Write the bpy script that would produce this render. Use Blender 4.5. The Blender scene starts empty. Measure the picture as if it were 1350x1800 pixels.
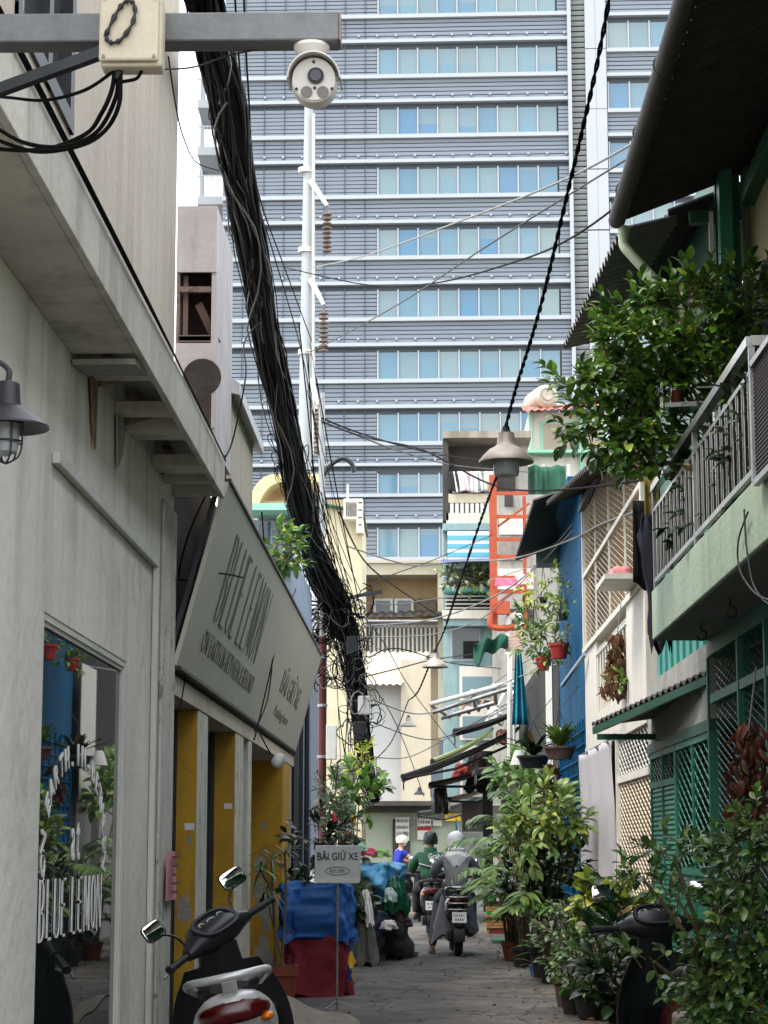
import bpy, bmesh, math, random
from mathutils import Vector, Matrix, Euler, Quaternion, noise as mnoise
random.seed(7)
sc = bpy.context.scene
C = sc.collection
R = math.radians
# ------------------------------------------------------------------ camera
F = 3600.0                     # focal length in pixels of the 1350x1800 photograph
CH = 1.48                      # eye height
TH = math.atan(583 / F)        # tilt up
PS = math.atan(65 * math.cos(TH) / F)
CROT = Euler((math.pi / 2 + TH, 0, PS), 'XYZ').to_matrix()
cam = bpy.data.cameras.new('camera')
camo = bpy.data.objects.new('camera', cam)
C.objects.link(camo)
camo.location = (0, 0, CH)
camo.rotation_euler = (math.pi / 2 + TH, 0, PS)
cam.sensor_width = 36
cam.lens = F / 1800 * 36
cam.clip_start = 0.1
cam.clip_end = 3000
sc.camera = camo
# ------------------------------------------------------------------ sky, sun, exposure
SUN_EL, SUN_AZ = 60, 238       # azimuth clockwise from +Y: behind the camera, to the left
w = bpy.data.worlds.new('World'); sc.world = w; w.use_nodes = True
nt = w.node_tree; nt.nodes.clear()
wo = nt.nodes.new('ShaderNodeOutputWorld')
sky = nt.nodes.new('ShaderNodeTexSky'); sky.sky_type = 'NISHITA'; sky.sun_disc = False
sky.sun_elevation = R(SUN_EL); sky.sun_rotation = R(SUN_AZ); sky.dust_density = 2.0; sky.air_density = 1.2
b1 = nt.nodes.new('ShaderNodeBackground'); b1.inputs[1].default_value = 0.13
nt.links.new(sky.outputs[0], b1.inputs[0])
b2 = nt.nodes.new('ShaderNodeBackground'); b2.inputs[0].default_value = (0.97, 0.98, 1.0, 1); b2.inputs[1].default_value = 1.05
tc = nt.nodes.new('ShaderNodeTexCoord'); nz = nt.nodes.new('ShaderNodeTexNoise')
nz.inputs['Scale'].default_value = 2.6; nz.inputs['Detail'].default_value = 6; nz.inputs['Roughness'].default_value = 0.6
nt.links.new(tc.outputs['Generated'], nz.inputs['Vector'])
cr = nt.nodes.new('ShaderNodeValToRGB')
cr.color_ramp.elements[0].position = 0.36; cr.color_ramp.elements[0].color = (0.25, 0.25, 0.25, 1)
cr.color_ramp.elements[1].position = 0.60; cr.color_ramp.elements[1].color = (0.96, 0.96, 0.96, 1)
nt.links.new(nz.outputs[0], cr.inputs[0])
mx = nt.nodes.new('ShaderNodeMixShader')
nt.links.new(cr.outputs[0], mx.inputs[0]); nt.links.new(b1.outputs[0], mx.inputs[1]); nt.links.new(b2.outputs[0], mx.inputs[2])
nt.links.new(mx.outputs[0], wo.inputs[0])
sl = bpy.data.lights.new('sun', 'SUN'); sl.energy = 1.0; sl.angle = R(14); sl.color = (1.0, 0.95, 0.87)
so = bpy.data.objects.new('sun', sl); C.objects.link(so)
az = R(SUN_AZ); el = R(SUN_EL)
sdir = Vector((math.sin(az) * math.cos(el), math.cos(az) * math.cos(el), math.sin(el)))
so.rotation_euler = sdir.to_track_quat('Z', 'Y').to_euler()
so.location = sdir * 60
sc.view_settings.view_transform = 'Standard'; sc.view_settings.look = 'None'
sc.view_settings.gamma = 1; sc.view_settings.use_curve_mapping = False
sc.view_settings.exposure = 1.7
sc.render.engine = 'CYCLES'
sc.cycles.max_bounces = 7; sc.cycles.diffuse_bounces = 4; sc.cycles.glossy_bounces = 3
sc.cycles.transmission_bounces = 4; sc.cycles.transparent_max_bounces = 8
sc.cycles.caustics_reflective = False; sc.cycles.caustics_refractive = False

# ------------------------------------------------------------------ measuring: a pixel of the photograph on a known plane of the place
def ray(u, v):
    return CROT @ Vector(((u - 675) / F, (900 - v) / F, -1))
def PY(u, v, Y):
    d = ray(u, v); k = Y / d.y
    return Vector((d.x * k, Y, CH + d.z * k))
def PX(u, v, X):
    d = ray(u, v); k = X / d.x
    return Vector((X, d.y * k, CH + d.z * k))
def PZ(u, v, Z=0.0):
    d = ray(u, v); k = (Z - CH) / d.z
    return Vector((d.x * k, d.y * k, Z))
def proj(p):
    q = CROT.transposed() @ (Vector(p) - Vector((0, 0, CH)))
    return (675 + F * q.x / -q.z, 900 - F * q.y / -q.z)
XL, XR = -1.5, 2.0
K = F / 2600.0
V3 = Vector

# ------------------------------------------------------------------ materials
def S(r, g, b):
    f = lambda c: (c / 255 / 12.92) if c / 255 <= 0.04045 else ((c / 255 + 0.055) / 1.055) ** 2.4
    return (f(r), f(g), f(b))
MATS = {}
def mat(name, col, rough=0.7, var=0.12, scale=2.0, streak=0.0, dirt=(0.05, 0.045, 0.035), sscale=5.0, bump=0.15, bscale=40.0,
        metal=0.0, spec=0.4, spots=0.0, spotcol=None, spotscale=3.0, trans=0.0, alpha=1.0):
    if name in MATS: return MATS[name]
    m = bpy.data.materials.new(name); m.use_nodes = True; MATS[name] = m
    n = m.node_tree; L = n.links; p = n.nodes['Principled BSDF']
    p.inputs['Roughness'].default_value = rough; p.inputs['Metallic'].default_value = metal
    p.inputs['Specular IOR Level'].default_value = spec
    g = n.nodes.new('ShaderNodeNewGeometry')
    a = n.nodes.new('ShaderNodeTexNoise'); a.inputs['Scale'].default_value = scale; a.inputs['Detail'].default_value = 5
    a.inputs['Roughness'].default_value = 0.65
    L.new(g.outputs['Position'], a.inputs['Vector'])
    mp = n.nodes.new('ShaderNodeMapRange'); mp.inputs[1].default_value = 0.3; mp.inputs[2].default_value = 0.7
    L.new(a.outputs[0], mp.inputs[0])
    mix = n.nodes.new('ShaderNodeMix'); mix.data_type = 'RGBA'
    mix.inputs[6].default_value = (*[max(0, c * (1 - var)) for c in col], 1)
    mix.inputs[7].default_value = (*[min(1, c * (1 + var)) for c in col], 1)
    L.new(mp.outputs[0], mix.inputs[0]); out = mix.outputs[2]
    def layer(out, src, lo, hi, amount, color):
        r = n.nodes.new('ShaderNodeMapRange'); r.inputs[1].default_value = lo; r.inputs[2].default_value = hi
        r.inputs[4].default_value = amount; L.new(src, r.inputs[0])
        mm = n.nodes.new('ShaderNodeMix'); mm.data_type = 'RGBA'; mm.inputs[7].default_value = (*color, 1)
        L.new(r.outputs[0], mm.inputs[0]); L.new(out, mm.inputs[6]); return mm.outputs[2]
    if streak > 0:
        vm = n.nodes.new('ShaderNodeVectorMath'); vm.operation = 'MULTIPLY'; vm.inputs[1].default_value = (1, 1, 0.09)
        L.new(g.outputs['Position'], vm.inputs[0])
        s = n.nodes.new('ShaderNodeTexNoise'); s.inputs['Scale'].default_value = sscale; s.inputs['Detail'].default_value = 6
        s.inputs['Roughness'].default_value = 0.7; L.new(vm.outputs[0], s.inputs['Vector'])
        out = layer(out, s.outputs[0], 0.48, 0.78, streak, dirt)
    if spots > 0:
        s2 = n.nodes.new('ShaderNodeTexNoise'); s2.inputs['Scale'].default_value = spotscale; s2.inputs['Detail'].default_value = 8
        s2.inputs['Roughness'].default_value = 0.75; L.new(g.outputs['Position'], s2.inputs['Vector'])
        out = layer(out, s2.outputs[0], 0.56, 0.62, spots, spotcol or dirt)
    L.new(out, p.inputs['Base Color'])
    if bump > 0:
        bn = n.nodes.new('ShaderNodeTexNoise'); bn.inputs['Scale'].default_value = bscale; bn.inputs['Detail'].default_value = 4
        L.new(g.outputs['Position'], bn.inputs['Vector'])
        bp = n.nodes.new('ShaderNodeBump'); bp.inputs['Strength'].default_value = bump; bp.inputs['Distance'].default_value = 0.02
        L.new(bn.outputs[0], bp.inputs['Height']); L.new(bp.outputs[0], p.inputs['Normal'])
    if trans > 0: p.inputs['Transmission Weight'].default_value = trans
    if alpha < 1: p.inputs['Alpha'].default_value = alpha
    return m

def leafmat(name, dark, light, rough=0.38, tip=None, tipamt=0.0):
    if name in MATS: return MATS[name]
    m = bpy.data.materials.new(name); m.use_nodes = True; MATS[name] = m
    n = m.node_tree; L = n.links; p = n.nodes['Principled BSDF']
    g = n.nodes.new('ShaderNodeNewGeometry'); oi = n.nodes.new('ShaderNodeObjectInfo')
    ad = n.nodes.new('ShaderNodeMath'); ad.operation = 'ADD'; L.new(g.outputs['Random Per Island'], ad.inputs[0]); L.new(oi.outputs['Random'], ad.inputs[1])
    fr = n.nodes.new('ShaderNodeMath'); fr.operation = 'FRACT'; L.new(ad.outputs[0], fr.inputs[0])
    cr = n.nodes.new('ShaderNodeValToRGB'); e = cr.color_ramp.elements
    e[0].color = (*dark, 1); e[1].color = (*light, 1); e[1].position = 0.9
    if tip:
        t = e.new(1.0 - tipamt); t.color = (*light, 1); e[-1].position = 1.0; e[-1].color = (*tip, 1)
    if not tip: e[-1].position = .955; q_ = e.new(.985); q_.color = (*S(120, 96, 52), 1)
    L.new(fr.outputs[0], cr.inputs[0]); L.new(cr.outputs[0], p.inputs['Base Color'])
    p.inputs['Roughness'].default_value = rough; p.inputs['Specular IOR Level'].default_value = 0.5
    tr = n.nodes.new('ShaderNodeBsdfTranslucent'); L.new(cr.outputs[0], tr.inputs[0])
    ms = n.nodes.new('ShaderNodeMixShader'); ms.inputs[0].default_value = 0.25
    o = n.nodes['Material Output']; L.new(p.outputs[0], ms.inputs[1]); L.new(tr.outputs[0], ms.inputs[2]); L.new(ms.outputs[0], o.inputs[0])
    return m

def glass(name, col, rough=0.03, ior=1.5, spec=0.5, blotch=None, bs=0.3, wav=.06):
    if name in MATS: return MATS[name]
    m = bpy.data.materials.new(name); m.use_nodes = True; MATS[name] = m
    n = m.node_tree; p = n.nodes['Principled BSDF']
    p.inputs['Base Color'].default_value = (*col, 1); p.inputs['Roughness'].default_value = rough
    p.inputs['IOR'].default_value = ior; p.inputs['Specular IOR Level'].default_value = spec
    g = n.nodes.new('ShaderNodeNewGeometry'); oi = n.nodes.new('ShaderNodeObjectInfo')
    if blotch:
        cr = n.nodes.new('ShaderNodeValToRGB'); cr.color_ramp.interpolation = 'CONSTANT'
        e = cr.color_ramp.elements; k = len(blotch)
        e[0].color = (*blotch[0], 1); e[1].color = (*blotch[-1], 1); e[1].position = (k - 1) / k
        for i in range(1, k - 1):
            q = e.new(i / k); q.color = (*blotch[i], 1)
        n.links.new(oi.outputs['Random'], cr.inputs[0]); n.links.new(cr.outputs[0], p.inputs['Base Color'])
    if blotch:      # blinds drawn down to a different height behind each pane
        tcn = n.nodes.new('ShaderNodeTexCoord'); sx = n.nodes.new('ShaderNodeSeparateXYZ'); n.links.new(tcn.outputs['Object'], sx.inputs[0])
        ml = n.nodes.new('ShaderNodeMath'); ml.operation = 'MULTIPLY'; ml.inputs[1].default_value = 7.31; n.links.new(oi.outputs['Random'], ml.inputs[0])
        fr = n.nodes.new('ShaderNodeMath'); fr.operation = 'FRACT'; n.links.new(ml.outputs[0], fr.inputs[0])
        sc_ = n.nodes.new('ShaderNodeMath'); sc_.operation = 'MULTIPLY_ADD'; sc_.inputs[1].default_value = 3.6; sc_.inputs[2].default_value = .35; n.links.new(fr.outputs[0], sc_.inputs[0])
        lt = n.nodes.new('ShaderNodeMath'); lt.operation = 'LESS_THAN'; n.links.new(sx.outputs[2], lt.inputs[1]); n.links.new(sc_.outputs[0], lt.inputs[0])
        fm = n.nodes.new('ShaderNodeMath'); fm.operation = 'MULTIPLY'; fm.inputs[1].default_value = .5; n.links.new(lt.outputs[0], fm.inputs[0])
        mm = n.nodes.new('ShaderNodeMix'); mm.data_type = 'RGBA'; mm.inputs[7].default_value = (*S(112, 128, 130), 1); n.links.new(fm.outputs[0], mm.inputs[0]); n.links.new(cr.outputs[0], mm.inputs[6]); n.links.new(mm.outputs[2], p.inputs['Base Color'])
    bn = n.nodes.new('ShaderNodeTexNoise'); bn.inputs['Scale'].default_value = bs; bn.inputs['Detail'].default_value = 1
    n.links.new(g.outputs['Position'], bn.inputs['Vector'])
    bp = n.nodes.new('ShaderNodeBump'); bp.inputs['Strength'].default_value = wav; bp.inputs['Distance'].default_value = 0.05
    n.links.new(bn.outputs[0], bp.inputs['Height']); n.links.new(bp.outputs[0], p.inputs['Normal'])
    return m

# ------------------------------------------------------------------ mesh building
class MB:
    def __init__(s): s.v = []; s.f = []
    def add(s, vs, fs):
        n = len(s.v); s.v += [tuple(p) for p in vs]; s.f += [tuple(i + n for i in f) for f in fs]; return s
    def box(s, a, b):
        x0, y0, z0 = [min(a[i], b[i]) for i in range(3)]; x1, y1, z1 = [max(a[i], b[i]) for i in range(3)]
        return s.add([(x0, y0, z0), (x1, y0, z0), (x1, y1, z0), (x0, y1, z0), (x0, y0, z1), (x1, y0, z1), (x1, y1, z1), (x0, y1, z1)],
                     [(0, 3, 2, 1), (4, 5, 6, 7), (0, 1, 5, 4), (1, 2, 6, 5), (2, 3, 7, 6), (3, 0, 4, 7)])
    def obox(s, c, ax, ay, az):       # centre and three half-axis vectors
        c, ax, ay, az = V3(c), V3(ax), V3(ay), V3(az)
        vs = [c + ax * i + ay * j + az * k for k in (-1, 1) for j in (-1, 1) for i in (-1, 1)]
        return s.add(vs, [(0, 2, 3, 1), (4, 5, 7, 6), (0, 1, 5, 4), (1, 3, 7, 5), (3, 2, 6, 7), (2, 0, 4, 6)])
    def beam(s, p, q, w, h, up=(0, 0, 1)):
        p, q = V3(p), V3(q); d = (q - p); L = d.length
        if L < 1e-6: return s
        d /= L; u = V3(up)
        if abs(d.dot(u)) > 0.98: u = V3((0, 1, 0)) if abs(d.y) < 0.9 else V3((1, 0, 0))
        x = d.cross(u).normalized(); z = x.cross(d).normalized()
        return s.obox((p + q) / 2, x * w / 2, d * L / 2, z * h / 2)
    def tube(s, pts, r, n=6, caps=True):
        pts = [V3(p) for p in pts]; k = len(pts)
        rs = r if isinstance(r, (list, tuple)) else [r] * k
        t0 = (pts[1] - pts[0]).normalized()
        u = t0.cross(V3((0, 0, 1)) if abs(t0.z) < 0.9 else V3((1, 0, 0))).normalized()
        vs = []; fs = []
        for i, p in enumerate(pts):
            t = (pts[min(i + 1, k - 1)] - pts[max(i - 1, 0)])
            t = t.normalized() if t.length > 1e-9 else t0
            u = (u - t * u.dot(t)); u = u.normalized() if u.length > 1e-6 else t.orthogonal().normalized()
            b = t.cross(u)
            vs += [p + (u * math.cos(2 * math.pi * j / n) + b * math.sin(2 * math.pi * j / n)) * rs[i] for j in range(n)]
        for i in range(k - 1):
            for j in range(n):
                a = i * n + j; c = i * n + (j + 1) % n
                fs.append((a, c, c + n, a + n))
        if caps: fs += [tuple(range(n - 1, -1, -1)), tuple((k - 1) * n + j for j in range(n))]
        return s.add(vs, fs)
    def cyl(s, p, q, r, n=12, r2=None): return s.tube([p, q], [r, r if r2 is None else r2], n)
    def lathe(s, prof, n=16, c=(0, 0, 0), M=None, close=True):
        vs = []; fs = []; c = V3(c)
        for r, z in prof:
            for j in range(n):
                a = 2 * math.pi * j / n; p = V3((r * math.cos(a), r * math.sin(a), z))
                vs.append((M @ p if M else p) + c)
        for i in range(len(prof) - 1):
            for j in range(n):
                a = i * n + j; b = i * n + (j + 1) % n
                fs.append((a, b, b + n, a + n))
        if close: fs += [tuple(range(n - 1, -1, -1)), tuple((len(prof) - 1) * n + j for j in range(n))]
        return s.add(vs, fs)
    def ell(s, c, rx, ry, rz, n=14, m=9, M=None):
        prof = [(max(1e-4, math.sin(math.pi * i / m)), -math.cos(math.pi * i / m)) for i in range(m + 1)]
        D = Matrix.Diagonal((rx, ry, rz)); return s.lathe(prof, n, c, (M @ D) if M else D)
    def prism(s, poly, ext):
        k = len(poly); e = V3(ext)
        return s.add([V3(p) for p in poly] + [V3(p) + e for p in poly],
                     [tuple(range(k - 1, -1, -1)), tuple(range(k, 2 * k))] + [(i, (i + 1) % k, (i + 1) % k + k, i + k) for i in range(k)])
    def grid(s, fn, nu, nv):
        n = len(s.v); s.v += [tuple(fn(i / nu, j / nv)) for j in range(nv + 1) for i in range(nu + 1)]
        s.f += [tuple(n + x for x in (j * (nu + 1) + i, j * (nu + 1) + i + 1, (j + 1) * (nu + 1) + i + 1, (j + 1) * (nu + 1) + i)) for j in range(nv) for i in range(nu)]
        return s
    def slab(s, fn, nu, nv, off):     # a closed sheet: fn and fn shifted by off(vector or function)
        o = off if callable(off) else (lambda a, b: V3(off))
        n = len(s.v); w = nu + 1; N = w * (nv + 1)
        s.v += [tuple(fn(i / nu, j / nv)) for j in range(nv + 1) for i in range(w)]
        s.v += [tuple(V3(fn(i / nu, j / nv)) + o(i / nu, j / nv)) for j in range(nv + 1) for i in range(w)]
        for j in range(nv):
            for i in range(nu):
                a = n + j * w + i; s.f.append((a, a + 1, a + w + 1, a + w)); s.f.append((a + N, a + w + N, a + w + 1 + N, a + 1 + N))
        per = [i for i in range(w)] + [j * w + nu for j in range(1, nv + 1)] + [nv * w + i for i in range(nu - 1, -1, -1)] + [j * w for j in range(nv - 1, 0, -1)]
        for q in range(len(per)):
            a, b = n + per[q], n + per[(q + 1) % len(per)]; s.f.append((a, a + N, b + N, b))
        return s
    def corr(s, p, down, across, pitch=0.076, amp=0.012, th=0.003, per=4):   # corrugated sheet: p corner, ridges run along 'down'
        p, d, a = V3(p), V3(down), V3(across); nrm = a.cross(d).normalized()
        if nrm.z < 0: nrm = -nrm
        k = max(2, int(a.length / pitch * per))
        def fn(x, y): return p + a * x + d * y + nrm * amp * math.sin(2 * math.pi * x * a.length / pitch)
        return s.slab(fn, k, 1, nrm * -th)
    def loft(s, secs, n=16, caps=True):   # secs: (centre, half-right vector, half-up vector, exponent)
        vs = []; fs = []
        for c, rv, uv, e in secs:
            c, rv, uv = V3(c), V3(rv), V3(uv)
            for j in range(n):
                a = 2 * math.pi * j / n; ca, sa = math.cos(a), math.sin(a)
                vs.append(c + rv * math.copysign(abs(ca) ** (2 / e), ca) + uv * math.copysign(abs(sa) ** (2 / e), sa))
        for i in range(len(secs) - 1):
            for j in range(n):
                a = i * n + j; b = i * n + (j + 1) % n; fs.append((a, b, b + n, a + n))
        if caps: fs += [tuple(range(n - 1, -1, -1)), tuple((len(secs) - 1) * n + j for j in range(n))]
        return s.add(vs, fs)
    def torus(s, c, Rr, r, axis=(1, 0, 0), n=28, m=8):
        ax = V3(axis).normalized(); u = ax.orthogonal().normalized(); v = ax.cross(u); c = V3(c); vs = []; fs = []
        for i in range(n):
            a = 2 * math.pi * i / n; d = u * math.cos(a) + v * math.sin(a)
            for j in range(m):
                b = 2 * math.pi * j / m; vs.append(c + d * (Rr + r * math.cos(b)) + ax * r * math.sin(b))
        for i in range(n):
            for j in range(m):
                fs.append((i * m + j, ((i + 1) % n) * m + j, ((i + 1) % n) * m + (j + 1) % m, i * m + (j + 1) % m))
        return s.add(vs, fs)
    def xf(s, M): s.v = [tuple(M @ V3(p)) for p in s.v]; return s
    def mesh(s, name, m, smooth=None):
        me = bpy.data.meshes.new(name); me.from_pydata(s.v, [], s.f)
        if m: me.materials.append(m)
        if smooth is not None:
            me.polygons.foreach_set('use_smooth', [True] * len(me.polygons)); me.update()
            if smooth < 179: me.set_sharp_from_angle(angle=R(smooth))
        me.update(); return me
    def build(s, name, m, parent=None, smooth=None, local=False, bevel=0, kind=None):
        base = None
        if parent is None and s.v and not local:
            xs, ys, zs = zip(*s.v); base = V3(((min(xs) + max(xs)) / 2, (min(ys) + max(ys)) / 2, min(zs)))
            s.v = [(x - base.x, y - base.y, z - base.z) for x, y, z in s.v]
        o = bpy.data.objects.new(name, s.mesh(name, m, smooth)); C.objects.link(o)
        if base is not None: o.location = base
        if parent is not None:
            o.parent = parent
            if not local: o.matrix_parent_inverse = Matrix.Translation(-parent.location)
        if bevel:
            b = o.modifiers.new('bevel', 'BEVEL'); b.width = bevel; b.segments = 2; b.limit_method = 'ANGLE'
        if kind: o['kind'] = kind
        return o
def tag(o, label, cat, group=None, kind=None):
    o['label'] = label; o['category'] = cat
    if group: o['group'] = group
    if kind: o['kind'] = kind
    return o
def thing(name, label, cat, loc=(0, 0, 0), rz=0, group=None):
    o = bpy.data.objects.new(name, None); C.objects.link(o); o.empty_display_size = 0.1
    o.location = loc; o.rotation_euler = (0, 0, rz); return tag(o, label, cat, group)
def struct(o): o['kind'] = 'structure'; return o
def place(name, me, parent, loc, rot=(0, 0, 0), scale=(1, 1, 1)):     # a piece that shares mesh data
    o = bpy.data.objects.new(name, me); C.objects.link(o); o.parent = parent
    off = parent.location if (parent is not None and parent.type == 'EMPTY' and parent.rotation_euler.z == 0) else V3((0, 0, 0))
    o.location = V3(loc) - off; o.rotation_euler = rot; o.scale = scale; return o
def copy_tree(o, parent=None):
    c = o.copy(); C.objects.link(c); c.parent = parent
    for ch in list(o.children): copy_tree(ch, c)
    return c
def sag(p, q, s, n=14):
    p, q = V3(p), V3(q); return [p.lerp(q, i / n) - V3((0, 0, 4 * s * (i / n) * (1 - i / n))) for i in range(n + 1)]
def spline(pts, per=6):
    pts = [V3(p) for p in pts]; out = []
    for i in range(len(pts) - 1):
        p0 = pts[max(i - 1, 0)]; p1 = pts[i]; p2 = pts[i + 1]; p3 = pts[min(i + 2, len(pts) - 1)]
        for j in range(per):
            t = j / per
            out.append(0.5 * ((2 * p1) + (p2 - p0) * t + (2 * p0 - 5 * p1 + 4 * p2 - p3) * t * t + (3 * p1 - p0 - 3 * p2 + p3) * t ** 3))
    return out + [pts[-1]]
def basis(x, y, z, o): return Matrix(((x[0], y[0], z[0], o[0]), (x[1], y[1], z[1], o[1]), (x[2], y[2], z[2], o[2]), (0, 0, 0, 1)))
def grille(mb, p, a, b, pa, pb, r):    # diamond wire mesh over the parallelogram p, a, b; pa/pb diamond size along a and b
    p, a, b = V3(p), V3(a), V3(b); la, lb = a.length, b.length; na = la / pa; nb = lb / pb
    for sgn in (1, -1):
        c = -nb if sgn == 1 else 0
        lo, hi = (int(-nb) - 1, int(na) + 1) if sgn == 1 else (0, int(na + nb) + 1)
        for k in range(lo, hi + 1):
            # x - sgn*y = k in cell units
            pts = []
            for y in (0, nb):
                x = k + sgn * y
                if 0 <= x <= na: pts.append((x, y))
            for x in (0, na):
                y = (x - k) * sgn
                if 0 < y < nb: pts.append((x, y))
            if len(pts) >= 2:
                q0, q1 = pts[0], pts[-1]
                A = p + a * (q0[0] / na) + b * (q0[1] / nb); B = p + a * (q1[0] / na) + b * (q1[1] / nb)
                if (A - B).length > 0.02: mb.tube([A, B], r, 4, caps=False)
    return mb
# ---------------- text and skinned figures are evaluated in one go, first of all
TEXT = {}; _t = []
def want(key, s, size=1.0, bold=0.0, shear=0.0, space=1.0):
    c = bpy.data.curves.new('t', 'FONT'); c.body = s; c.size = size; c.align_x = 'CENTER'; c.align_y = 'CENTER'; c.extrude = 0.002
    c.offset = bold; c.shear = shear; c.space_character = space; c.resolution_u = 3
    o = bpy.data.objects.new('t', c); C.objects.link(o); _t.append((key, o))
def skin(key, joints, edges, sub=2):
    names = list(joints); me = bpy.data.meshes.new('s')
    me.from_pydata([joints[k][0] for k in names], [(names.index(a), names.index(b)) for a, b in edges], [])
    o = bpy.data.objects.new('s', me); C.objects.link(o)
    md = o.modifiers.new('skin', 'SKIN'); md.use_smooth_shade = True; md.branch_smoothing = 0.6
    for i, k in enumerate(names):
        sv = me.skin_vertices[0].data[i]; r = joints[k][1]; sv.radius = r if isinstance(r, tuple) else (r, r); sv.use_root = (i == 0)
    o.modifiers.new('sub', 'SUBSURF').levels = sub; o.modifiers['sub'].render_levels = sub; _t.append((key, o))
def evaluate():
    dg = bpy.context.evaluated_depsgraph_get()
    for key, o in _t: TEXT[key] = bpy.data.meshes.new_from_object(o.evaluated_get(dg), depsgraph=dg)
    for key, o in _t:
        bpy.data.objects.remove(o, do_unlink=True)
    _t.clear()
def put_text(key, m, parent, M, name='lettering'):
    me = TEXT[key].copy(); me.transform(M); me.materials.clear(); me.materials.append(m)
    o = bpy.data.objects.new(name, me); C.objects.link(o); o.parent = parent
    if parent.type == 'EMPTY' and parent.rotation_euler.z == 0: o.matrix_parent_inverse = Matrix.Translation(-parent.location)
    return o
# a tall condensed display face with thick stems and hairlines
def logo(mb, s, M, h, cw, gap, wt=.30):
    x = 0.0; th, tn = cw * wt, cw * wt * .33
    def rect(a, b, c, d): mb.prism([M @ V3(p) for p in ((a, b, 0), (c, b, 0), (c, d, 0), (a, d, 0))], M.to_3x3() @ V3((0, 0, 0.003)))
    def para(a, b, w, c, d): mb.prism([M @ V3(p) for p in ((a, b, 0), (a + w, b, 0), (c + w, d, 0), (c, d, 0))], M.to_3x3() @ V3((0, 0, 0.003)))
    def arc(cx, cy, rx, ry, a0, a1, thick, thin, n=18):
        for i in range(n):
            q = [a0 + (a1 - a0) * (i + k) / n for k in (0, 1)]
            P = []
            for t in (q[0], q[1]):
                k = thin + (thick - thin) * abs(math.cos(t)); P.append((cx + rx * math.cos(t), cy + ry * math.sin(t), cx + (rx - k) * math.cos(t), cy + (ry - thin) * math.sin(t)))
            mb.prism([M @ V3(p) for p in ((P[0][0], P[0][1], 0), (P[1][0], P[1][1], 0), (P[1][2], P[1][3], 0), (P[0][2], P[0][3], 0))], M.to_3x3() @ V3((0, 0, 0.003)))
    pi = math.pi
    for ch in s:
        wd = cw
        if ch == ' ': wd = cw * 0.35
        elif ch == 'L': rect(x, 0, x + th, h); rect(x, 0, x + cw * .85, tn)
        elif ch == 'E':
            rect(x, 0, x + th, h)
            for y in (0, h * .52, h - tn): rect(x, y, x + cw * (.8 if y != h * .52 else .65), y + tn)
        elif ch == 'B':
            rect(x, 0, x + th, h); arc(x + cw * .35, h * .74, cw * .5, h * .26, -pi / 2, pi / 2, th, tn); arc(x + cw * .35, h * .25, cw * .6, h * .25, -pi / 2, pi / 2, th, tn)
        elif ch == 'U':
            rect(x, h * .15, x + th, h); rect(x + cw - tn, h * .15, x + cw, h); arc(x + cw / 2, h * .16, cw / 2, h * .16, pi, 2 * pi, th * .8, tn)
        elif ch == 'M':
            wd = cw * 1.15; rect(x, 0, x + tn, h); para(x + tn, h, th * .8, x + cw * .5, h * .1); para(x + cw * .85, h, tn, x + cw * .62, h * .1); rect(x + wd - th, 0, x + wd, h)
        elif ch == 'O': arc(x + cw / 2, h / 2, cw / 2, h / 2, 0, 2 * pi, th, tn, 28)
        elif ch == 'N': rect(x, 0, x + tn, h); para(x, h, th, x + cw - th, 0); rect(x + cw - tn, 0, x + cw, h)
        x += wd + gap
    return x
# ------------------------------------------------------------------ lettering and figures (evaluated together)
for ch in sorted(set('ONEARTH.IN-BETWEEN')): want('g' + ch, ch, 1.0, 0.018)
want('la', 'a', 1.0, 0.0); want('lt', 't', 1.0, 0.0)
want('sub', 'ON EARTH.IN-BETWEEN & BEYOND', 1.0, -0.016)
want('bai', 'BÃI GIỮ XE', 1.0, 0.0)
want('baib', 'BÃI GIỮ XE', 1.0, 0.010)
want('park', 'Parking here', 1.0, 0.0, 0.25)
want('grab', 'Grab', 1.0, 0.03)

for i, s in enumerate(['BÁO RA VÀO', 'KHÔNG ĐẬU XE', 'THUÊ NHÀ', 'LH 090']): want('po%d' % i, s, 1.0, 0.01)
def body(key, J, E):
    skin(key, J, E)
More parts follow.
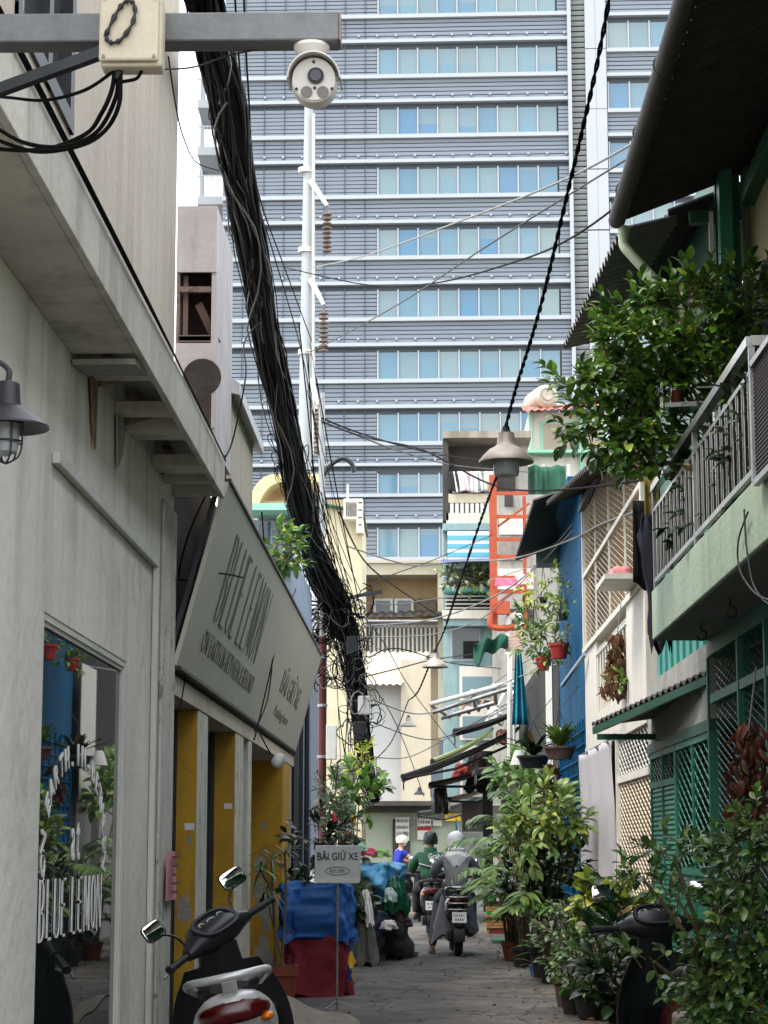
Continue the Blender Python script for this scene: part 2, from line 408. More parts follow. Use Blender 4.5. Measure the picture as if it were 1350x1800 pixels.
# a seated rider, +Y is the riding direction, origin on the ground under the seat
def rider_joints(lean=0.08, grow=0.0, foot_l=(-0.24, 0.10, 0.36), foot_r=(0.24, 0.10, 0.36), sc_=1.0):
    g = grow
    J = {'pelvis': ((0, -0.28, 0.86), (0.15 + g, 0.12 + g)), 'waist': ((0, -0.25, 1.0), (0.135 + g, 0.10 + g)),
         'chest': ((0, -0.22 + lean, 1.20), (0.16 + g, 0.11 + g)), 'neck0': ((0, -0.20 + lean * 1.3, 1.35), (0.075 + g * .5, 0.07 + g * .5)),
         'neck': ((0, -0.18 + lean * 1.4, 1.41), (0.052, 0.052)), 'head0': ((0, -0.165 + lean * 1.5, 1.48), (0.078, 0.085)), 'head': ((0, -0.16 + lean * 1.5, 1.58), (0.072, 0.085))}
    for s, n in ((-1, 'l'), (1, 'r')):
        J['sh' + n] = ((s * 0.17, -0.21 + lean, 1.30), 0.065 + g); J['el' + n] = ((s * 0.30, -0.04 + lean, 1.10), 0.048 + g * .8)
        J['wr' + n] = ((s * 0.28, 0.22, 1.03), 0.03 + g * .5); J['pa' + n] = ((s * 0.28, 0.29, 1.03), (0.04, 0.022))
        J['hip' + n] = ((s * 0.10, -0.26, 0.84), 0.10 + g); J['kn' + n] = ((s * 0.22, 0.14, 0.74), 0.065 + g)
        f = foot_l if n == 'l' else foot_r
        J['an' + n] = (f, 0.042 + g * .6); J['to' + n] = ((f[0], f[1] + 0.16, f[2] - 0.06), (0.045, 0.028))
        for q in range(4): J['f%d%s' % (q, n)] = ((s * (0.255 + q * 0.018), 0.345 - abs(q - 1.3) * .008, 1.02), 0.009); J['g%d%s' % (q, n)] = ((s * (0.255 + q * 0.018), 0.345 - abs(q - 1.3) * .008, 0.985), 0.008)
        J['th' + n] = ((s * 0.235, 0.29, 1.0), 0.010); J['ti' + n] = ((s * 0.238, 0.32, 0.975), 0.009)
    return J
def edges(n_fingers=True):
    E = [('pelvis', 'waist'), ('waist', 'chest'), ('chest', 'neck0'), ('neck0', 'neck'), ('neck', 'head0'), ('head0', 'head')]
    for n in 'lr':
        E += [('chest', 'sh' + n), ('sh' + n, 'el' + n), ('el' + n, 'wr' + n), ('wr' + n, 'pa' + n), ('pelvis', 'hip' + n), ('hip' + n, 'kn' + n), ('kn' + n, 'an' + n), ('an' + n, 'to' + n)]
        E += [x for q in range(4) for x in (('pa' + n, 'f%d%s' % (q, n)), ('f%d%s' % (q, n), 'g%d%s' % (q, n)))] + [('pa' + n, 'th' + n), ('th' + n, 'ti' + n)]
    return E
def subset(J, keys, E): return {k: J[k] for k in keys}, [e for e in E if e[0] in keys and e[1] in keys]
E0 = edges()
FOOT_GREY = (-0.33, -0.16, 0.10)
Jg = rider_joints(0.02, 0, FOOT_GREY); skin('body_grey', Jg, E0)
TOP = ['pelvis', 'waist', 'chest', 'neck0', 'shl', 'shr', 'ell', 'elr', 'wrl', 'wrr']
LEGS = ['pelvis', 'hipl', 'hipr', 'knl', 'knr', 'anl', 'anr']
skin('robe_grey', *subset(rider_joints(0.02, 0.022, FOOT_GREY), TOP, E0))
skin('trousers_grey', *subset(rider_joints(0.02, 0.022, FOOT_GREY), LEGS, E0))
Jn = rider_joints(0.06, 0); skin('body_green', Jn, E0)
skin('jacket_green', *subset(rider_joints(0.06, 0.045), TOP, E0)); skin('trousers_green', *subset(rider_joints(0.06, 0.02), LEGS, E0))
Jb = rider_joints(0.0, 0); skin('body_blue', Jb, E0)
skin('trousers_blue', *subset(rider_joints(0.0, 0.018), LEGS, E0))
Jt = rider_joints(0.0, 0.02)
for n in 'lr': Jt['el' + n] = ((Jt['sh' + n][0] + (V3(Jt['el' + n][0]) - V3(Jt['sh' + n][0])) * 0.55) if False else tuple(V3(Jt['sh' + n][0]).lerp(V3(Jt['el' + n][0]), 0.55)), 0.062)
skin('shirt_blue', *subset(Jt, ['pelvis', 'waist', 'chest', 'neck0', 'shl', 'shr', 'ell', 'elr'], E0))
evaluate()

# ------------------------------------------------------------------ palette
m_white = mat('white_plaster', S(228, 223, 213), .85, .09, .9, .55, S(122, 110, 92), 1.7, .5, 10, spots=.3, spotcol=S(172, 164, 150), spotscale=1.5)
m_wtrim = mat('white_trim', S(205, 204, 197), .75, .06, 3, .3, S(120, 114, 102), 6, .2, 30)
m_beige = mat('beige_render', S(196, 184, 168), .9, .08, 1.0, .45, S(122, 108, 92), 3.0, .25, 18)
m_ledge = mat('ledge_paint', S(198, 194, 182), .8, .1, 2, .7, S(92, 84, 70), 4, .25, 25)
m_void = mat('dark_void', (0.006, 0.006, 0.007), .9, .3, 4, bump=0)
m_dsteel = mat('dark_steel', (0.03, 0.032, 0.035), .5, .3, 6, bump=.05, metal=.5)
m_galv = mat('galvanised', S(150, 152, 152), .42, .2, 8, .3, S(80, 78, 74), 8, .08, 60, metal=.7)
m_rust = mat('rusty_sheet', S(140, 118, 108), .8, .3, 4, .6, S(66, 44, 36), 5, .3, 20, spots=.6, spotcol=S(60, 40, 34), spotscale=4)
m_tin = mat('weathered_tin', S(204, 196, 194), .7, .12, 3, .5, S(112, 90, 78), 6, .2, 30)
m_sign = mat('sign_panel', S(178, 177, 164), .55, .04, 1.5, .12, S(150, 148, 132), 2, .04, 20)
m_text = mat('sign_letters', S(112, 110, 103), .6, .1, 5, bump=0)
m_yellow = mat('yellow_paint', S(172, 132, 20), .6, .2, 3, .45, S(74, 58, 20), 5, .2, 30, spots=.4, spotcol=S(112, 92, 44), spotscale=3.5)
m_peel = mat('peeling_white', S(200, 197, 188), .85, .1, 4, .4, S(70, 66, 58), 9, .4, 25, spots=.75, spotcol=S(92, 88, 80), spotscale=5)
m_bare = mat('bare_cement', S(142, 138, 130), .95, .18, 4, .4, S(80, 76, 70), 6, .5, 25)
m_bluegrey = mat('blue_grey_wall', S(138, 154, 170), .8, .1, 2, .35, S(80, 86, 92), 4, .2, 25)
m_green = mat('green_paint', S(40, 112, 90), .5, .12, 3, .25, S(16, 54, 42), 5, .12, 40)
m_dgreen = mat('dark_green_paint', S(22, 78, 58), .5, .15, 3, .2, S(10, 36, 28), 5, .1, 40)
m_lgreen = mat('pale_green_plaster', S(186, 206, 180), .85, .07, 1.5, .4, S(96, 108, 84), 3, .25, 25, spots=.2, spotcol=S(130, 146, 120), spotscale=2)
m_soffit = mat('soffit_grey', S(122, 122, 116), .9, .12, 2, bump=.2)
m_chrome = mat('stainless', S(150, 148, 142), .28, .1, 8, bump=.0, metal=1.0)
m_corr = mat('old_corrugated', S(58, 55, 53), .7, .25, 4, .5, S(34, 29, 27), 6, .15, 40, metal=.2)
m_wwhite = mat('house_white', S(212, 206, 195), .85, .06, 1.5, .35, S(128, 112, 98), 3.5, .2, 25)
m_concrete = mat('stained_concrete', S(158, 156, 148), .95, .15, 2.5, .75, S(72, 70, 64), 3, .4, 25)
m_blue = mat('blue_house_paint', S(0, 78, 116), .75, .14, 2, .3, S(2, 36, 58), 4, .12, 30, spec=.15)
m_cyan = mat('cyan_house_paint', S(134, 160, 162), .8, .12, 2, .7, S(86, 94, 92), 2, .2, 25)
m_cream = mat('cream_render', S(188, 178, 156), .85, .07, 1.5, .4, S(150, 132, 104), 3, .2, 25)
m_peach = mat('peach_render', S(176, 150, 114), .85, .08, 1.5, .3, S(150, 122, 88), 3, .2, 25)
m_orange = mat('orange_steel', S(164, 72, 42), .55, .12, 4, .3, S(120, 52, 30), 6, .1, 40)
m_black = mat('black_rubber', (0.012, 0.012, 0.013), .55, .3, 6, bump=.1)
m_wire = mat('black_cable', (0.0035, 0.0035, 0.004), .7, .3, 10, bump=0, spec=.06)
m_wire2 = mat('grey_cable', (0.03, 0.03, 0.03), .6, .3, 10, bump=0)
m_wire3 = mat('pale_cable', (0.17, 0.165, 0.155), .5, .2, 10, bump=0)
m_wood = mat('weathered_wood', S(132, 104, 78), .8, .25, 6, .3, S(70, 52, 38), 8, .25, 30)
m_terra = mat('terracotta', S(120, 58, 42), .85, .15, 6, .3, S(90, 48, 34), 8, .15, 40)
m_redpot = mat('red_plastic_pot', S(150, 40, 34), .55, .12, 6, bump=.05)
m_blackpot = mat('black_plastic_pot', (0.02, 0.02, 0.02), .5, .2, 6, bump=.05)
m_soil = mat('potting_soil', S(62, 48, 38), .95, .3, 20, bump=.6, bscale=60)
m_glassdark = glass('cafe_glass', (0.010, 0.014, 0.013), .012, 1.45, .28, bs=.5, wav=.006)
m_winglass = glass('window_glass', (0.05, 0.06, 0.065), .06, 1.5, .5, bs=1.5)

# ------------------------------------------------------------------ ground
def ground_mat():
    m = bpy.data.materials.new('alley_surface'); m.use_nodes = True; n = m.node_tree; L = n.links; p = n.nodes['Principled BSDF']
    g = n.nodes.new('ShaderNodeNewGeometry')
    def noise(s, d=6, r=.65, vec=None):
        q = n.nodes.new('ShaderNodeTexNoise'); q.inputs['Scale'].default_value = s; q.inputs['Detail'].default_value = d; q.inputs['Roughness'].default_value = r
        L.new(vec or g.outputs['Position'], q.inputs['Vector']); return q.outputs[0]
    def ramp(src, a, b, ca, cb):
        c = n.nodes.new('ShaderNodeValToRGB'); c.color_ramp.elements[0].position = a; c.color_ramp.elements[1].position = b
        c.color_ramp.elements[0].color = (*ca, 1); c.color_ramp.elements[1].color = (*cb, 1); L.new(src, c.inputs[0]); return c.outputs[0]
    def mixc(f, a, b):
        q = n.nodes.new('ShaderNodeMix'); q.data_type = 'RGBA'; L.new(f, q.inputs[0]); L.new(a, q.inputs[6]); L.new(b, q.inputs[7]); return q.outputs[2]
    base = ramp(noise(1.1), .32, .68, S(74, 72, 69), S(108, 104, 99))
    patch = ramp(noise(45, 5), .3, .7, S(62, 60, 58), S(140, 134, 126))
    f1 = ramp(noise(.55, 8, .7), .50, .54, (0, 0, 0), (.8, .8, .8))
    col = mixc(f1, base, patch)
    stain = ramp(noise(2.3, 9, .75), .54, .68, (0, 0, 0), (.75, .75, .75))
    dk = n.nodes.new('ShaderNodeRGB'); dk.outputs[0].default_value = (*S(60, 58, 52), 1)
    col = mixc(stain, col, dk.outputs[0])
    vo = n.nodes.new('ShaderNodeTexVoronoi'); vo.feature = 'DISTANCE_TO_EDGE'; vo.inputs['Scale'].default_value = .5
    wv = n.nodes.new('ShaderNodeVectorMath'); wv.operation = 'ADD'; q = n.nodes.new('ShaderNodeTexNoise'); q.inputs['Scale'].default_value = 3.5; q.inputs['Detail'].default_value = 6
    L.new(g.outputs['Position'], q.inputs['Vector']); L.new(g.outputs['Position'], wv.inputs[0]); L.new(q.outputs['Color'], wv.inputs[1]); L.new(wv.outputs[0], vo.inputs['Vector'])
    cf = ramp(vo.outputs[0], 0.004, 0.018, (1, 1, 1), (0, 0, 0))
    ck = n.nodes.new('ShaderNodeRGB'); ck.outputs[0].default_value = (*S(26, 24, 22), 1)
    col = mixc(cf, col, ck.outputs[0])
    sx = n.nodes.new('ShaderNodeSeparateXYZ'); L.new(g.outputs['Position'], sx.inputs[0])
    nn = n.nodes.new('ShaderNodeMath'); nn.operation = 'MULTIPLY_ADD'; nn.inputs[1].default_value = 1.5; L.new(noise(1.3, 9, .75), nn.inputs[0]); L.new(sx.outputs[0], nn.inputs[2])
    pf_ = ramp(nn.outputs[0], 1.72, 1.80, (0, 0, 0), (1, 1, 1))     # old cement skirting along the plant side, broken into patches
    pc_ = ramp(noise(5, 8, .75), .42, .60, S(78, 78, 64), S(150, 144, 130))
    col = mixc(pf_, col, pc_)
    L.new(col, p.inputs['Base Color']); p.inputs['Roughness'].default_value = .8
    b = n.nodes.new('ShaderNodeBump'); b.inputs['Strength'].default_value = .9; b.inputs['Distance'].default_value = .035
    L.new(noise(28, 8, .7), b.inputs['Height']); L.new(b.outputs[0], p.inputs['Normal']); return m
m_ground = ground_mat()
struct(MB().add([(-600, -300, -.03), (600, -300, -.03), (600, 900, -.03), (-600, 900, -.03)], [(0, 1, 2, 3)]).build('ground', mat('city_ground', S(120, 116, 110), .9, .15, .3)))
def rnd_h(x, y): return .012 * math.sin(x * 2.3 + y * .7) + .01 * math.sin(y * 1.9 + x) + .008 * math.sin(y * 4.3 - x * 3)
al = MB(); al.grid(lambda a, b: V3((-1.7 + 4.2 * a, -2 + 60 * b, rnd_h(-1.7 + 4.2 * a, -2 + 60 * b) * .6)), 28, 240)
struct(al.build('alley_pavement', m_ground, smooth=180))
# ------------------------------------------------------------------ white cafe building, left
YE = PX(295, 1483, XL).y
cafe = thing('cafe_building', 'white plastered corner building with large lettered window and deep ledge, left foreground', 'building', (XL - .3, (3 + YE) / 2, 0))
y0, y1 = PX(78, 1073, XL).y, PX(222, 1165, XL).y; zt = PX(150, 1119, XL).z; zb = .55
ZLB = PX(115, 610, XL).z; XO = -1.19; ZLT = ZLB + .24
MB().box((-1.8, 3, 0), (XL, y0, ZLT - .032)).box((-1.8, y1, 0), (XL, YE, ZLT - .032)).box((-1.8, y0, zt), (XL, y1, ZLT - .032)).box((-1.8, y0, 0), (XL, y1, zb)).build('wall', m_white, cafe)
ym = PX(262, 1300, XL).y
zm0 = PX(90, 800, XL); zm1 = PX(265, 985, XL); zmm = zm1.z + .02
mo = MB().box((XL + .003, zm0.y, zmm - .05), (XL + .035, ym + .08, zmm)).box((XL + .003, ym, 0), (XL + .035, ym + .08, zmm - .05))
mo.build('moulding', m_wtrim, cafe, bevel=.006)
MB().box((XL + .003, ym + .35, 0), (XL + .025, YE, zmm + .4)).build('pilaster', m_peel, cafe, bevel=.006)
win = MB()
for (a, b, xx) in ((0, .03, XL - .004), (.03, .05, XL - .012)):
    win.box((XL - .12, y0 + a, zb), (xx, y0 + b, zt - b)).box((XL - .12, y1 - b, zb), (xx, y1 - a, zt - b)).box((XL - .12, y0 + a, zt - b), (xx, y1 - a, zt - a))
wf = win.build('window_frame', m_wtrim, cafe)
MB().box((XL - .04, y0 + .045, zb), (XL - .025, y1 - .045, zt - .045)).build('window_pane', m_glassdark, wf, local=True)
GX = XL - .0225
m_white_vinyl = mat('white_vinyl', S(232, 232, 226), .6, .03, 5, bump=0)
a, b = PX(66, 1658, GX), PX(184, 1632, GX); hh = PX(70, 1547, GX).z - a.z
lm = MB(); cw = (b.y - a.y) / 10.4
logo(lm, 'BLUE LEMON', basis((0, 1, 0), (0, 0, 1), (1, 0, 0), (GX, a.y, a.z)), hh, cw * .8, cw * .22, .25)
lm.build('lettering', m_white_vinyl, cafe)
L_, R_, T_ = PX(76, 1500, GX), PX(183, 1500, GX), PX(133, 1328, GX)
cy, ry, rz = (L_.y + R_.y) / 2, (R_.y - L_.y) / 2, T_.z - L_.z
S_ = 'ON EARTH.IN-BETWEEN'
for i, ch in enumerate(S_):
    if ch == ' ': continue
    t = math.pi * (1.03 - 1.06 * i / (len(S_) - 1)); tx, tz = ry * math.sin(t), -rz * math.cos(t); q = math.hypot(tx, tz); tx /= q; tz /= q
    tx, tz = tx, tz
    Mx = basis((0, tx, tz), (0, -tz, tx), (1, 0, 0), (GX, cy + ry * math.cos(t), L_.z + rz * math.sin(t))) @ Matrix.Diagonal((.15, .135, 1, 1))
    put_text('g' + ch, m_white_vinyl, cafe, Mx)
for k_, u_ in (('la', 129), ('lt', 138)): put_text(k_, m_white_vinyl, cafe, basis((0, 1, 0), (0, 0, 1), (1, 0, 0), PX(u_, 1475, GX)) @ Matrix.Diagonal((.2, .3, 1, 1)))
# ledge: fascia, soffit boards with gaps, cross beams
ys = [3] + [PX(u, 1483, -1.35).y for u in (188, 235, 262, 300, 318)] + [PX(387, 1483, XO).y]
MB().box((XO - .03, 3, ZLB - .004), (XO, ys[-1], ZLT)).build('ledge_fascia', m_ledge, cafe, bevel=.004)
MB().box((XL - .05, 3, ZLT - .03), (XO - .035, ys[-1], ZLT - .002)).build('ledge_top', m_ledge, cafe)
MB().box((XL + .003, 3, ZLB), (XO - .033, ys[1] - .35, ZLB + .02)).build('soffit_panel', m_ledge, cafe)
MB().obox(((XL + XO) / 2 - .01, ys[1] - .15, ZLB - .015), (.135, .0, 0), (0, .2, .02), (0, -.001, .012)).build('soffit_panel', m_concrete, cafe)
for i, yy in enumerate((ys[1] + .12, ys[2] + .1, ys[3] - .05, ys[4] + .05, ys[5] + .1, ys[6] - .1)):
    MB().box((XL + .003, yy, ZLB + .01), (XO - .033, yy + (.28 if i in (2, 3) else .1), ZLB + .07)).build('cross_beam', m_ledge, cafe)
for yy in (ys[1] + .3, ys[2] + .35, ys[4] + .3):
    MB().beam((XL + .02, yy, ZLB + .02), (XO - .05, yy + .25, ZLB + .15), .03, .04).beam((XL + .05, yy, ZLB + .16), (XL + .05, yy + .5, ZLB + .16), .04, .02).build('brace', m_rust, cafe)
MB().prism([(XL + .012, ys[1] + .1, ZLB + .02), (XL + .012, ys[1] + .28, ZLB + .02), (XL + .012, ys[1] + .26, ZLB - .3), (XL + .012, ys[1] + .18, ZLB - .2)], (.01, 0, 0)).build('broken_board', m_wood, cafe)
MB().prism([(XL + .012, ys[1] + .9, ZLB + .0), (XL + .012, ys[1] + 1.2, ZLB + .0), (XL + .012, ys[1] + 1.1, ZLB - .16), (XL + .012, ys[1] + .95, ZLB - .26)], (.01, 0, 0)).build('broken_board', m_concrete, cafe)
# upper wall with a dark framed window
w0, w1 = PX(28, 100, XL).y, PX(128, 235, XL).y; wz = PX(128, 238, XL).z
MB().box((-1.9, 3, ZLT), (XL - .01, w0, 9)).box((-1.9, w1, ZLT), (XL - .01, YE - .02, 9)).box((-1.9, w0, ZLT), (XL - .01, w1, wz)).box((-1.9, w0, wz + 1.9), (XL - .01, w1, 9)).build('upper_wall', m_beige, cafe)
uf = MB()
for yy in (w0, (w0 + w1) / 2, w1 - .09): uf.box((XL - .08, yy, wz), (XL + .004, yy + .09, wz + 1.9))
uf.box((XL - .08, w0, wz), (XL + .006, w1, wz + .08))
uo = uf.build('upper_window_frame', m_dsteel, cafe)
MB().box((XL - .06, w0 + .05, wz + .05), (XL - .05, w1 - .05, wz + 1.9)).build('upper_window_pane', m_winglass, uo, local=True)
for k in range(3):
    MB().tube(spline([(XO + .012, 5, ZLT - .02 + k * .012), (XO + .012 + k * .006, 8, ZLT - .01), (XO + .012, 10, ZLT + .0), (XO + .015, ys[-1] - .1, ZLT - .03)], 8), .0045, 5).build('ledge_cable', m_wire, cafe)
# sheet-metal housing at the corner
x0, x1, Yh = XL - .02, PY(385, 400, YE + .25).x, YE + .12
zt1 = PY(340, 362, Yh).z; za = PY(340, 478, Yh).z; zbb = PY(340, 603, Yh).z; zc = PY(340, 752, Yh).z
box = thing('metal_housing', 'tall rusty sheet-metal housing with open middle bay above the ledge end', 'housing', (XL + .14, Yh + .3, zc))
MB().box((x0, Yh, za), (x1, Yh + .02, zt1)).build('upper_panel', m_tin, box)
MB().box((x0, Yh, zc), (x1, Yh + .02, zbb)).build('lower_panel', m_tin, box)
MB().box((x0 + .05, Yh - .006, zc), (x1 - .02, Yh - .003, zbb - .22)).lathe([(.001, 0), (.12, 0), (.12, .0025), (.001, .0025)], 24, (x0 + .17, Yh - .003, zbb - .22), Matrix.Rotation(R(90), 3, 'X')).build('dark_patch', mat('cutout_shade', S(74, 66, 62), .9, .3, 6, .4, S(34, 30, 28), 6, .3), box)  # flat dark sheet standing in for the shade inside a cut-out
MB().box((x1 - .03, Yh + .02, zc - .1), (x1, Yh + 1.1, zt1)).build('side_panel', m_tin, box)
MB().box((x0, Yh + .02, zt1 - .02), (x1 - .03, Yh + 1.1, zt1)).build('top_panel', m_tin, box)
MB().box((x0, Yh + .6, zc), (x1 - .03, Yh + .62, zt1 - .02)).build('back_panel', mat('inner_rust', S(104, 88, 80), .9, .35, 5, .6, S(40, 30, 26), 5, .3), box)
MB().box((x0, Yh + .02, zc), (x0 + .02, Yh + .6, zt1 - .02)).build('side_panel', m_rust, box)
for zz in (za - .42, zbb + .03, zbb + .35): MB().beam((x0 + .02, Yh + .03, zz), (x1 - .03, Yh + .03, zz), .03, .035).build('rail', m_rust, box)
MB().beam((x0 + .05, Yh + .1, za), (x0 + .05, Yh + .1, zbb), .03, .03).build('rail', m_rust, box)
MB().beam((x0 + .12, Yh + .2, zbb + .3), (x0 + .24, Yh + .2, zbb + .05), .04, .05).build('rail', m_rust, box)
# corrugated parapet with metal cap behind it
xp = PX(0, 0, -1.27).x; yp0 = Yh + 1.15; yp1 = PX(450, 780, -1.27).y; zp = PX(450, 780, -1.27).z
pw = thing('corrugated_parapet', 'beige corrugated parapet wall with grey metal cap above the sloping sign', 'parapet', (-1.4, (yp0 + yp1) / 2, 3.5))
MB().corr((-1.30, yp0, 3.3), (0, 0, zp - 3.3), (0, yp1 - yp0, 0), .16, .015).build('sheet', m_beige, pw, smooth=60)
MB().box((-1.36, yp0, 3.3), (-1.33, yp1, zp)).build('backing', m_beige, pw)
MB().prism([(-1.4, yp0, zp + .14), (-1.22, yp0, zp + .02), (-1.22, yp0, zp - .06), (-1.4, yp0, zp - .02)], (0, yp1 - yp0 + .1, 0)).build('cap', m_galv, pw)

# ------------------------------------------------------------------ sloping sign board
sy0, sy1 = YE + .06, PX(515, 1320, XL).y
xb, zb_, xt = XL + .03, PX(515, 1322, XL).z, -1.17
zt_ = PX(562, 1148, xt).z
sign = thing('sloping_sign_board', 'long cream signboard leaning out over the yellow shopfront with tall thin letters', 'signboard', (XL, (sy0 + sy1) / 2, zb_))
up = V3((xt - xb, 0, zt_ - zb_)); hs = up.length; up.normalize(); nm = V3((0, 1, 0)).cross(up).normalized()
Msg = lambda y, k: basis((0, 1, 0), up, nm, V3((xb, y, zb_)) + up * k + nm * .004)
MB().prism([V3((xb, sy0, zb_)), V3((xt, sy0, zt_)), V3((xt, sy0, zt_)) - nm * .03, V3((xb, sy0, zb_)) - nm * .03], (0, sy1 - sy0, 0)).build('panel', m_sign, sign, bevel=.004)
MB().beam((xb - .0, sy0, zb_ - .012), (xb, sy1, zb_ - .012), .05, .02).beam((xt - .01, sy0, zt_ + .012), (xt - .01, sy1, zt_ + .012), .05, .02).build('edge_trim', m_dsteel, sign)
for yy in (sy0 + .02, sy0 + 4, sy0 + 8, sy1 - .05): MB().beam((xb - .06, yy, zb_ + .02), (xt - .07, yy, zt_ - .02), .03, .03, (0, 1, 0)).beam((XL, yy, zt_ - .05), (xt - .05, yy, zt_ - .03), .03, .03).build('strut', m_dsteel, sign)
MB().box((XL - .05, sy0, zb_ - .05), (XL - .02, sy1, zt_ + .3)).build('backing', m_void, sign)
def on_sign(u, v):       # a pixel on the leaning panel plane
    d = ray(u, v); o = V3((0, 0, CH)); n = nm; k = (V3((xb, 0, zb_)) - o).dot(n) / d.dot(n); return o + d * k
pa, pb = on_sign(374, 1090), on_sign(468, 1160); ph = on_sign(416, 938)
lg = MB(); k0 = (pa - V3((xb, pa.y, zb_))).dot(up); k1 = (ph - V3((xb, ph.y, zb_))).dot(up)
hL = k1 - k0; cwL = (on_sign(496, 1000).y - pa.y) / 10.2
logo(lg, 'BLUE LEMON', Msg(pa.y, k0), hL, cwL * .84, cwL * .18, .19); lg.build('lettering', m_text, sign)
q0, q1 = on_sign(353, 1135), on_sign(445, 1200); wS = q1.y - q0.y; cS = (q0 + q1) / 2
def fit(key, width, height, c, M): 
    me = TEXT[key]; xs = [v.co.x for v in me.vertices]; ysv = [v.co.y for v in me.vertices]
    return M @ Matrix.Diagonal((width / (max(xs) - min(xs)), height / (max(ysv) - min(ysv)), 1, 1))
put_text('sub', m_text, sign, fit('sub', wS, .15, cS, Msg(cS.y, (cS - V3((xb, cS.y, zb_))).dot(up))))
cB = (on_sign(497, 1190) + on_sign(545, 1160)) / 2; put_text('bai', m_text, sign, fit('bai', on_sign(545, 1160).y - on_sign(497, 1190).y, .30, cB, Msg(cB.y, .50)))
put_text('park', m_text, sign, fit('park', (on_sign(545, 1160).y - on_sign(497, 1190).y) * .7, .13, cB, Msg(cB.y - .4, .22)))

# ------------------------------------------------------------------ yellow shopfront under the sign
shop = thing('yellow_shopfront', 'yellow shopfront with peeling white pillars under the sloping sign', 'shopfront', (XL - .2, (YE + sy1) / 2, 0))
YU = lambda u: PX(u, 1483, XL).y
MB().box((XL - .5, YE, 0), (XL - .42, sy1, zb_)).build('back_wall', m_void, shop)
MB().box((XL - .42, YE + .01, zb_ - .17), (XL + .012, sy1, zb_ - .055)).build('header_beam', m_beige, shop)
ZH = zb_ - .172
def pier(a, b, depth, mf=m_peel):       # a thick white-fronted pier whose near reveal is painted yellow
    MB().box((XL - .42, YU(a), 0), (XL + .005, YU(b), ZH)).build('pillar', mf, shop, bevel=.006)
    MB().box((XL - depth, YU(a) - .025, 0), (XL - .002, YU(a) - .001, ZH)).build('yellow_reveal', m_yellow, shop)
    MB().box((XL - .42, YU(a) - .026, 0), (XL - depth - .003, YU(a) - .003, ZH)).build('door_frame', m_dsteel, shop)
pier(345, 362, .135); pier(412, 425, .165); pier(496, 509, .40, m_yellow)
MB().box((XL - .1, YU(425.5), 0), (XL - .04, YU(433), ZH)).build('dark_post', mat('stained_post', S(120, 116, 106), .9, .3, 8, .9, S(20, 20, 20), 9, .4), shop)
MB().box((XL - .42, YU(434), 0), (XL + .005, YU(440), ZH)).build('pillar', m_peel, shop, bevel=.006)
MB().box((XL - .19, YU(362.4), 0), (XL - .165, YU(367), ZH)).build('door_jamb', mat('slate_jamb', S(96, 104, 110), .6, .1, 4), shop)
MB().box((XL - .20, YE + .02, 0), (XL - .195, YU(345) - .03, ZH)).build('doorway_shade', m_void, shop); MB().box((XL - .22, YU(362), 0), (XL - .2, YU(412) - .03, ZH)).build('doorway_shade', m_void, shop)  # near-black sheets standing in for the unlit depth of the doorways
rr = random.Random(3)
for (u, v, s, ya_) in ((332, 1476, .022, YU(345)), (324, 1600, .06, YU(345)), (464, 1452, .03, YU(496)), (458, 1520, .07, YU(496)), (468, 1600, .13, YU(496)), (462, 1680, .13, YU(496)), (455, 1560, .09, YU(496))):     # bare plaster where the paint has flaked away
    c = PY(u, v, ya_ - .027); poly = []
    for i in range(14):
        t = 2 * math.pi * i / 14; q = s * (.6 + .6 * rr.random()); poly.append((c.x + q * .9 * math.cos(t), c.y, c.z + q * 1.6 * math.sin(t)))
    MB().prism(poly, (0, .0016, 0)).build('bare_patch', m_bare, shop)
m_stick = mat('sticker_white', S(214, 214, 220), .6, .1, 40, spots=.6, spotcol=S(50, 60, 120), spotscale=40, bump=0)
for (u, v, ya_) in ((333, 1453, YU(345)), (401, 1417, YU(412))):
    c = PY(u, v, ya_ - .03); MB().box((c.x - .032, c.y, c.z - .022), (c.x + .032, c.y + .003, c.z + .022)).build('sticker', m_stick, shop)
bw = thing('blue_grey_side_wall', 'narrow pale blue-grey wall with dark downpipes beyond the yellow shopfront', 'wall', (XL - .2, sy1 + 3, 0))
MB().box((XL - .4, sy1 + .02, 0), (XL - .05, YU(552), 5.0)).build('wall', m_bluegrey, bw)
for u in (530, 541): MB().cyl((XL - .02, YU(u), 0), (XL - .02, YU(u), 4.2), .035, 10).build('downpipe', m_dsteel, bw)
MB().box((XL - .05, YU(519), 0), (XL - .02, YU(528), 3.6)).build('strip', m_void, bw)
pk = thing('pink_notice', 'handwritten pink paper notice taped to the white wall corner', 'notice', (XL + .03, YE - .15, 1.1))
pc = PX(290, 1540, XL + .03); hz = .14
MB().slab(lambda a, b: V3((XL + .045 + .02 * math.sin(a * 4) * b, YE - .42 + .5 * a, pc.z - hz + 2 * hz * b)), 6, 4, (.002, 0, 0)).build('paper', mat('pink_paper', S(214, 150, 160), .8, .05, 10, bump=.05), pk)
m_ink = mat('ink', S(90, 60, 80), .7, 0.1, 5, bump=0)
for i in range(5): MB().box((XL + .072, YE - .36, pc.z + .1 - i * .05), (XL + .075, YE - .02 - .08 * (i % 3), pc.z + .115 - i * .05)).build('ink_line', m_ink, pk)
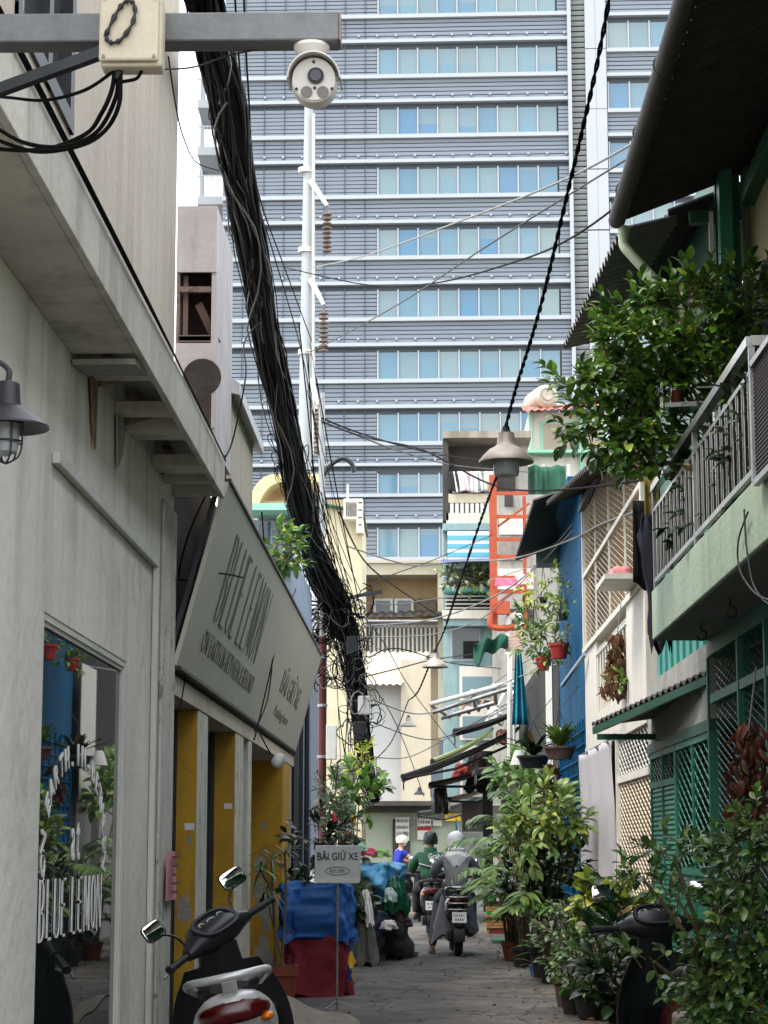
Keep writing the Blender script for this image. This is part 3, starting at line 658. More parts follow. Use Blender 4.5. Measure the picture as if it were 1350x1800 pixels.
# ------------------------------------------------------------------ right side: green house with balcony
YG1 = PX(1247, 1125, XR).y
gh = thing('green_house', 'green grille-fronted house with pale green balcony slab, right foreground', 'house', (XR + .5, YG1 - 3, 0))
zs0, zs1 = PX(1247, 1125, XR).z, None
XB = PY(1147, 1122, YG1).x; zs1 = PY(1147, 1040, YG1).z
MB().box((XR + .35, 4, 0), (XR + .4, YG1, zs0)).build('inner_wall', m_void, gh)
MB().box((XR - .02, 5, zs0 - .12), (XR + .3, YG1, zs0 - .003)).build('head_beam', m_green, gh)
MB().box((XB, 5, zs0), (XR + .4, YG1, zs1)).build('balcony_slab', m_lgreen, gh, bevel=.008)
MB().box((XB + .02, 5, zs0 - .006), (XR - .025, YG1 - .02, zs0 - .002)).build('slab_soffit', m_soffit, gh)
zr = PX(1250, 1230, XR).z
for u in (1249, 1303, 1352, 1420): yy = PX(u, 1300, XR).y; MB().box((XR - .02, yy - .05, 0), (XR + .06, yy, zs0 - .12)).build('grille_post', m_green, gh)
for z in (zr, .9): MB().box((XR - .015, 6, z - .03), (XR + .05, YG1 - .06, z + .03)).build('grille_rail', m_green, gh)
gm = MB(); grille(gm, (XR + .02, 8, .95), (0, YG1 - 8.1, 0), (0, 0, zs0 - 1.08), .22, .055, .0035); gm.build('wire_mesh', m_dgreen, gh, kind='stuff')
MB().box((XR + .06, 6, 0), (XR + .09, YG1 - .06, .87)).build('lower_panel', m_green, gh)
MB().box((XR + .16, 6, .95), (XR + .17, YG1 - .1, zs0 - .13)).build('screen', mat('insect_screen', S(24, 40, 34), .8, .2, 6, bump=0), gh)
# upper floor: wall, posts, beams
m_up = mat('upper_floor_wall', S(132, 126, 92), .9, .08, 1.5, .3, S(110, 104, 76), 3)  # wall colour darkened for the shade under the roof
zroof = PY(1085, 400, YG1).z
MB().box((XR + .35, 5, zs1), (XR + .45, YG1 - .1, zroof + .7)).build('upper_wall', m_up, gh)
MB().box((XR + .3, YG1 - .12, zs1), (XR + 2, YG1 - .02, zroof + .7)).build('end_wall', mat('shaded_green_wall', S(96, 110, 84), .9, .1, 2, .4, S(50, 58, 44), 3), gh)  # pale green darkened to carry the shade under the roof
for k in range(7): MB().box((XR + .30, 5.6 + k * 1.2, zs1 + .02), (XR + .345, 6.75 + k * 1.2, zs1 + 2.1)).build('shade_panel', mat('railing_shade_dark', S(34, 44, 38), .8, .3, 3, .4, S(14, 18, 16), 4), gh)  # dark panels added to stand in for the shade behind the railing
gp = PY(1275, 450, YG1 - .2); MB().box((gp.x - .04, YG1 - .26, zs1), (gp.x + .05, YG1 - .14, zroof + .35)).build('post', m_green, gh)
wp = PY(1252, 450, YG1 - .05); MB().box((wp.x - .015, YG1 - .05, zs1 + .2), (wp.x + .015, YG1 + .0, zroof + .1)).build('thin_post', m_wtrim, gh)
MB().beam(PY(1212, 384, YG1), PY(1400, 372, YG1), .08, .09).build('beam', m_dgreen, gh)
MB().beam((XR + .3, 6, zroof + .42), (XR + .3, YG1 - .3, zroof + .12), .1, .12).build('beam', m_dgreen, gh)
MB().beam(PY(1250, 470, YG1 + .3), PY(1165, 640, YG1 + 1.5), .06, .07).build('brace', m_wood, gh)
# railing along the balcony
yn, yf = PX(1320, 600, XB + .03).y, YG1 - .02; XRl = XB + .03
z_hand, z_top, z_bot = PX(1320, 600, XRl).z, PX(1325, 650, XRl).z, zs1 + .07
MB().beam((XRl, yn, z_hand), (XRl, yf, z_hand), .05, .05).beam((XRl, yn, z_hand), (XR + .3, yn, z_hand), .05, .05, (0, 0, 1)).build('handrail', m_chrome, gh)
MB().beam((XRl, yn, z_top), (XRl, yf, z_top), .025, .025).build('rail', m_chrome, gh)
MB().beam((XRl, 6, z_bot), (XRl, yf, z_bot), .025, .03).build('rail', m_galv, gh)
bal = MB().cyl((0, 0, 0), (0, 0, z_top - z_bot), .013, 8).mesh('baluster', m_chrome, 60)
nb = int((yf - yn) / .19)
for i in range(nb + 1): place('baluster', bal, gh, (XRl, yf - i * .19, z_bot))
for yy in (yn, (yn + yf) / 2, yf): MB().beam((XRl, yy, zs1), (XRl, yy, z_hand), .03, .03).build('post', m_galv, gh)
for i, (u, v) in enumerate(((1232, 1095), (1284, 1052))):
    d = ray(u, v); k = (zs0 - .006 - CH) / d.z; q = V3((d.x * k, d.y * k, zs0 - .006))
    MB().tube(spline([q, q + V3((0, 0, -.04)), q + V3((.03, 0, -.06)), q + V3((.025, 0, -.10)), q + V3((-.01, 0, -.11)), q + V3((-.03, 0, -.085))], 5), .006, 6).build('hook', m_dsteel, gh, smooth=60)
# roof sheets and gutter
zg = zroof; xg = PY(1085, 400, YG1).x
roof = MB().corr((xg + .05, 4, zg + .10), (1.9, 0, .75), (0, YG1 - 3.9, 0), .17, .045, per=6)
roof.build('corrugated_roof', mat('black_corrugated', S(48, 44, 42), .7, .35, 4, .5, S(20, 17, 16), 6, .15, 40), gh, smooth=70)
gutter = [(xg, 3.5, zg + .10), (xg, YG1 + .02, zg + .06)]
MB().tube(gutter, .062, 14).build('gutter', mat('dirty_gutter', S(52, 45, 41), .7, .35, 8, .6, S(16, 14, 13), 9, .2), gh, smooth=60)
for k in range(5): yy = YG1 - .6 - k * 1.15; MB().torus((xg, yy, zg + .08), .064, .006, (0, 1, 0), 18, 5).build('gutter_strap', m_dsteel, gh)
dp = [PY(1098, 398, YG1), PY(1096, 428, YG1), PY(1108, 446, YG1 - .02), PY(1150, 490, YG1 - .05), PY(1210, 548, YG1 - .08), PY(1222, 556, YG1 - .08)]
MB().tube(spline(dp, 5), .036, 12).build('downpipe', mat('pale_green_pipe', S(176, 190, 160), .5, .06, 4, .3, S(90, 96, 78), 6), gh, smooth=60)
# second, lower sheet beyond the gutter (over the grey house)
YH1 = PX(1137, 1200, XR).y
# ------------------------------------------------------------------ grey concrete house with green awning and doors
hc = thing('grey_concrete_house', 'stained grey house with green folding doors and corrugated awning, right side', 'house', (XR + .5, (YG1 + YH1) / 2, 0))
z_w0, z_w1 = PX(1190, 1232, XR).z, PX(1200, 1160, XR).z
MB().box((XR, YG1 + .01, z_w0 - .25), (XR + .3, YH1, z_w1)).build('wall', m_concrete, hc)
MB().box((XR + .12, YG1 + .01, z_w1), (XR + .3, YH1, 6.4)).build('upper_wall', m_dgreen, hc)
for i in range(9): yy = YG1 + .3 + i * (YH1 - YG1 - .5) / 9; MB().box((XR + .05, yy, z_w1), (XR + .09, yy + .2, z_w1 + 1.2)).build('shutter_slat', mat('teal_shutter', S(70, 150, 140), .6, .1, 4), hc)
pA, pB = PY(1090, 405, YG1 + .05), PY(990, 610, YH1 + .3)
acr = pB - pA
MB().corr(pA, V3((.42, 0, .10)), acr, .17, .03).build('roof_flap', mat('grey_corrugated', S(98, 92, 87), .7, .25, 4, .5, S(50, 44, 41), 6, .15, 40, metal=.15), hc, smooth=70)
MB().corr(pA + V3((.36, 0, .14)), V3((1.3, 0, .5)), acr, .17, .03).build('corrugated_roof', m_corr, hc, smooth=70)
# doors
zd = PX(1190, 1300, XR).z
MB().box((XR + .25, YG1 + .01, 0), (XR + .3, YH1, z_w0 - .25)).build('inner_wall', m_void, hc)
MB().box((XR - .01, YG1 + .01, zd - .03), (XR + .06, YH1, zd + .05)).build('transom', m_dgreen, hc)
for k in range(4): yy = YG1 + .2 + k * (YH1 - YG1 - .4) / 3; MB().box((XR, yy, zd), (XR + .03, yy + .025, z_w0 - .25)).build('transom_bar', m_dgreen, hc)
yd1 = PX(1187, 1400, XR).y
for (a, b, t) in ((YG1 + .08, yd1, 0), (yd1 + .02, YH1 - .1, 1)):
    fr = MB(); 
    for yy in (a, (a + b) / 2 - .02, b - .04): fr.box((XR, yy, .05), (XR + .04, yy + .04, zd - .03))
    for z in (.05, 1.25 if t == 0 else 1.95, zd - .08): fr.box((XR + .002, a, z), (XR + .038, b, z + .05))
    d = fr.build('door', m_green, hc)
    if t == 0:
        MB().box((XR + .015, a, .1), (XR + .025, b, 1.25)).build('door_panel', m_green, d, local=True)
        g2 = MB(); grille(g2, (XR + .02, a, 1.3), (0, b - a, 0), (0, 0, zd - 1.38), .26, .09, .006); g2.build('expanded_mesh', m_green, d, local=True, kind='stuff')
    else:
        sl = MB()
        for i in range(46): z = .1 + i * .04; sl.obox((XR + .02, (a + b) / 2, z + .02), (.006, 0, -.01), (0, (b - a) / 2, 0), (.003, 0, .012))
        sl.build('louvres', m_green, d, local=True, kind='stuff')
        g2 = MB(); grille(g2, (XR + .02, a, 2.0), (0, b - a, 0), (0, 0, zd - 2.08), .2, .06, .004); g2.build('wire_mesh', m_dgreen, d, local=True, kind='stuff')
# green framed awning
p0, p1 = PY(1247, 1182, YG1 + .05), PX(1137, 1235, XR); p2 = PY(1038, 1272, YH1 + 2.6)
aw = thing('green_awning', 'green-framed corrugated awning over the green folding doors', 'awning', ((p0 + p2) / 2))
xe = PY(1140, 1235, YG1 + 2.6).x
e0, e1 = V3((p0.x - .3, YG1 + .1, PY(1247, 1195, YG1).z)), V3((PY(1040, 1275, YH1).x, YH1 + .1, PY(1040, 1275, YH1).z))
a0, a1 = PY(1245, 1180, YG1 + .06), PY(1040, 1274, YH1 - .3)
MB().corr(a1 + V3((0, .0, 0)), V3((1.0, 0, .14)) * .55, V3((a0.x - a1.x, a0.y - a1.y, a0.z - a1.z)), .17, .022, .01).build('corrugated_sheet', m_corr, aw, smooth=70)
MB().beam(a0 - V3((-.02, 0, .05)), a1 - V3((-.02, 0, .05)), .03, .06).build('edge_beam', m_dgreen, aw)
MB().beam(a0 + V3((.02, .5, -.12)), (XR, YG1 + .5, a0.z - .12), .04, .05).build('bracket', m_dgreen, aw)
MB().beam(a1 + V3((.02, -.3, -.12)), (XR, a1.y - .3, a1.z - .12), .04, .05).build('bracket', m_dgreen, aw)
# ------------------------------------------------------------------ white house with brown wire-mesh balcony
YW1 = PX(1030, 1300, XR).y
wh = thing('white_house', 'narrow white house with caged mesh balcony and hanging white curtain, right side', 'house', (XR + .5, (YH1 + YW1) / 2, 0))
zt0 = PX(1117, 885, XR).z; z_mesh0 = PX(1075, 1068, XR).z; z_mesh1 = PX(1075, 815, XR).z; z_sill = PX(1075, 1085, XR).z; zop1 = PX(1075, 1095, XR).z; zop0 = PX(1075, 1235, XR).z; zlow = PX(1075, 1290, XR).z
ya, yb = YH1 + .02, YW1
yo0, yo1 = PX(1102, 1150, XR).y, PX(1048, 1150, XR).y
MB().box((XR, ya, zlow), (XR + .3, yo0, zop1)).box((XR, yo1, zlow), (XR + .3, yb, zop1)).box((XR, yo0, zlow), (XR + .3, yo1, zop0)).build('wall', m_wwhite, wh)
MB().box((XR + .28, ya, zlow), (XR + .32, yb, z_mesh1 + .5)).build('inner_wall', mat('inner_beige', S(150, 126, 96), .9, .1, 2), wh)
MB().box((XR - .03, ya, zop1), (XR + .3, yb, z_sill)).build('sill', m_wwhite, wh)
MB().box((XR - .35, ya + .05, z_sill + .003), (XR + .02, ya + 1.0, z_sill + .05)).build('shelf', m_wwhite, wh)
for yy in (ya, yb - .12): MB().box((XR - .02, yy, z_sill), (XR + .08, yy + .12, z_mesh1 + .2)).build('corner_post', m_wwhite, wh)
g3 = MB(); grille(g3, (XR + .02, ya + .12, z_sill), (0, yb - ya - .24, 0), (0, 0, z_mesh1 - z_sill + .1), .28, .068, .005); g3.build('wire_mesh', mat('mesh_tan', S(176, 160, 136), .6, .1, 5, metal=.2), wh, kind='stuff')
zmid = PX(1075, 935, XR).z
MB().beam((XR, ya, zmid), (XR, yb, zmid), .03, .05).build('rail', m_wwhite, wh)
for k in range(1, 4): yy = ya + (yb - ya) * k / 4; MB().beam((XR + .005, yy, z_sill), (XR + .005, yy, z_mesh1), .02, .02).build('mesh_post', m_wtrim, wh)
MB().box((XR + .18, yo0, zop0), (XR + .2, yo1, zop1)).build('window_recess', mat('recess_beige', S(190, 170, 140), .9, .1, 2), wh)
barm = MB().cyl((0, 0, 0), (0, 0, (zop1 - zop0) * .8), .011, 6).mesh('window_bar', m_wtrim, 60)
for i in range(11): place('window_bar', barm, wh, (XR + .012, yo0 + .1 + i * (yo1 - yo0 - .2) / 10, zop0))
MB().cyl((XR + .012, yo0, zop0 + (zop1 - zop0) * .8), (XR + .012, yo1, zop0 + (zop1 - zop0) * .8), .02, 8).cyl((XR + .05, yo0, zop1 - .1), (XR + .05, yo1, zop1 - .1), .03, 8).build('rail', m_wtrim, wh, smooth=60)
# ground floor: gate and curtain
yg0, yg1 = PX(1128, 1450, XR).y, PX(1085, 1450, XR).y
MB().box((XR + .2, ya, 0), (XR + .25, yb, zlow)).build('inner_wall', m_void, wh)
MB().box((XR - .01, yg1 - .08, 0), (XR + .1, yg1, zlow)).box((XR - .01, ya, zlow - .08), (XR + .1, yb, zlow)).build('gate_frame', m_wwhite, wh)
ztr = PX(1105, 1365, XR).z
g4 = MB(); grille(g4, (XR + .03, ya + .05, .2), (0, yg1 - ya - .13, 0), (0, 0, ztr - .25), .28, .075, .008); gt = g4.build('gate', mat('cream_gate', S(214, 200, 176), .6, .1, 4, .3, S(120, 100, 80), 6), wh, kind='stuff')
MB().box((XR + .07, ya + .05, .2), (XR + .08, yg1 - .08, ztr - .05)).build('gate_backing', mat('gate_back', S(120, 106, 88), .8, .15, 6), wh)
for z in (.75, ztr): MB().box((XR + .0, ya, z - .035), (XR + .06, yg1 - .08, z + .035)).build('gate_rail', m_wwhite, wh)
g5 = MB(); grille(g5, (XR + .03, ya + .05, ztr + .04), (0, yg1 - ya - .13, 0), (0, 0, zlow - ztr - .13), .26, .085, .007); g5.build('transom_mesh', m_wtrim, wh, kind='stuff')
# eaves over the mesh balcony
q0, q1 = PY(1058, 800, YH1 + .6), PY(960, 886, YW1 + .4)
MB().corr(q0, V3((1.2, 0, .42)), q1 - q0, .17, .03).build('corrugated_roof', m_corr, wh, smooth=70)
MB().beam(V3((XR - .02, ya, z_mesh1 + .15)), V3((XR - .02, yb, z_mesh1 + .15)), .06, .08).build('eaves_beam', m_dsteel, wh)
cu = thing('white_curtain', 'long grey-white cloth hanging in folds across the white house entrance', 'curtain', (XR - .08, (yg1 + YW1) / 2, .5))
cz1, cz0 = PX(1055, 1308, XR - .08).z, PX(1055, 1555, XR - .08).z; c0, c1 = yg1 + .02, YW1 - .05
def cfn(a, b): return V3((XR - .05 + .05 * math.sin(a * 17 + b * 1.4 + .6 * math.sin(b * 5)) * (1 - .35 * b) + .02 * math.sin(a * 37 + 2 + b * 3), c0 + (c1 - c0) * (a + .03 * math.sin(b * 7) * (1 - b)), cz0 + (cz1 - cz0) * b - .10 * math.sin(a * math.pi) * (1 - b) + .03 * math.sin(a * 9) * (1 - b)))
MB().slab(cfn, 60, 20, (.004, 0, 0)).build('cloth', mat('curtain_cloth', S(176, 172, 174), .85, .05, 3, .2, S(150, 146, 146), 3, .1), cu, smooth=180)
MB().cyl((XR - .05, c0 - .1, cz1 + .01), (XR - .05, c1 + .1, cz1 + .01), .012, 8).build('curtain_rod', m_galv, cu)
# ------------------------------------------------------------------ blue house
YB1 = PX(983, 1300, XR).y
bh = thing('blue_house', 'deep blue painted house with corrugated eaves behind the white house', 'house', (XR + .5, (YW1 + YB1) / 2, 0))
zbt = PX(1000, 880, XR).z
MB().box((XR + .02, YW1 + .02, 0), (XR + .3, YB1, zbt)).build('wall', m_blue, bh)
MB().box((XR - .3, YB1 - .02, PX(985, 985, XR).z), (XR + .02, YB1 + .06, zbt)).build('gable_board', mat('pale_gable', S(120, 134, 128), .8, .1, 3), bh)
r0, r1 = PY(938, 880, YW1 + 1.0), PY(905, 985, YB1 + .5)
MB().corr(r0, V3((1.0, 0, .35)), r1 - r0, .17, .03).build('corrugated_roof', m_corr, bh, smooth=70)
MB().beam((XR - .02, YW1 + .1, zbt - .1), (XR - .02, YB1, zbt - .1), .3, .1).build('fascia', m_blue, bh)
for i in range(16): z = .3 + i * .17; MB().box((XR - .005, YW1 + .05, z), (XR + .015, YB1 - .05, z + .02)).build('grid_bar', m_blue, bh)
for i in range(12): yy = YW1 + .1 + i * (YB1 - YW1 - .2) / 11; MB().box((XR - .006, yy, .3), (XR + .016, yy + .02, 3.0)).build('grid_bar', m_blue, bh)
MB().beam(PX(988, 1205, XR - .2), PX(1028, 1150, XR - .05), .04, .04).build('stair_rail', m_bluegrey, bh)
# ------------------------------------------------------------------ run of dark stall fronts beyond the blue house
YS1 = PX(905, 1400, XR).y
st = thing('dark_shop_row', 'dark cluttered row of shop fronts under awnings beyond the blue house', 'shop', (XR + .5, (YB1 + YS1) / 2, 0))
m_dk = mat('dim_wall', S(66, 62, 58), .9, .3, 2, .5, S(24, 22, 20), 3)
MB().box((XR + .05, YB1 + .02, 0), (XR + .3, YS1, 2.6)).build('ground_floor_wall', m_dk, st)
MB().box((XR + .1, YB1 + .02, 2.6), (XR + .3, YS1, 4.6)).build('upper_wall', mat('open_bay_shade', S(40, 40, 40), .9, .3, 2, .5, S(14, 14, 14), 3), st)  # coloured near-black to stand for the shade of an open bay
for k in range(3): MB().box((XR + .02, YB1 + .6 + k * 2.2, .0), (XR + .06, YB1 + 2.0 + k * 2.2, 2.2)).build('shutter', mat('shutter_grey', S(120, 120, 116), .6, .15, 3), st)
wpz = PX(955, 1300, XR - .05)
MB().corr((XR - .08, YB1 + .2, 2.1), (0, 0, 2.0), (0, 1.3, 0), .12, .015).build('white_sheet_panel', m_wtrim, st, smooth=60)
MB().box((XR - .3, YS1 - .6, 0), (XR + .06, YS1, 3.1)).build('concrete_pier', m_concrete, st)
# ------------------------------------------------------------------ office tower
DT = 118.0
X0 = PY(740, 500, DT).x
TW = thing('office_tower', 'tall grey office tower with blue window bands and white ledges', 'tower', (X0, DT, 0), R(-1.6))
tx = lambda u: PY(u, 500, DT).x - X0
tz = lambda v: PY(740, v, DT).z
m_slat = mat('tower_slat', S(134, 144, 154), .5, .05, .05, bump=0)
m_tback = mat('tower_back', S(80, 88, 98), .7, .05, .1, bump=0)
m_twhite = mat('tower_white', S(166, 172, 177), .5, .04, .1, .15, S(170, 172, 174), .3, 0)
m_tdark = mat('tower_reveal', S(74, 76, 70), .7, .05, .1, bump=0)
m_tlouv = mat('tower_louvre', S(120, 124, 124), .6, .05, .1, bump=0)
m_tglass = glass('tower_glass', (.1, .2, .32), .05, 1.6, .6, blotch=[S(78, 118, 136), S(92, 126, 140), S(74, 114, 136), S(102, 128, 134), S(84, 122, 138), S(108, 130, 132), S(64, 110, 140), S(94, 122, 130)], bs=.12)
sv = [-186, -80.5, 25, 130.7, 236, 342, 449.6, 557.5, 666, 776, 867.5, 978.7, 1090]
zs_ = [tz(v) for v in sv]; xa, xb2, xc = tx(388), tx(662), tx(1003)
MB().box((xa, .35, 0), (tx(1225), 14, zs_[0] + 5)).build('core', m_tback, TW, local=True)
slat_cache = {}
def slat(x0, x1, z, h):
    key = (round(x0, 2), round(x1, 2), round(h, 2))
    if key not in slat_cache: slat_cache[key] = MB().obox(((x0 + x1) / 2, 0, h / 2), ((x1 - x0) / 2, 0, 0), (0, .03, .012), (0, -.02, h / 2 - .035)).mesh('slat', m_slat)
    o = bpy.data.objects.new('slat', slat_cache[key]); C.objects.link(o); o.parent = TW; o.location = (0, .2, z)
def band(name, x0, x1, z0, z1, yy, m):
    MB().box((x0, yy, z0), (x1, .34, z1)).build(name, m, TW, local=True)
pane_cache = {}
def panes(x0, x1, n, z0, z1):
    w_ = (x1 - x0) / n
    band('window_surround', x0, x1, z0, z1, .26, m_tdark)
    for i in range(n):
        key = (round(w_, 2), round(z1 - z0, 1))
        if key not in pane_cache: pane_cache[key] = (MB().box((.06, 0, .06), (w_ - .06, .03, z1 - z0 - .08)).mesh('window_pane', m_tglass), MB().box((-.045, -.09, 0), (.045, .03, z1 - z0)).mesh('mullion', m_twhite))
        for j, nm_ in ((0, 'window_pane'), (1, 'mullion')):
            o = bpy.data.objects.new(nm_, pane_cache[key][j]); C.objects.link(o); o.parent = TW; o.location = (x0 + i * w_, .2, z0)
            if j == 0: o.rotation_euler = (R(random.uniform(-.5, .5)), 0, R(random.uniform(-.5, .5)))
studs = MB()
for i in range(1, len(sv)):
    z = zs_[i]; h = zs_[i - 1] - z
    zw = z + .455 * h
    band('sill_band', xa, xc, z - .062 * h, z, -.12, m_twhite)
    band('head_band', xa, xc, z + .535 * h, z + .59 * h, -.08, m_twhite)
    for k in range(5): sh = (.345 * h) / 5; slat(xa, xc, z + .593 * h + k * sh, sh)
    if i == 10: zw = z + .40 * h
    panes(tx(664), tx(984), 9, z, zw)
    for k in range(7): sh = (.455 * h) / 7; slat(xa, xb2, z + k * sh, sh); slat(tx(985.5), xc, z + k * sh, sh)
    u = 395
    while u < 1000:
        studs.obox((tx(u), .02, z + .65 * h), (.055, 0, 0), (0, .12, 0), (0, 0, .06)); u += 33.5
    # right wing
    zr_ = z - .62 * h
    band('sill_band', tx(1073), tx(1225), zr_ - .062 * h, zr_, -.12, m_twhite); band('head_band', tx(1073), tx(1225), zr_ + .535 * h, zr_ + .59 * h, -.08, m_twhite)
    for k in range(5): sh = (.345 * h) / 5; slat(tx(1073), tx(1225), zr_ + .593 * h + k * sh, sh)
    panes(tx(1075), tx(1225), 4, zr_, zr_ + .455 * h)
    MB().box((tx(1034.5), -.06, zr_ + .02), (tx(1053), .3, zr_ + h - .05)).build('cladding_panel', m_twhite, TW, local=True)
    MB().box((tx(1053.4), -.06, zr_ + .02), (tx(1072), .3, zr_ + h - .05)).build('cladding_panel', m_twhite, TW, local=True)
studs.build('light_studs', m_twhite, TW, local=True, kind='stuff')
MB().box((xc, -.25, 0), (tx(1009.5), .4, zs_[0] + 5)).build('corner_fin', m_twhite, TW, local=True)
lv = MB(); z = 8
while z < zs_[0] + 4: lv.obox(((tx(1009.6) + tx(1034)) / 2, .12, z), ((tx(1034) - tx(1009.6)) / 2, 0, 0), (0, .08, .08), (0, -.02, .09)); z += .34
lv.build('louvre_strip', m_tlouv, TW, local=True, kind='stuff')
for u in (425, 461, 497, 533, 569, 605, 641): MB().box((tx(u) - .02, .1, 0), (tx(u) + .02, .16, zs_[0] + 4)).build('panel_joint', m_tback, TW, local=True)
# open stair balconies left of the tower
sb = thing('balcony_stack', 'slim white stack of open balconies beside the tower edge', 'balconies', PY(368, 1400, 125))
for v in (95, 175, 258, 345, 430):
    a, b = PY(347, v, 124), PY(392, v + 14, 124); MB().box((a.x, 124, b.z), (b.x, 128, a.z)).build('slab', m_twhite, sb)
    r_ = MB()
    for k in range(9): x = a.x + (b.x - a.x) * k / 8; r_.box((x - .03, 124, a.z), (x + .03, 124.06, a.z + 1.3))
    r_.box((a.x, 124, a.z + 1.3), (b.x, 124.08, a.z + 1.4)); r_.build('railing', m_twhite, sb)
MB().box((PY(350, 300, 127).x, 127.2, 0), (PY(356, 300, 127).x, 128, PY(350, 40, 127).z)).build('column', m_twhite, sb)

# ------------------------------------------------------------------ far end of the alley
def fx(u, Y, v=1200): return PY(u, v, Y).x
def fz(v, Y, u=740): return PY(u, v, Y).z
def fbox(mb, u0, u1, v0, v1, Y, d=.2, dy=0):
    return mb.box((fx(u0, Y), Y + dy, fz(v1, Y)), (fx(u1, Y), Y + dy + d, fz(v0, Y)))
def fpart(name, m, par, u0, u1, v0, v1, Y, d=.2, dy=0): return fbox(MB(), u0, u1, v0, v1, Y, d, dy).build(name, m, par)
# white end building over the ground-floor wall
YE2 = 55.0
eb = thing('white_end_building', 'white building with cream corrugated roof closing the alley', 'building', (0, YE2 + 2, 0))
fpart('wall', mat('end_white', S(186, 188, 186), .85, .05, 1.5, .3, S(150, 146, 138), 3), eb, 585, 705, 1195, 1408, YE2, 4, .5)
fpart('projecting_wall', m_cream, eb, 705, 757, 1160, 1408, YE2, 3, 0)
ra, rb = PY(588, 1203, YE2 - .3), PY(704, 1203, YE2 - .3)
MB().corr(ra, V3((.8, 2.4, fz(1155, YE2 + 2) - ra.z + .15)), rb - ra, .18, .03).build('corrugated_roof', mat('cream_sheet', S(192, 184, 158), .6, .05, 2, .2, S(160, 146, 116), 4), eb, smooth=70)
fpart('overhang_shade', m_dk, eb, 600, 760, 1408, 1416, YE2, 3)  # dark strip painting the shade under the overhang
fpart('ground_floor_wall', mat('end_green_wall', S(150, 158, 140), .9, .08, 1.5, .3, S(96, 98, 86), 3), eb, 640, 905, 1412, 1600, YE2 + 1.5, .3)
fpart('doorway', m_dk, eb, 690, 720, 1440, 1600, YE2 + 1.45, .04); fpart('shutter', mat('shutter_pale', S(150, 150, 146), .7, .1, 4), eb, 812, 850, 1460, 1600, YE2 + 1.4, .05)
fpart('lintel', m_dk, eb, 640, 905, 1416, 1428, YE2 + .9, .5)
def poster(label, u0, u1, v0, v1, col, lines, bandcol=None):
    Y = YE2 + 1.36; t = thing('poster', label, 'poster', (fx((u0 + u1) / 2, Y), Y, fz(v1, Y)), group='posters on the end wall')
    fpart('sheet', mat('poster_%d' % u0, col, .8, .04, 3, bump=0), t, u0, u1, v0, v1, Y, .02)
    if bandcol: fpart('colour_band', mat('band_%d' % u0, bandcol, .8, .05, 3, bump=0), t, u0, u1, v0 + (v1 - v0) * .35, v0 + (v1 - v0) * .55, Y - .006, .004)
    for i, k in enumerate(lines):
        zc = fz(v0 + (v1 - v0) * (.15 + .28 * i), Y); put_text(k, m_ink2, t, fit(k, (fx(u1, Y) - fx(u0, Y)) * .85, .12, None, basis((1, 0, 0), (0, 0, 1), (0, -1, 0), (fx((u0 + u1) / 2, Y), Y - .008, zc))))
m_ink2 = mat('poster_ink', S(46, 44, 44), .8, 0.05, 3, bump=0)
poster('white printed notice with black headline beside the doorway', 695, 719, 1437, 1478, S(206, 204, 198), ['po0', 'po1', 'po3'])
poster('white notice with a red band on the green end wall', 733, 757, 1440, 1476, S(206, 200, 194), ['po2', 'po3'], S(178, 58, 48))
poster('small pale paper high on the green end wall', 760, 776, 1438, 1452, S(190, 188, 182), ['po1'])
ys_ = thing('yellow_sign', 'small bright yellow sign on the end wall', 'sign', (fx(794, YE2 + 1), YE2 + 1.2, fz(1444, YE2 + 1)))
fpart('board', mat('bright_yellow', S(240, 204, 20), .5, .03, 3, bump=0), ys_, 781, 808, 1430, 1443, YE2 + 1.2, .03)
c = (fx(794.5, YE2 + 1.2), YE2 + 1.194, fz(1436, YE2 + 1.2)); put_text('po2', mat('sign_red', S(170, 50, 30), .6, .05, 3, bump=0), ys_, fit('po2', .26, .08, None, basis((1, 0, 0), (0, 0, 1), (0, -1, 0), c)))
# beige building
Y3 = 64.0
bb = thing('beige_apartment_house', 'beige house with recessed balcony and white framed windows behind the white building', 'house', (fx(700, Y3), Y3 + 2, 0))
fpart('back_wall', m_peach, bb, 615, 778, 1000, 1080, Y3, .3, 1.2); fpart('parapet', m_cream, bb, 615, 778, 990, 1010, Y3, 1.4)
fpart('cornice', m_cream, bb, 612, 781, 986, 990, Y3, 1.6, -.1); fpart('pier', m_cream, bb, 770, 779, 1010, 1300, Y3, 1.2); fpart('pier', m_cream, bb, 615, 640, 1010, 1300, Y3, 1.2)
for (u0, u1) in ((655, 690), (693, 727)):
    w_ = fpart('window_frame', m_wtrim, bb, u0, u1, 1046, 1078, Y3, .1, .9); fbox(MB(), u0 + 5, u1 - 5, 1050, 1076, Y3, .03, .87).build('window_pane', m_winglass, w_, local=True)
fpart('curtain', mat('brown_curtain', S(110, 96, 84), .9, .2, 8), bb, 733, 768, 1046, 1078, Y3, .05, .9)
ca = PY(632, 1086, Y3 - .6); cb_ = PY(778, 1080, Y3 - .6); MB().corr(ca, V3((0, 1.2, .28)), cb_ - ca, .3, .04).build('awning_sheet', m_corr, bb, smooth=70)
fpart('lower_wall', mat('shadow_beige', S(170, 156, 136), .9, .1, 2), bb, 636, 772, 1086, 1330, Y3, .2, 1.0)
bars = MB().box((-.03, 0, 0), (.03, .05, fz(1098, Y3) - fz(1160, Y3))).mesh('window_bar', m_wtrim)
for k in range(17): place('window_bar', bars, bb, (fx(642 + k * 7.6, Y3), Y3 + .3, fz(1160, Y3)))
fpart('rail', m_wtrim, bb, 640, 770, 1097, 1100, Y3, .05, .3)
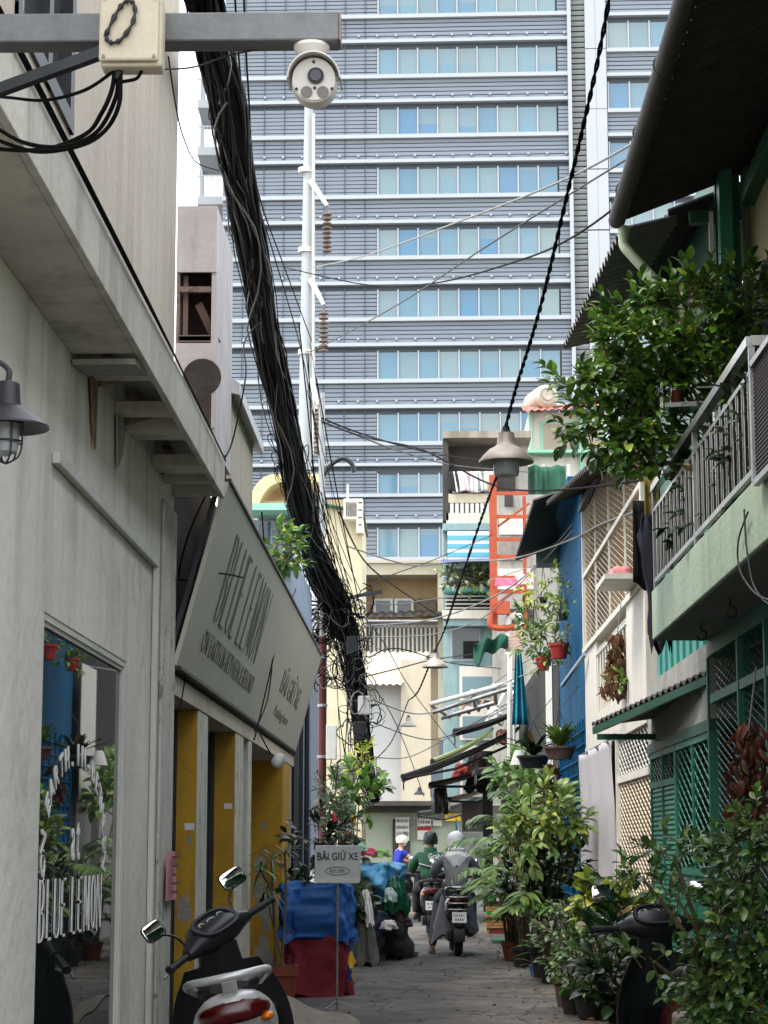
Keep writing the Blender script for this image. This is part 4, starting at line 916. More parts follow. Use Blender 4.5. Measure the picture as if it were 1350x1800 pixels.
# thin cyan house
Y4 = 61.0
ch_ = thing('cyan_house', 'narrow pale cyan house stacked with balconies, striped blind and laundry', 'house', (fx(820, Y4), Y4 + 2, 0))
fpart('wall', m_cyan, ch_, 781, 866, 900, 1500, Y4, 3, .5)
fpart('top_wall', m_concrete, ch_, 783, 935, 765, 930, Y4, 3, .9); fpart('roof_slab', mat('mossy_slab', S(150, 142, 128), .95, .2, 1, .7, S(56, 50, 44), 1.5), ch_, 781, 938, 760, 772, Y4, 3, -.2)
fpart('side_fin', m_dk, ch_, 780, 790, 772, 915, Y4, .8); fpart('dark_opening', m_dk, ch_, 792, 912, 775, 870, Y4, .05, .82)
fpart('balcony_front', m_cream, ch_, 790, 866, 868, 884, Y4, .2); fpart('balcony_front', mat('pale_green_front', S(196, 208, 186), .8, .1, 2, .5, S(120, 112, 96), 3), ch_, 786, 866, 902, 920, Y4, .3)
for k in range(8): fpart('baluster', m_wtrim, ch_, 793 + k * 9, 799 + k * 9, 885, 902, Y4, .12)
fpart('cornice', m_cyan, ch_, 780, 866, 920, 932, Y4, .6)
for k in range(7): fpart('blind_stripe', mat('blind_white', S(222, 226, 222), .8, .04, 3) if k % 2 == 0 else mat('blind_teal', S(96, 170, 184), .8, .05, 3), ch_, 788, 862, 934 + k * 7.5, 941.5 + k * 7.5, Y4, .04, -.02 - .03 * (k % 2))
aw2 = MB(); aw2.prism([(fx(776, Y4), Y4 - 1.0, fz(992, Y4)), (fx(866, Y4), Y4 - 1.0, fz(990, Y4)), (fx(866, Y4), Y4 + .2, fz(984, Y4)), (fx(776, Y4), Y4 + .2, fz(985, Y4))], (0, 0, -.08)); aw2.build('small_awning', mat('violet_teal', S(104, 120, 176), .6, .3, 1.2, spots=.6, spotcol=S(60, 150, 160), spotscale=.7), ch_)
fpart('dark_opening', m_dk, ch_, 786, 862, 996, 1034, Y4, .05, .46); fpart('planter_shelf', mat('teal_shelf', S(110, 176, 170), .7, .1, 2), ch_, 780, 864, 1033, 1041, Y4, .6, -.2)
fpart('dark_opening', m_dk, ch_, 786, 862, 1042, 1072, Y4, .05, .44)
for k in range(4): fpart('rail', m_wtrim, ch_, 783, 864, 1046 + k * 7, 1048 + k * 7, Y4, .06, .1)
fpart('balcony_front', m_wwhite, ch_, 778, 870, 1073, 1088, Y4, .5, -.1); fpart('cornice', m_cyan, ch_, 780, 870, 1088, 1100, Y4, .6)
wn = fpart('window_frame', mat('grey_frame', S(150, 160, 164), .7, .1, 3), ch_, 792, 846, 1102, 1160, Y4, .1, .42); fbox(MB(), 796, 842, 1106, 1156, Y4, .03, .39).build('window_pane', m_winglass, wn, local=True)
fpart('dark_opening', m_void, ch_, 815, 843, 1125, 1155, Y4, .03, .36)
for (v0, v1) in ((1170, 1230), (1240, 1300), (1310, 1400)):
    wn = fpart('window_frame', m_wwhite, ch_, 808, 872, v0, v1, Y4, .1, .3); fbox(MB(), 813, 868, v0 + 18, v1 - 5, Y4, .03, .27).build('window_pane', mat('teal_panel', S(112, 138, 146), .5, .06, 1), wn, local=True)
rr = random.Random(5)
def garment(name, label, c, wd, ht, m, fold=6, parent=None, group=None, axis='x', seed=0):
    c = V3(c); ax = V3((1, 0, 0)) if axis == 'x' else V3((0, 1, 0)); nx = V3((0, 1, 0)) if axis == 'x' else V3((1, 0, 0)); rs = random.Random(seed + int(wd * 1000)); ph_ = rs.random() * 6
    def fn(a, b): return c + ax * (a - .5) * wd * (1 + .12 * (1 - b)) + nx * (.04 * math.sin(a * fold + ph_) * (1 - b * .6) + .02 * math.sin(a * 17 + b * 5)) * min(1, wd * 2) + V3((0, 0, (b - 1) * ht - (.05 * ht * math.sin(a * 5 + ph_) * (1 - b))))
    o = MB().slab(fn, 14, 8, nx * .008).build(name, m, None, smooth=180); return tag(o, label, 'laundry', group)
for i, (u, wd, cl, lb) in enumerate(((800, .3, S(40, 40, 46), 'black shirt'), (812, .45, S(214, 212, 206), 'white towel'), (826, .3, S(190, 160, 160), 'pinkish shirt'), (840, .35, S(216, 216, 210), 'white blouse'), (852, .3, S(120, 130, 130), 'grey shirt'), (862, .3, S(196, 190, 176), 'cream cloth'))):
    garment('hanging_laundry', lb + ' hung on the top balcony of the cyan house', (fx(u, Y4 - .1), Y4 - .1, fz(830, Y4)), wd, .62, mat('laundry_%d' % i, cl, .9, .08, 3), group='laundry on the cyan house')
# orange steel stair frame
Y5 = 58.0
of = thing('orange_steel_frame', 'orange painted steel ladder frame standing beside the cyan house', 'steel frame', (fx(895, Y5), Y5 + .5, 0))
fpart('post', m_orange, of, 863, 876, 835, 1105, Y5, .2); fpart('post', m_orange, of, 926, 932, 860, 1105, Y5, .12, 1.2)
for v in (864, 905, 945, 975, 1012, 1037): fpart('crossbar', m_orange, of, 876, 932, v, v + 6, Y5, .08, .02)
for v in (925, 1060): MB().beam(PY(876, v, Y5 + .1), PY(930, v - 40, Y5 + .6), .06, .06).build('brace', m_orange, of)
fpart('meter_box', m_orange, of, 874, 897, 1059, 1081, Y5, .3, -.3)
MB().tube(spline([PY(866, 1075, Y5 - .1), PY(862, 1090, Y5 - .1), PY(866, 1102, Y5 - .1), PY(890, 1104, Y5 - .1), PY(905, 1100, Y5 - .1)], 5), .09, 8).build('pipe', m_orange, of, smooth=60)
MB().tube(spline([PY(894, 1150, Y5), PY(893, 1095, Y5), PY(897, 1085, Y5), PY(912, 1083, Y5), PY(915, 1100, Y5)], 5), .1, 8).build('white_pipe', m_wtrim, of, smooth=60)
gb = thing('grey_infill_house', 'grey patchy house front behind the orange steel frame', 'house', (fx(905, Y5 + 2), Y5 + 3, 0))
fpart('wall', m_concrete, gb, 868, 1010, 870, 1500, Y5 + 2, 3)
for (u0, u1, v0, v1, m) in ((890, 905, 870, 890, m_dk), (880, 930, 905, 940, m_wwhite), (876, 940, 1000, 1036, m_wwhite), (880, 925, 945, 985, m_bare), (895, 940, 1070, 1110, m_dk)):
    fpart('panel', m, gb, u0, u1, v0, v1, Y5 + 1.95, .04)
garment('hanging_laundry', 'bright pink towel over the orange frame', (fx(895, Y5 - .1), Y5 - .2, fz(1018, Y5)), .7, .22, mat('pink_towel', S(232, 110, 140), .9, .1, 3))
garment('hanging_laundry', 'white and red cloth drying right of the pink towel', (fx(920, Y5 - .1), Y5 - .2, fz(1012, Y5)), .4, .3, mat('white_red', S(220, 190, 186), .9, .2, 5))
# green-trimmed house with red roof and water tank
Y6 = 66.0
gr = thing('green_trimmed_house', 'white house with green window frames and red corrugated roof, far right', 'house', (fx(985, Y6), Y6 + 2, 0))
fpart('wall', m_wwhite, gr, 936, 1075, 722, 1200, Y6, 3, .4)
for (u0, u1) in ((936, 941), (1026, 1032)): fpart('corner_post', mat('mint_trim', S(132, 182, 156), .6, .06, 2), gr, u0, u1, 722, 830, Y6, .3, .2)
for (u0, u1) in ((957, 1022), (1034, 1068)):
    wn = fpart('window_frame', mat('mint_trim', S(110, 178, 142)), gr, u0, u1, 738, 800, Y6, .1, .3); fbox(MB(), u0 + 5, u1 - 5, 743, 797, Y6, .04, .27).build('window_pane', mat('window_tan', S(150, 136, 120), .5, .15, .6), wn, local=True)
fpart('ledge', mat('mint_trim', S(110, 178, 142)), gr, 930, 1075, 792, 797, Y6, .5, -.1)
a = PY(920, 722, Y6 - .3); b = PY(1062, 716, Y6 - .3); MB().corr(a, V3((0, 1.4, .45)), b - a, .22, .03).build('corrugated_roof', mat('red_tin', S(176, 104, 90), .7, .15, 1, .4, S(130, 66, 54), 2), gr, smooth=70)
tk = thing('water_tank', 'round cream water tank lying on the red roof', 'water tank', (fx(973, Y6 + 1), Y6 + 1, fz(712, Y6)))
cz = fz(694, Y6); cx_ = fx(970, Y6); rT = (fx(996, Y6) - fx(947, Y6)) / 2 * .92
MB().lathe([(.001, 0), (rT * .35, -.02), (rT * .4, .04), (rT * .62, .05), (rT * .66, .0), (rT * .95, .1), (rT, .25), (rT, 1.4), (rT * .9, 1.55), (.001, 1.6)], 26, (cx_, Y6 + .2, cz), Matrix.Rotation(R(-90), 3, 'X') @ Matrix.Rotation(R(-14), 3, 'Y')).build('tank', mat('tank_cream', S(176, 170, 154), .5, .04, 2, .2, S(160, 150, 126), 3), tk, smooth=40)
for dx in (-.5, .5): MB().box((cx_ + dx - .08, Y6 + .4, fz(722, Y6)), (cx_ + dx + .08, Y6 + 1.4, cz - rT * .8)).build('cradle', m_galv, tk)
nt_ = thing('green_net', 'dark green shade net hung below the green trimmed house', 'net', (fx(955, Y6 - 2), Y6 - 2, fz(880, Y6 - 2)))
Yn = Y6 - 2
MB().slab(lambda a, b: V3((fx(912 + 88 * a, Yn), Yn + .15 * math.sin(a * 13) + .1 * math.sin(a * 29), fz(880 - 60 * b, Yn))), 40, 6, (0, .02, 0)).build('net', mat('net_green', S(34, 96, 72), .8, .3, 3, .6, S(90, 140, 116), 4, alpha=.82), nt_, smooth=180)
for u in (913, 955, 999): MB().cyl(PY(u, 884, Yn + .2), PY(u, 816, Yn + .2), .05, 6).build('post', m_wtrim, nt_)
fpart('lower_ledge', m_wwhite, nt_, 925, 965, 872, 882, Y6 - 3, .6)
# cream house on the left behind the pole
Y7 = 39.0
cl = thing('cream_left_house', 'cream house with arched yellow roof frame and mint ledge, left behind the cables', 'house', (fx(540, Y7), Y7 + 2, 0))
MB().prism([(fx(560, Y7), Y7, 0), (fx(636, Y7), Y7, 0), (fx(636, Y7), Y7, fz(902, Y7)), (fx(560, Y7), Y7, fz(888, Y7))], (0, 3, 0)).build('wall', mat('sunlit_cream', S(206, 196, 166), .85, .06, 1.5, .3, S(170, 152, 116), 3), cl)
MB().prism([(fx(556, Y7), Y7 - .15, fz(884, Y7)), (fx(640, Y7), Y7 - .15, fz(899, Y7)), (fx(640, Y7), Y7 - .15, fz(903, Y7)), (fx(556, Y7), Y7 - .15, fz(888, Y7))], (0, 3.3, 0)).build('roof_edge', m_dgreen, cl)
fpart('side_wall', m_bluegrey, cl, 420, 560, 905, 1150, Y7, 3, .6); fpart('side_wall', mat('pale_blue_white', S(214, 222, 232), .85, .05, 2), cl, 512, 556, 885, 1120, Y7, .4, .1)
fpart('mint_ledge', mat('mint_ledge', S(142, 196, 172), .7, .06, 2, .3, S(90, 130, 112), 3), cl, 430, 516, 888, 900, Y7, 1.0, -.3)
for u in (446, 470, 492): wn = fpart('window_frame', m_bluegrey, cl, u, u + 19, 908, 985, Y7, .1, .48); fbox(MB(), u + 3, u + 16, 913, 980, Y7, .04, .44).build('window_pane', m_winglass, wn, local=True)
cxa, cza, ra_ = fx(480, Y7 + 1), fz(893, Y7 + 1), fx(480, Y7 + 1) - fx(434, Y7 + 1)
arc = [(cxa - ra_ * math.cos(t), Y7 + 1, cza + ra_ * 1.35 * math.sin(t)) for t in [math.pi * .5 * i / 12 for i in range(13)]] + [(fx(560, Y7 + 1), Y7 + 1, cza + ra_ * 1.35)]
am = MB()
for i in range(len(arc) - 1): am.prism([arc[i], arc[i + 1], (arc[i + 1][0] + (.16 if i < 12 else 0), arc[i + 1][1], arc[i + 1][2] - .16), (arc[i][0] + .16, arc[i][1], arc[i][2] - .16)], (0, 2.2, 0))
am.build('arched_roof', mat('yellow_cream', S(228, 206, 150), .8, .06, 2, .3, S(170, 144, 92), 3), cl, smooth=30)
fpart('roof_hut', m_peach, cl, 556, 612, 860, 888, Y7, 1.6, 1.2); fpart('roof_hut', m_peach, cl, 440, 512, 862, 889, Y7, 1.6, 1.2); fpart('roof_pipe', m_wtrim, cl, 604, 608, 832, 860, Y7, .1, 1.2)
ac = thing('air_conditioner', 'white air-conditioner box hung on the cream house corner', 'air conditioner', (fx(622, Y7 - .5), Y7 - .4, fz(936, Y7)))
fpart('casing', mat('ac_white', S(226, 222, 208), .6, .04, 3, .3, S(160, 150, 130), 4), ac, 603, 637, 876, 912, Y7 - .5, .35); fpart('casing', mat('ac_white', S(226, 222, 208)), ac, 626, 638, 912, 936, Y7 - .5, .4)
for k in range(6): fpart('vent_slot', m_dk, ac, 607 + k * 3.4, 608.4 + k * 3.4, 882, 907, Y7 - .52, .02)
for k in range(4): fpart('vent_slot', m_dk, ac, 629, 636, 882 + k * 13, 883.5 + k * 13, Y7 - .52, .02)
# tall white transmission pole
Y8 = 80.0
tp = thing('white_steel_pole', 'tall white tapered steel pole with insulator arms in front of the tower', 'pole', (fx(532, Y8), Y8, 0))
pb_, pt_ = PY(527, 1300, Y8), PY(543, 170, Y8)
MB().tube([(pt_.x + (pb_.x - pt_.x) * .9, Y8, 0), pt_], [.36, .17], 16).build('shaft', mat('pole_white', S(166, 172, 174), .5, .04, .5, .2, S(150, 150, 150), 1), tp, smooth=60)
MB().cyl(PY(551, 800, Y8 - .3), PY(551, 200, Y8 - .3), .06, 8).build('conduit', m_wtrim, tp)
for (v, u1) in ((318, 575), (492, 569), (668, 560)):
    a, b = PY(546, v, Y8 - .2), PY(u1, v + 44, Y8 - .4); MB().tube([a, b], [.14, .08], 8).build('arm', m_wtrim, tp)
    ins = MB(); top = b
    ins.cyl(top, top - V3((0, 0, 2.0)), .04, 6)
    for k in range(9): ins.lathe([(.05, .08), (.2, 0), (.2, -.04), (.05, -.06)], 10, top - V3((0, 0, .35 + k * .19)))
    ins.build('insulator', mat('brown_insulator', S(110, 92, 78), .4, .1, 2, bump=0), tp)
for v in (300, 440, 620): MB().lathe([(.3, -.1), (.3, .1)], 14, PY(537, v, Y8)).build('collar', m_wtrim, tp)

# ------------------------------------------------------------------ utility pole and its cables
YPo = 30.5
pol = thing('utility_pole', 'slim dark red steel pole wrapped in cables beside the shopfront end', 'pole', (fx(567, YPo), YPo, 0))
MB().cyl((fx(567, YPo), YPo, 0), (fx(567, YPo), YPo, fz(1120, YPo)), .062, 12).build('lower_shaft', mat('oxide_red', S(78, 26, 24), .5, .2, 4, .4, S(30, 14, 14), 6), pol, smooth=60)
MB().cyl((fx(566, YPo), YPo, fz(1120, YPo)), (fx(563, YPo), YPo, fz(690, YPo)), .05, 10).build('upper_shaft', m_galv, pol, smooth=60)
MB().tube(spline([PY(560, 905, YPo), PY(562, 860, YPo), PY(575, 825, YPo), PY(600, 806, YPo), PY(618, 815, YPo), PY(622, 830, YPo)], 6), .035, 8).build('lamp_arm', m_dsteel, pol, smooth=60)
for v in (1155, 1240, 1330): MB().lathe([(.075, -.02), (.075, .02)], 12, (fx(567, YPo), YPo, fz(v, YPo))).build('clamp', m_galv, pol)
MB().box((fx(574, YPo), YPo - .1, fz(1335, YPo)), (fx(592, YPo), YPo + .1, fz(1275, YPo))).build('meter_box', m_wtrim, pol, bevel=.01)
MB().beam(PY(640, 1045, YPo), PY(672, 1040, YPo), .07, .06).beam(PY(575, 1060, YPo), PY(640, 1045, YPo), .05, .05).build('cross_arm', m_dsteel, pol)
bundle = [(348, -40, 10.8, .12), (375, 70, 11.6, .12), (404, 200, 13, .125), (432, 370, 15.3, .13), (464, 560, 18.6, .14), (498, 730, 22, .155), (528, 880, 25.5, .18), (556, 985, 28.2, .21), (588, 1060, 30.4, .25), (612, 1130, 31.5, .24), (628, 1210, 32.5, .19), (637, 1290, 33.4, .17), (645, 1360, 34.2, .16), (658, 1405, 35, .10)]
cbs = thing('cable_bundle', 'thick sagging bundle of black overhead cables along the left side', 'cables', PY(588, 1060, 30.4))
rc = random.Random(11)
pts = [PY(u, v, Y) for u, v, Y, r in bundle]; rad = [b[3] * .86 for b in bundle]
def rad_at(t):
    k = t * (len(rad) - 1); i = min(int(k), len(rad) - 2); return rad[i] + (rad[i + 1] - rad[i]) * (k - i)
path = spline(pts, 5); NP = len(path)
MB().tube(path, [rad_at(i / (NP - 1)) * (.86 if i < 40 else .7) for i in range(NP)], 10).build('core', m_wire, cbs, smooth=80)
def strand(spread, r, i0, i1, m, name='cable', wob=.25):
    a0 = rc.random() * 6.28; da = rc.uniform(-2.5, 2.5); q0 = math.sqrt(rc.uniform(.25, 1)) * spread; ph = rc.random() * 6; out = []
    for i in range(i0, i1):
        t = i / (NP - 1); a = a0 + da * t * 2 + wob * math.sin(i * .6 + ph); R_ = rad_at(t) * q0 * (1 + .12 * math.sin(i * .9 + ph * 2))
        d = (path[min(i + 1, NP - 1)] - path[max(i - 1, 0)]).normalized(); x = d.cross(V3((0, 0, 1))).normalized(); y = x.cross(d)
        out.append(path[i] + (x * math.cos(a) + y * math.sin(a)) * R_)
    MB().tube(out, r, 5).build(name, m, cbs, smooth=80)
for k in range(58): strand(1.0, rc.uniform(.010, .021), 0, NP if rc.random() < .6 else 42, m_wire)
for k in range(26): strand(rc.uniform(1.05, 1.45), rc.uniform(.004, .008), rc.choice([0, 8, 14, 20]), rc.choice([44, 50, NP]), rc.choice([m_wire, m_wire, m_wire2, m_wire3]), wob=.9)
cx2 = [(v, u) for u, v, _, _ in bundle]
for k in range(40):     # ties and short loops that stick out of the bundle
    i = rc.randrange(26, 46); p = path[i]; r_ = rad_at(i / (NP - 1)); t = rc.uniform(.05, .13); s = rc.choice((-1, -1, 1))
    a = p + V3((s * r_ * .8, 0, 0)); MB().tube(spline([a, a + V3((s * t, 0, t * rc.uniform(-.5, 1))), a + V3((s * t * .9, .05, -t)), a + V3((0, .1, -t * 2))], 5), .006, 4).build('loose_end', rc.choice([m_wire, m_wire, m_wire2]), cbs)
tg = thing('cable_tangle', 'tangled coils of black and grey cable at the pole top', 'cables', PY(590, 1160, YPo))
for k in range(115):
    t = rc.random()
    u = 545 + 92 * t + rc.uniform(-10, 18); v = 1045 + 155 * rc.random() ** 1.1; r_ = rc.uniform(.05, .17)
    if k > 82: u, v, r_ = rc.uniform(600, 660), rc.uniform(1190, 1400), rc.uniform(.06, .15)
    c = PY(u, v, YPo + rc.uniform(-.5, .6)); a = rc.random() * 6.28; e = rc.uniform(.5, 1.4); tl = rc.uniform(-.5, .5); turns = rc.uniform(.7, 1.6)
    P_ = [c + (1 + .4 * math.sin(q * .7 + a * 2) * math.sin(q * .31 + k)) * V3((r_ * math.cos(a + q * 6.28 * turns / 18), r_ * tl * math.sin(a + q), e * r_ * math.sin(a + q * 6.28 * turns / 18))) + V3((.012 * q / 18, .01 * q / 18, 0)) for q in range(19)]
    MB().tube(P_, rc.uniform(.004, .010), 5).build('coil', rc.choice([m_wire, m_wire, m_wire, m_wire2, m_wire3]), tg, smooth=80)
for k in range(7):
    c = PY(548 + k * 4, 1085 + k * 5, YPo); MB().torus(c, .24 - k * .015, .016, (.3, 1, .1), 26, 5).build('coil', m_wire, tg, smooth=80)
for k, (u, v) in enumerate(((620, 1135), (640, 1240), (632, 1285))): c = PY(u, v, YPo - .3); MB().box(c - V3((.09, .06, .14)), c + V3((.09, .06, .14))).build('splice_box', m_dsteel if k != 1 else m_wtrim, tg, bevel=.02)
rw = random.Random(21)
for k in range(44):   # drop wires hanging past the sign and fanning right from the tangle
    if k < 16: a, b = (rw.uniform(470, 560), rw.uniform(560, 820), 26), (rw.uniform(540, 640), rw.uniform(1020, 1100), YPo)
    elif k < 30: a, b = (rw.uniform(520, 570), rw.uniform(800, 980), 27), (rw.uniform(600, 660), rw.uniform(1060, 1200), YPo + 1)
    else: a, b = (rw.uniform(590, 640), rw.uniform(1080, 1250), YPo), (rw.uniform(600, 668), rw.uniform(1330, 1430), 34)
    MB().tube(sag(PY(*a), PY(*b), rw.uniform(-.15, .25), 12), rw.uniform(.004, .009), 4).build('drop_wire', rw.choice([m_wire, m_wire, m_wire2]), tg)
def wire(label, P3, r, m=m_wire, per=8, name='overhead_wire', group='single wires crossing the alley'):
    return tag(MB().tube(spline([PY(*p) for p in P3], per), r, 6).build(name, m, None, smooth=80), label, 'wire', group)
wire('pale thick wire from the dark roof sloping down to the white pole', [(1345, 92, 13), (1180, 210, 15), (1000, 312, 18), (800, 392, 23), (640, 450, 30), (540, 472, 38)], .011, m_wire3)
wire('thin wire from the roof edge dropping to the left below the pale thick wire', [(1340, 85, 13.5), (1240, 200, 15), (1110, 275, 17), (860, 430, 22), (700, 535, 28), (560, 612, 36), (540, 618, 37)], .009, m_wire2)
wire('kinked dark wire under the roof running left past the blue windows', [(1335, 100, 13), (1212, 258, 14.5), (1150, 310, 15.5), (1010, 415, 18), (900, 462, 21), (760, 498, 26), (640, 500, 32), (500, 470, 38)], .010, m_wire)
wire('long dark wire sagging from the pole to the balcony railing', [(565, 740, 30.4), (640, 768, 27), (740, 790, 24), (860, 850, 21), (960, 862, 18), (1140, 842, 15), (1250, 805, 13), (1350, 750, 11)], .010, m_wire)
wire('upper of two twin wires leaving the pole by the curved lamp arm', [(566, 735, 30.4), (620, 757, 32), (700, 782, 36), (780, 800, 42), (880, 812, 52)], .014, m_wire)
wire('lower of two twin wires leaving the pole by the curved lamp arm', [(566, 742, 30.4), (622, 763, 32), (700, 792, 36), (800, 818, 44), (930, 830, 56)], .014, m_wire2)
wire('pale wire crossing in front of the beige house to the mesh balcony', [(610, 960, 31), (720, 993, 32), (800, 987, 32), (900, 982, 30), (1000, 950, 26), (1060, 920, 22), (1140, 892, 18)], .012, m_wire3)
wire('pale sagging wire from the tangle up to the blue house gable', [(640, 1100, 31), (740, 1092, 33), (820, 1070, 34), (900, 1030, 32), (960, 975, 30), (1022, 902, 26)], .013, m_wire3)
wire('second pale wire just below reaching the blue house gable', [(640, 1120, 31), (760, 1115, 34), (850, 1085, 34), (930, 1010, 31), (1024, 915, 26)], .010, m_wire3)
wire('dark wire slanting down from the cream house to the striped house', [(596, 900, 34), (640, 985, 38), (700, 1035, 44), (785, 1092, 56)], .016, m_wire)
wire('thin dark wire from the tangle across the cream roof', [(640, 1190, 32), (700, 1175, 36), (760, 1160, 42), (830, 1150, 50)], .012, m_wire)
wire('low wire crossing the white end building towards the awnings', [(650, 1330, 34), (720, 1330, 38), (800, 1290, 42), (900, 1240, 42), (985, 1205, 38)], .010, m_wire3)
wire('dark diagonal wire from the pole down to the white end building', [(640, 1180, 33), (690, 1260, 40), (720, 1330, 46), (745, 1400, 53)], .010, m_wire2)
wire('thin wire dropping from the housing in front of the sign', [(396, 800, 12.3), (350, 985, 13.4), (330, 1160, 13), (316, 1250, 12.6)], .004, m_wire)
wire('looped black wire across the dark gap at the near sign end', [(372, 850, 12.6), (335, 930, 12.6), (315, 1005, 12.7), (325, 1020, 12.7), (380, 1008, 13), (427, 1015, 13.6)], .006, m_wire)
wire('pair wire hanging over the sign lettering towards its lower edge', [(460, 900, 18), (470, 1010, 18.4), (489, 1100, 18.6), (484, 1140, 18.4), (452, 1280, 17), (446, 1300, 16.6)], .007, m_wire)
wire('thin wire crossing the right half of the sign', [(520, 1035, 22.5), (500, 1090, 20.5), (482, 1150, 18.7), (470, 1230, 18), (448, 1285, 17)], .006, m_wire)
wire('thin looping wire in the sky gap left of the bundle', [(296, 100, 9), (308, 180, 9.6), (322, 240, 10.5), (345, 285, 12), (385, 300, 13.5)], .004, m_wire)
wire('outer of two thin straight wires right of the bundle', [(428, -20, 12), (436, 150, 13.5), (452, 330, 16.5), (500, 470, 21), (548, 600, 27)], .007, m_wire)
wire('inner of two thin straight wires right of the bundle', [(412, -20, 12), (424, 150, 13.5), (446, 330, 16.5), (482, 450, 20), (535, 640, 26), (560, 800, 30)], .007, m_wire)
wire('slim wire from the bundle across to the parapet corner', [(462, 560, 18.5), (430, 600, 16), (432, 660, 14), (410, 770, 13.2), (394, 808, 12.4)], .006, m_wire)

for i_, (P_, m_, lb) in enumerate((
  ([(640, 1060, 31), (700, 1062, 35), (770, 1052, 42), (850, 1048, 52)], m_wire2, 'thin wire level with the beige house windows'),
  ([(640, 1035, 31), (690, 1010, 36), (760, 985, 44), (866, 940, 57)], m_wire, 'thin wire rising from the pole arm to the orange frame'),
  ([(655, 1230, 33), (740, 1255, 37), (830, 1225, 40), (920, 1165, 40), (990, 1130, 36)], m_wire3, 'pale wire passing above the pipe frame'),
  ([(655, 1270, 33), (760, 1300, 37), (850, 1262, 40), (960, 1190, 37), (1025, 1140, 27)], m_wire2, 'wire from the cable mass to the blue stair rail'),
  ([(650, 1155, 32), (700, 1140, 36), (790, 1165, 44), (880, 1175, 50)], m_wire, 'slack wire in front of the window bars'),
  ([(640, 1085, 31), (675, 1130, 34), (715, 1200, 40), (760, 1262, 48), (830, 1350, 54)], m_wire, 'dark wire falling across the cream wall to the awnings'),
  ([(1030, 1135, 25.5), (985, 1165, 30), (900, 1195, 38), (800, 1240, 46)], m_wire3, 'pale wire leaving the white house corner towards the frames'),
  ([(860, 1020, 45), (960, 985, 35), (1040, 930, 25), (1120, 905, 19)], m_wire3, 'short pale wire joining the mesh balcony from the orange frame'))):
    wire(lb, P_, .009 if i_ % 2 else .012, m_)
# ------------------------------------------------------------------ pendant lamps on the twisted cable
m_lshade = mat('lamp_shade_metal', S(184, 172, 160), .5, .12, 10, .3, S(90, 78, 70), 10, .05, metal=.35)
m_lglass = glass('frosted_lamp_glass', S(150, 156, 158), .35)
def pendant(label, u, v, Y, dia, tilt=0, m=m_lshade, bulb=True):
    c = PY(u, v, Y); t = thing('pendant_lamp', label, 'lamp', c, group='pendant lamps on the alley cable'); r = dia / 2
    MB().lathe([(r * .30, r * 1.02), (r * .34, r * .62), (r * .42, r * .52), (r * .62, r * .42), (r * .86, r * .18), (r, 0), (r * 1.0, -.012), (r * .97, -.008), (r * .82, r * .16), (r * .58, r * .36), (r * .30, r * .5)], 28, (0, 0, 0), close=False).build('shade', m, t, smooth=40, local=True)
    MB().lathe([(.001, r * 1.3), (r * .12, r * 1.28), (r * .16, r * 1.1), (r * .26, r * 1.04), (r * .30, r * 1.0), (.001, r * .98)], 18).build('cap', m_black, t, smooth=40, local=True)
    if bulb: MB().lathe([(r * .46, r * .3), (r * .47, -r * .45), (r * .42, -r * .56), (.001, -r * .6)], 22).build('glass_jar', m_lglass, t, smooth=40, local=True)
    return c + V3((0, 0, r * 1.28))
t1 = pendant('nearest large pendant lamp with glass jar hanging over the alley', 890, 810, 12.5, .34)
t2 = pendant('middle pendant lamp with pale shade hanging before the white building', 765, 1172, 28, .36, bulb=False)
t3 = pendant('farther conical pendant lamp hanging before the white end wall', 718, 1276, 41, .33, m=mat('lamp_grey', S(170, 168, 160), .5, .1, 5), bulb=False)
pendant('flat white lamp low beside the hanging cable end', 684, 1386, 42, .3, m=m_wtrim, bulb=False)
pendant('small dark pendant lamp under the white building edge', 737, 1396, 47, .26, m=m_dsteel, bulb=False)
def twisted(label, P3, r, amp, pitch):
    t = thing('twisted_cable', label, 'cable', P3[0]); pth = spline(P3, 26)
    s = 0; L_ = [0]
    for i in range(1, len(pth)): s += (pth[i] - pth[i - 1]).length; L_.append(s)
    for o in (0, math.pi):
        out = []
        for i, p in enumerate(pth):
            d = (pth[min(i + 1, len(pth) - 1)] - pth[max(i - 1, 0)]).normalized(); x = d.cross(V3((1, 0, 0.2))).normalized(); y = x.cross(d); a = 2 * math.pi * L_[i] / pitch + o
            out.append(p + (x * math.cos(a) + y * math.sin(a)) * amp)
        MB().tube(out, r, 6).build('strand', m_wire, t, smooth=80)
twisted('twisted black cable carrying the nearest lamp down from the right', [PY(1076, -30, 8.8), PY(1046, 130, 9.2), PY(1000, 330, 10), PY(950, 540, 11), PY(908, 680, 12), t1], .0065, .0065, .20)
twisted('twisted black cable running from the nearest lamp to the middle lamp', [t1 + V3((0, .03, -.16)), PY(850, 900, 15), PY(810, 1020, 19.5), PY(780, 1110, 24.5), t2], .0065, .0065, .20)
twisted('cable running from the middle lamp to the farther lamp', [t2, PY(735, 1215, 33), t3 + V3((0, 0, .3))], .009, .008, .3)
twisted('thin cable running from the farther lamp to the cable mass', [t3 + V3((0, 0, .3)), PY(690, 1300, 39), PY(660, 1335, 36)], .008, .006, .3)

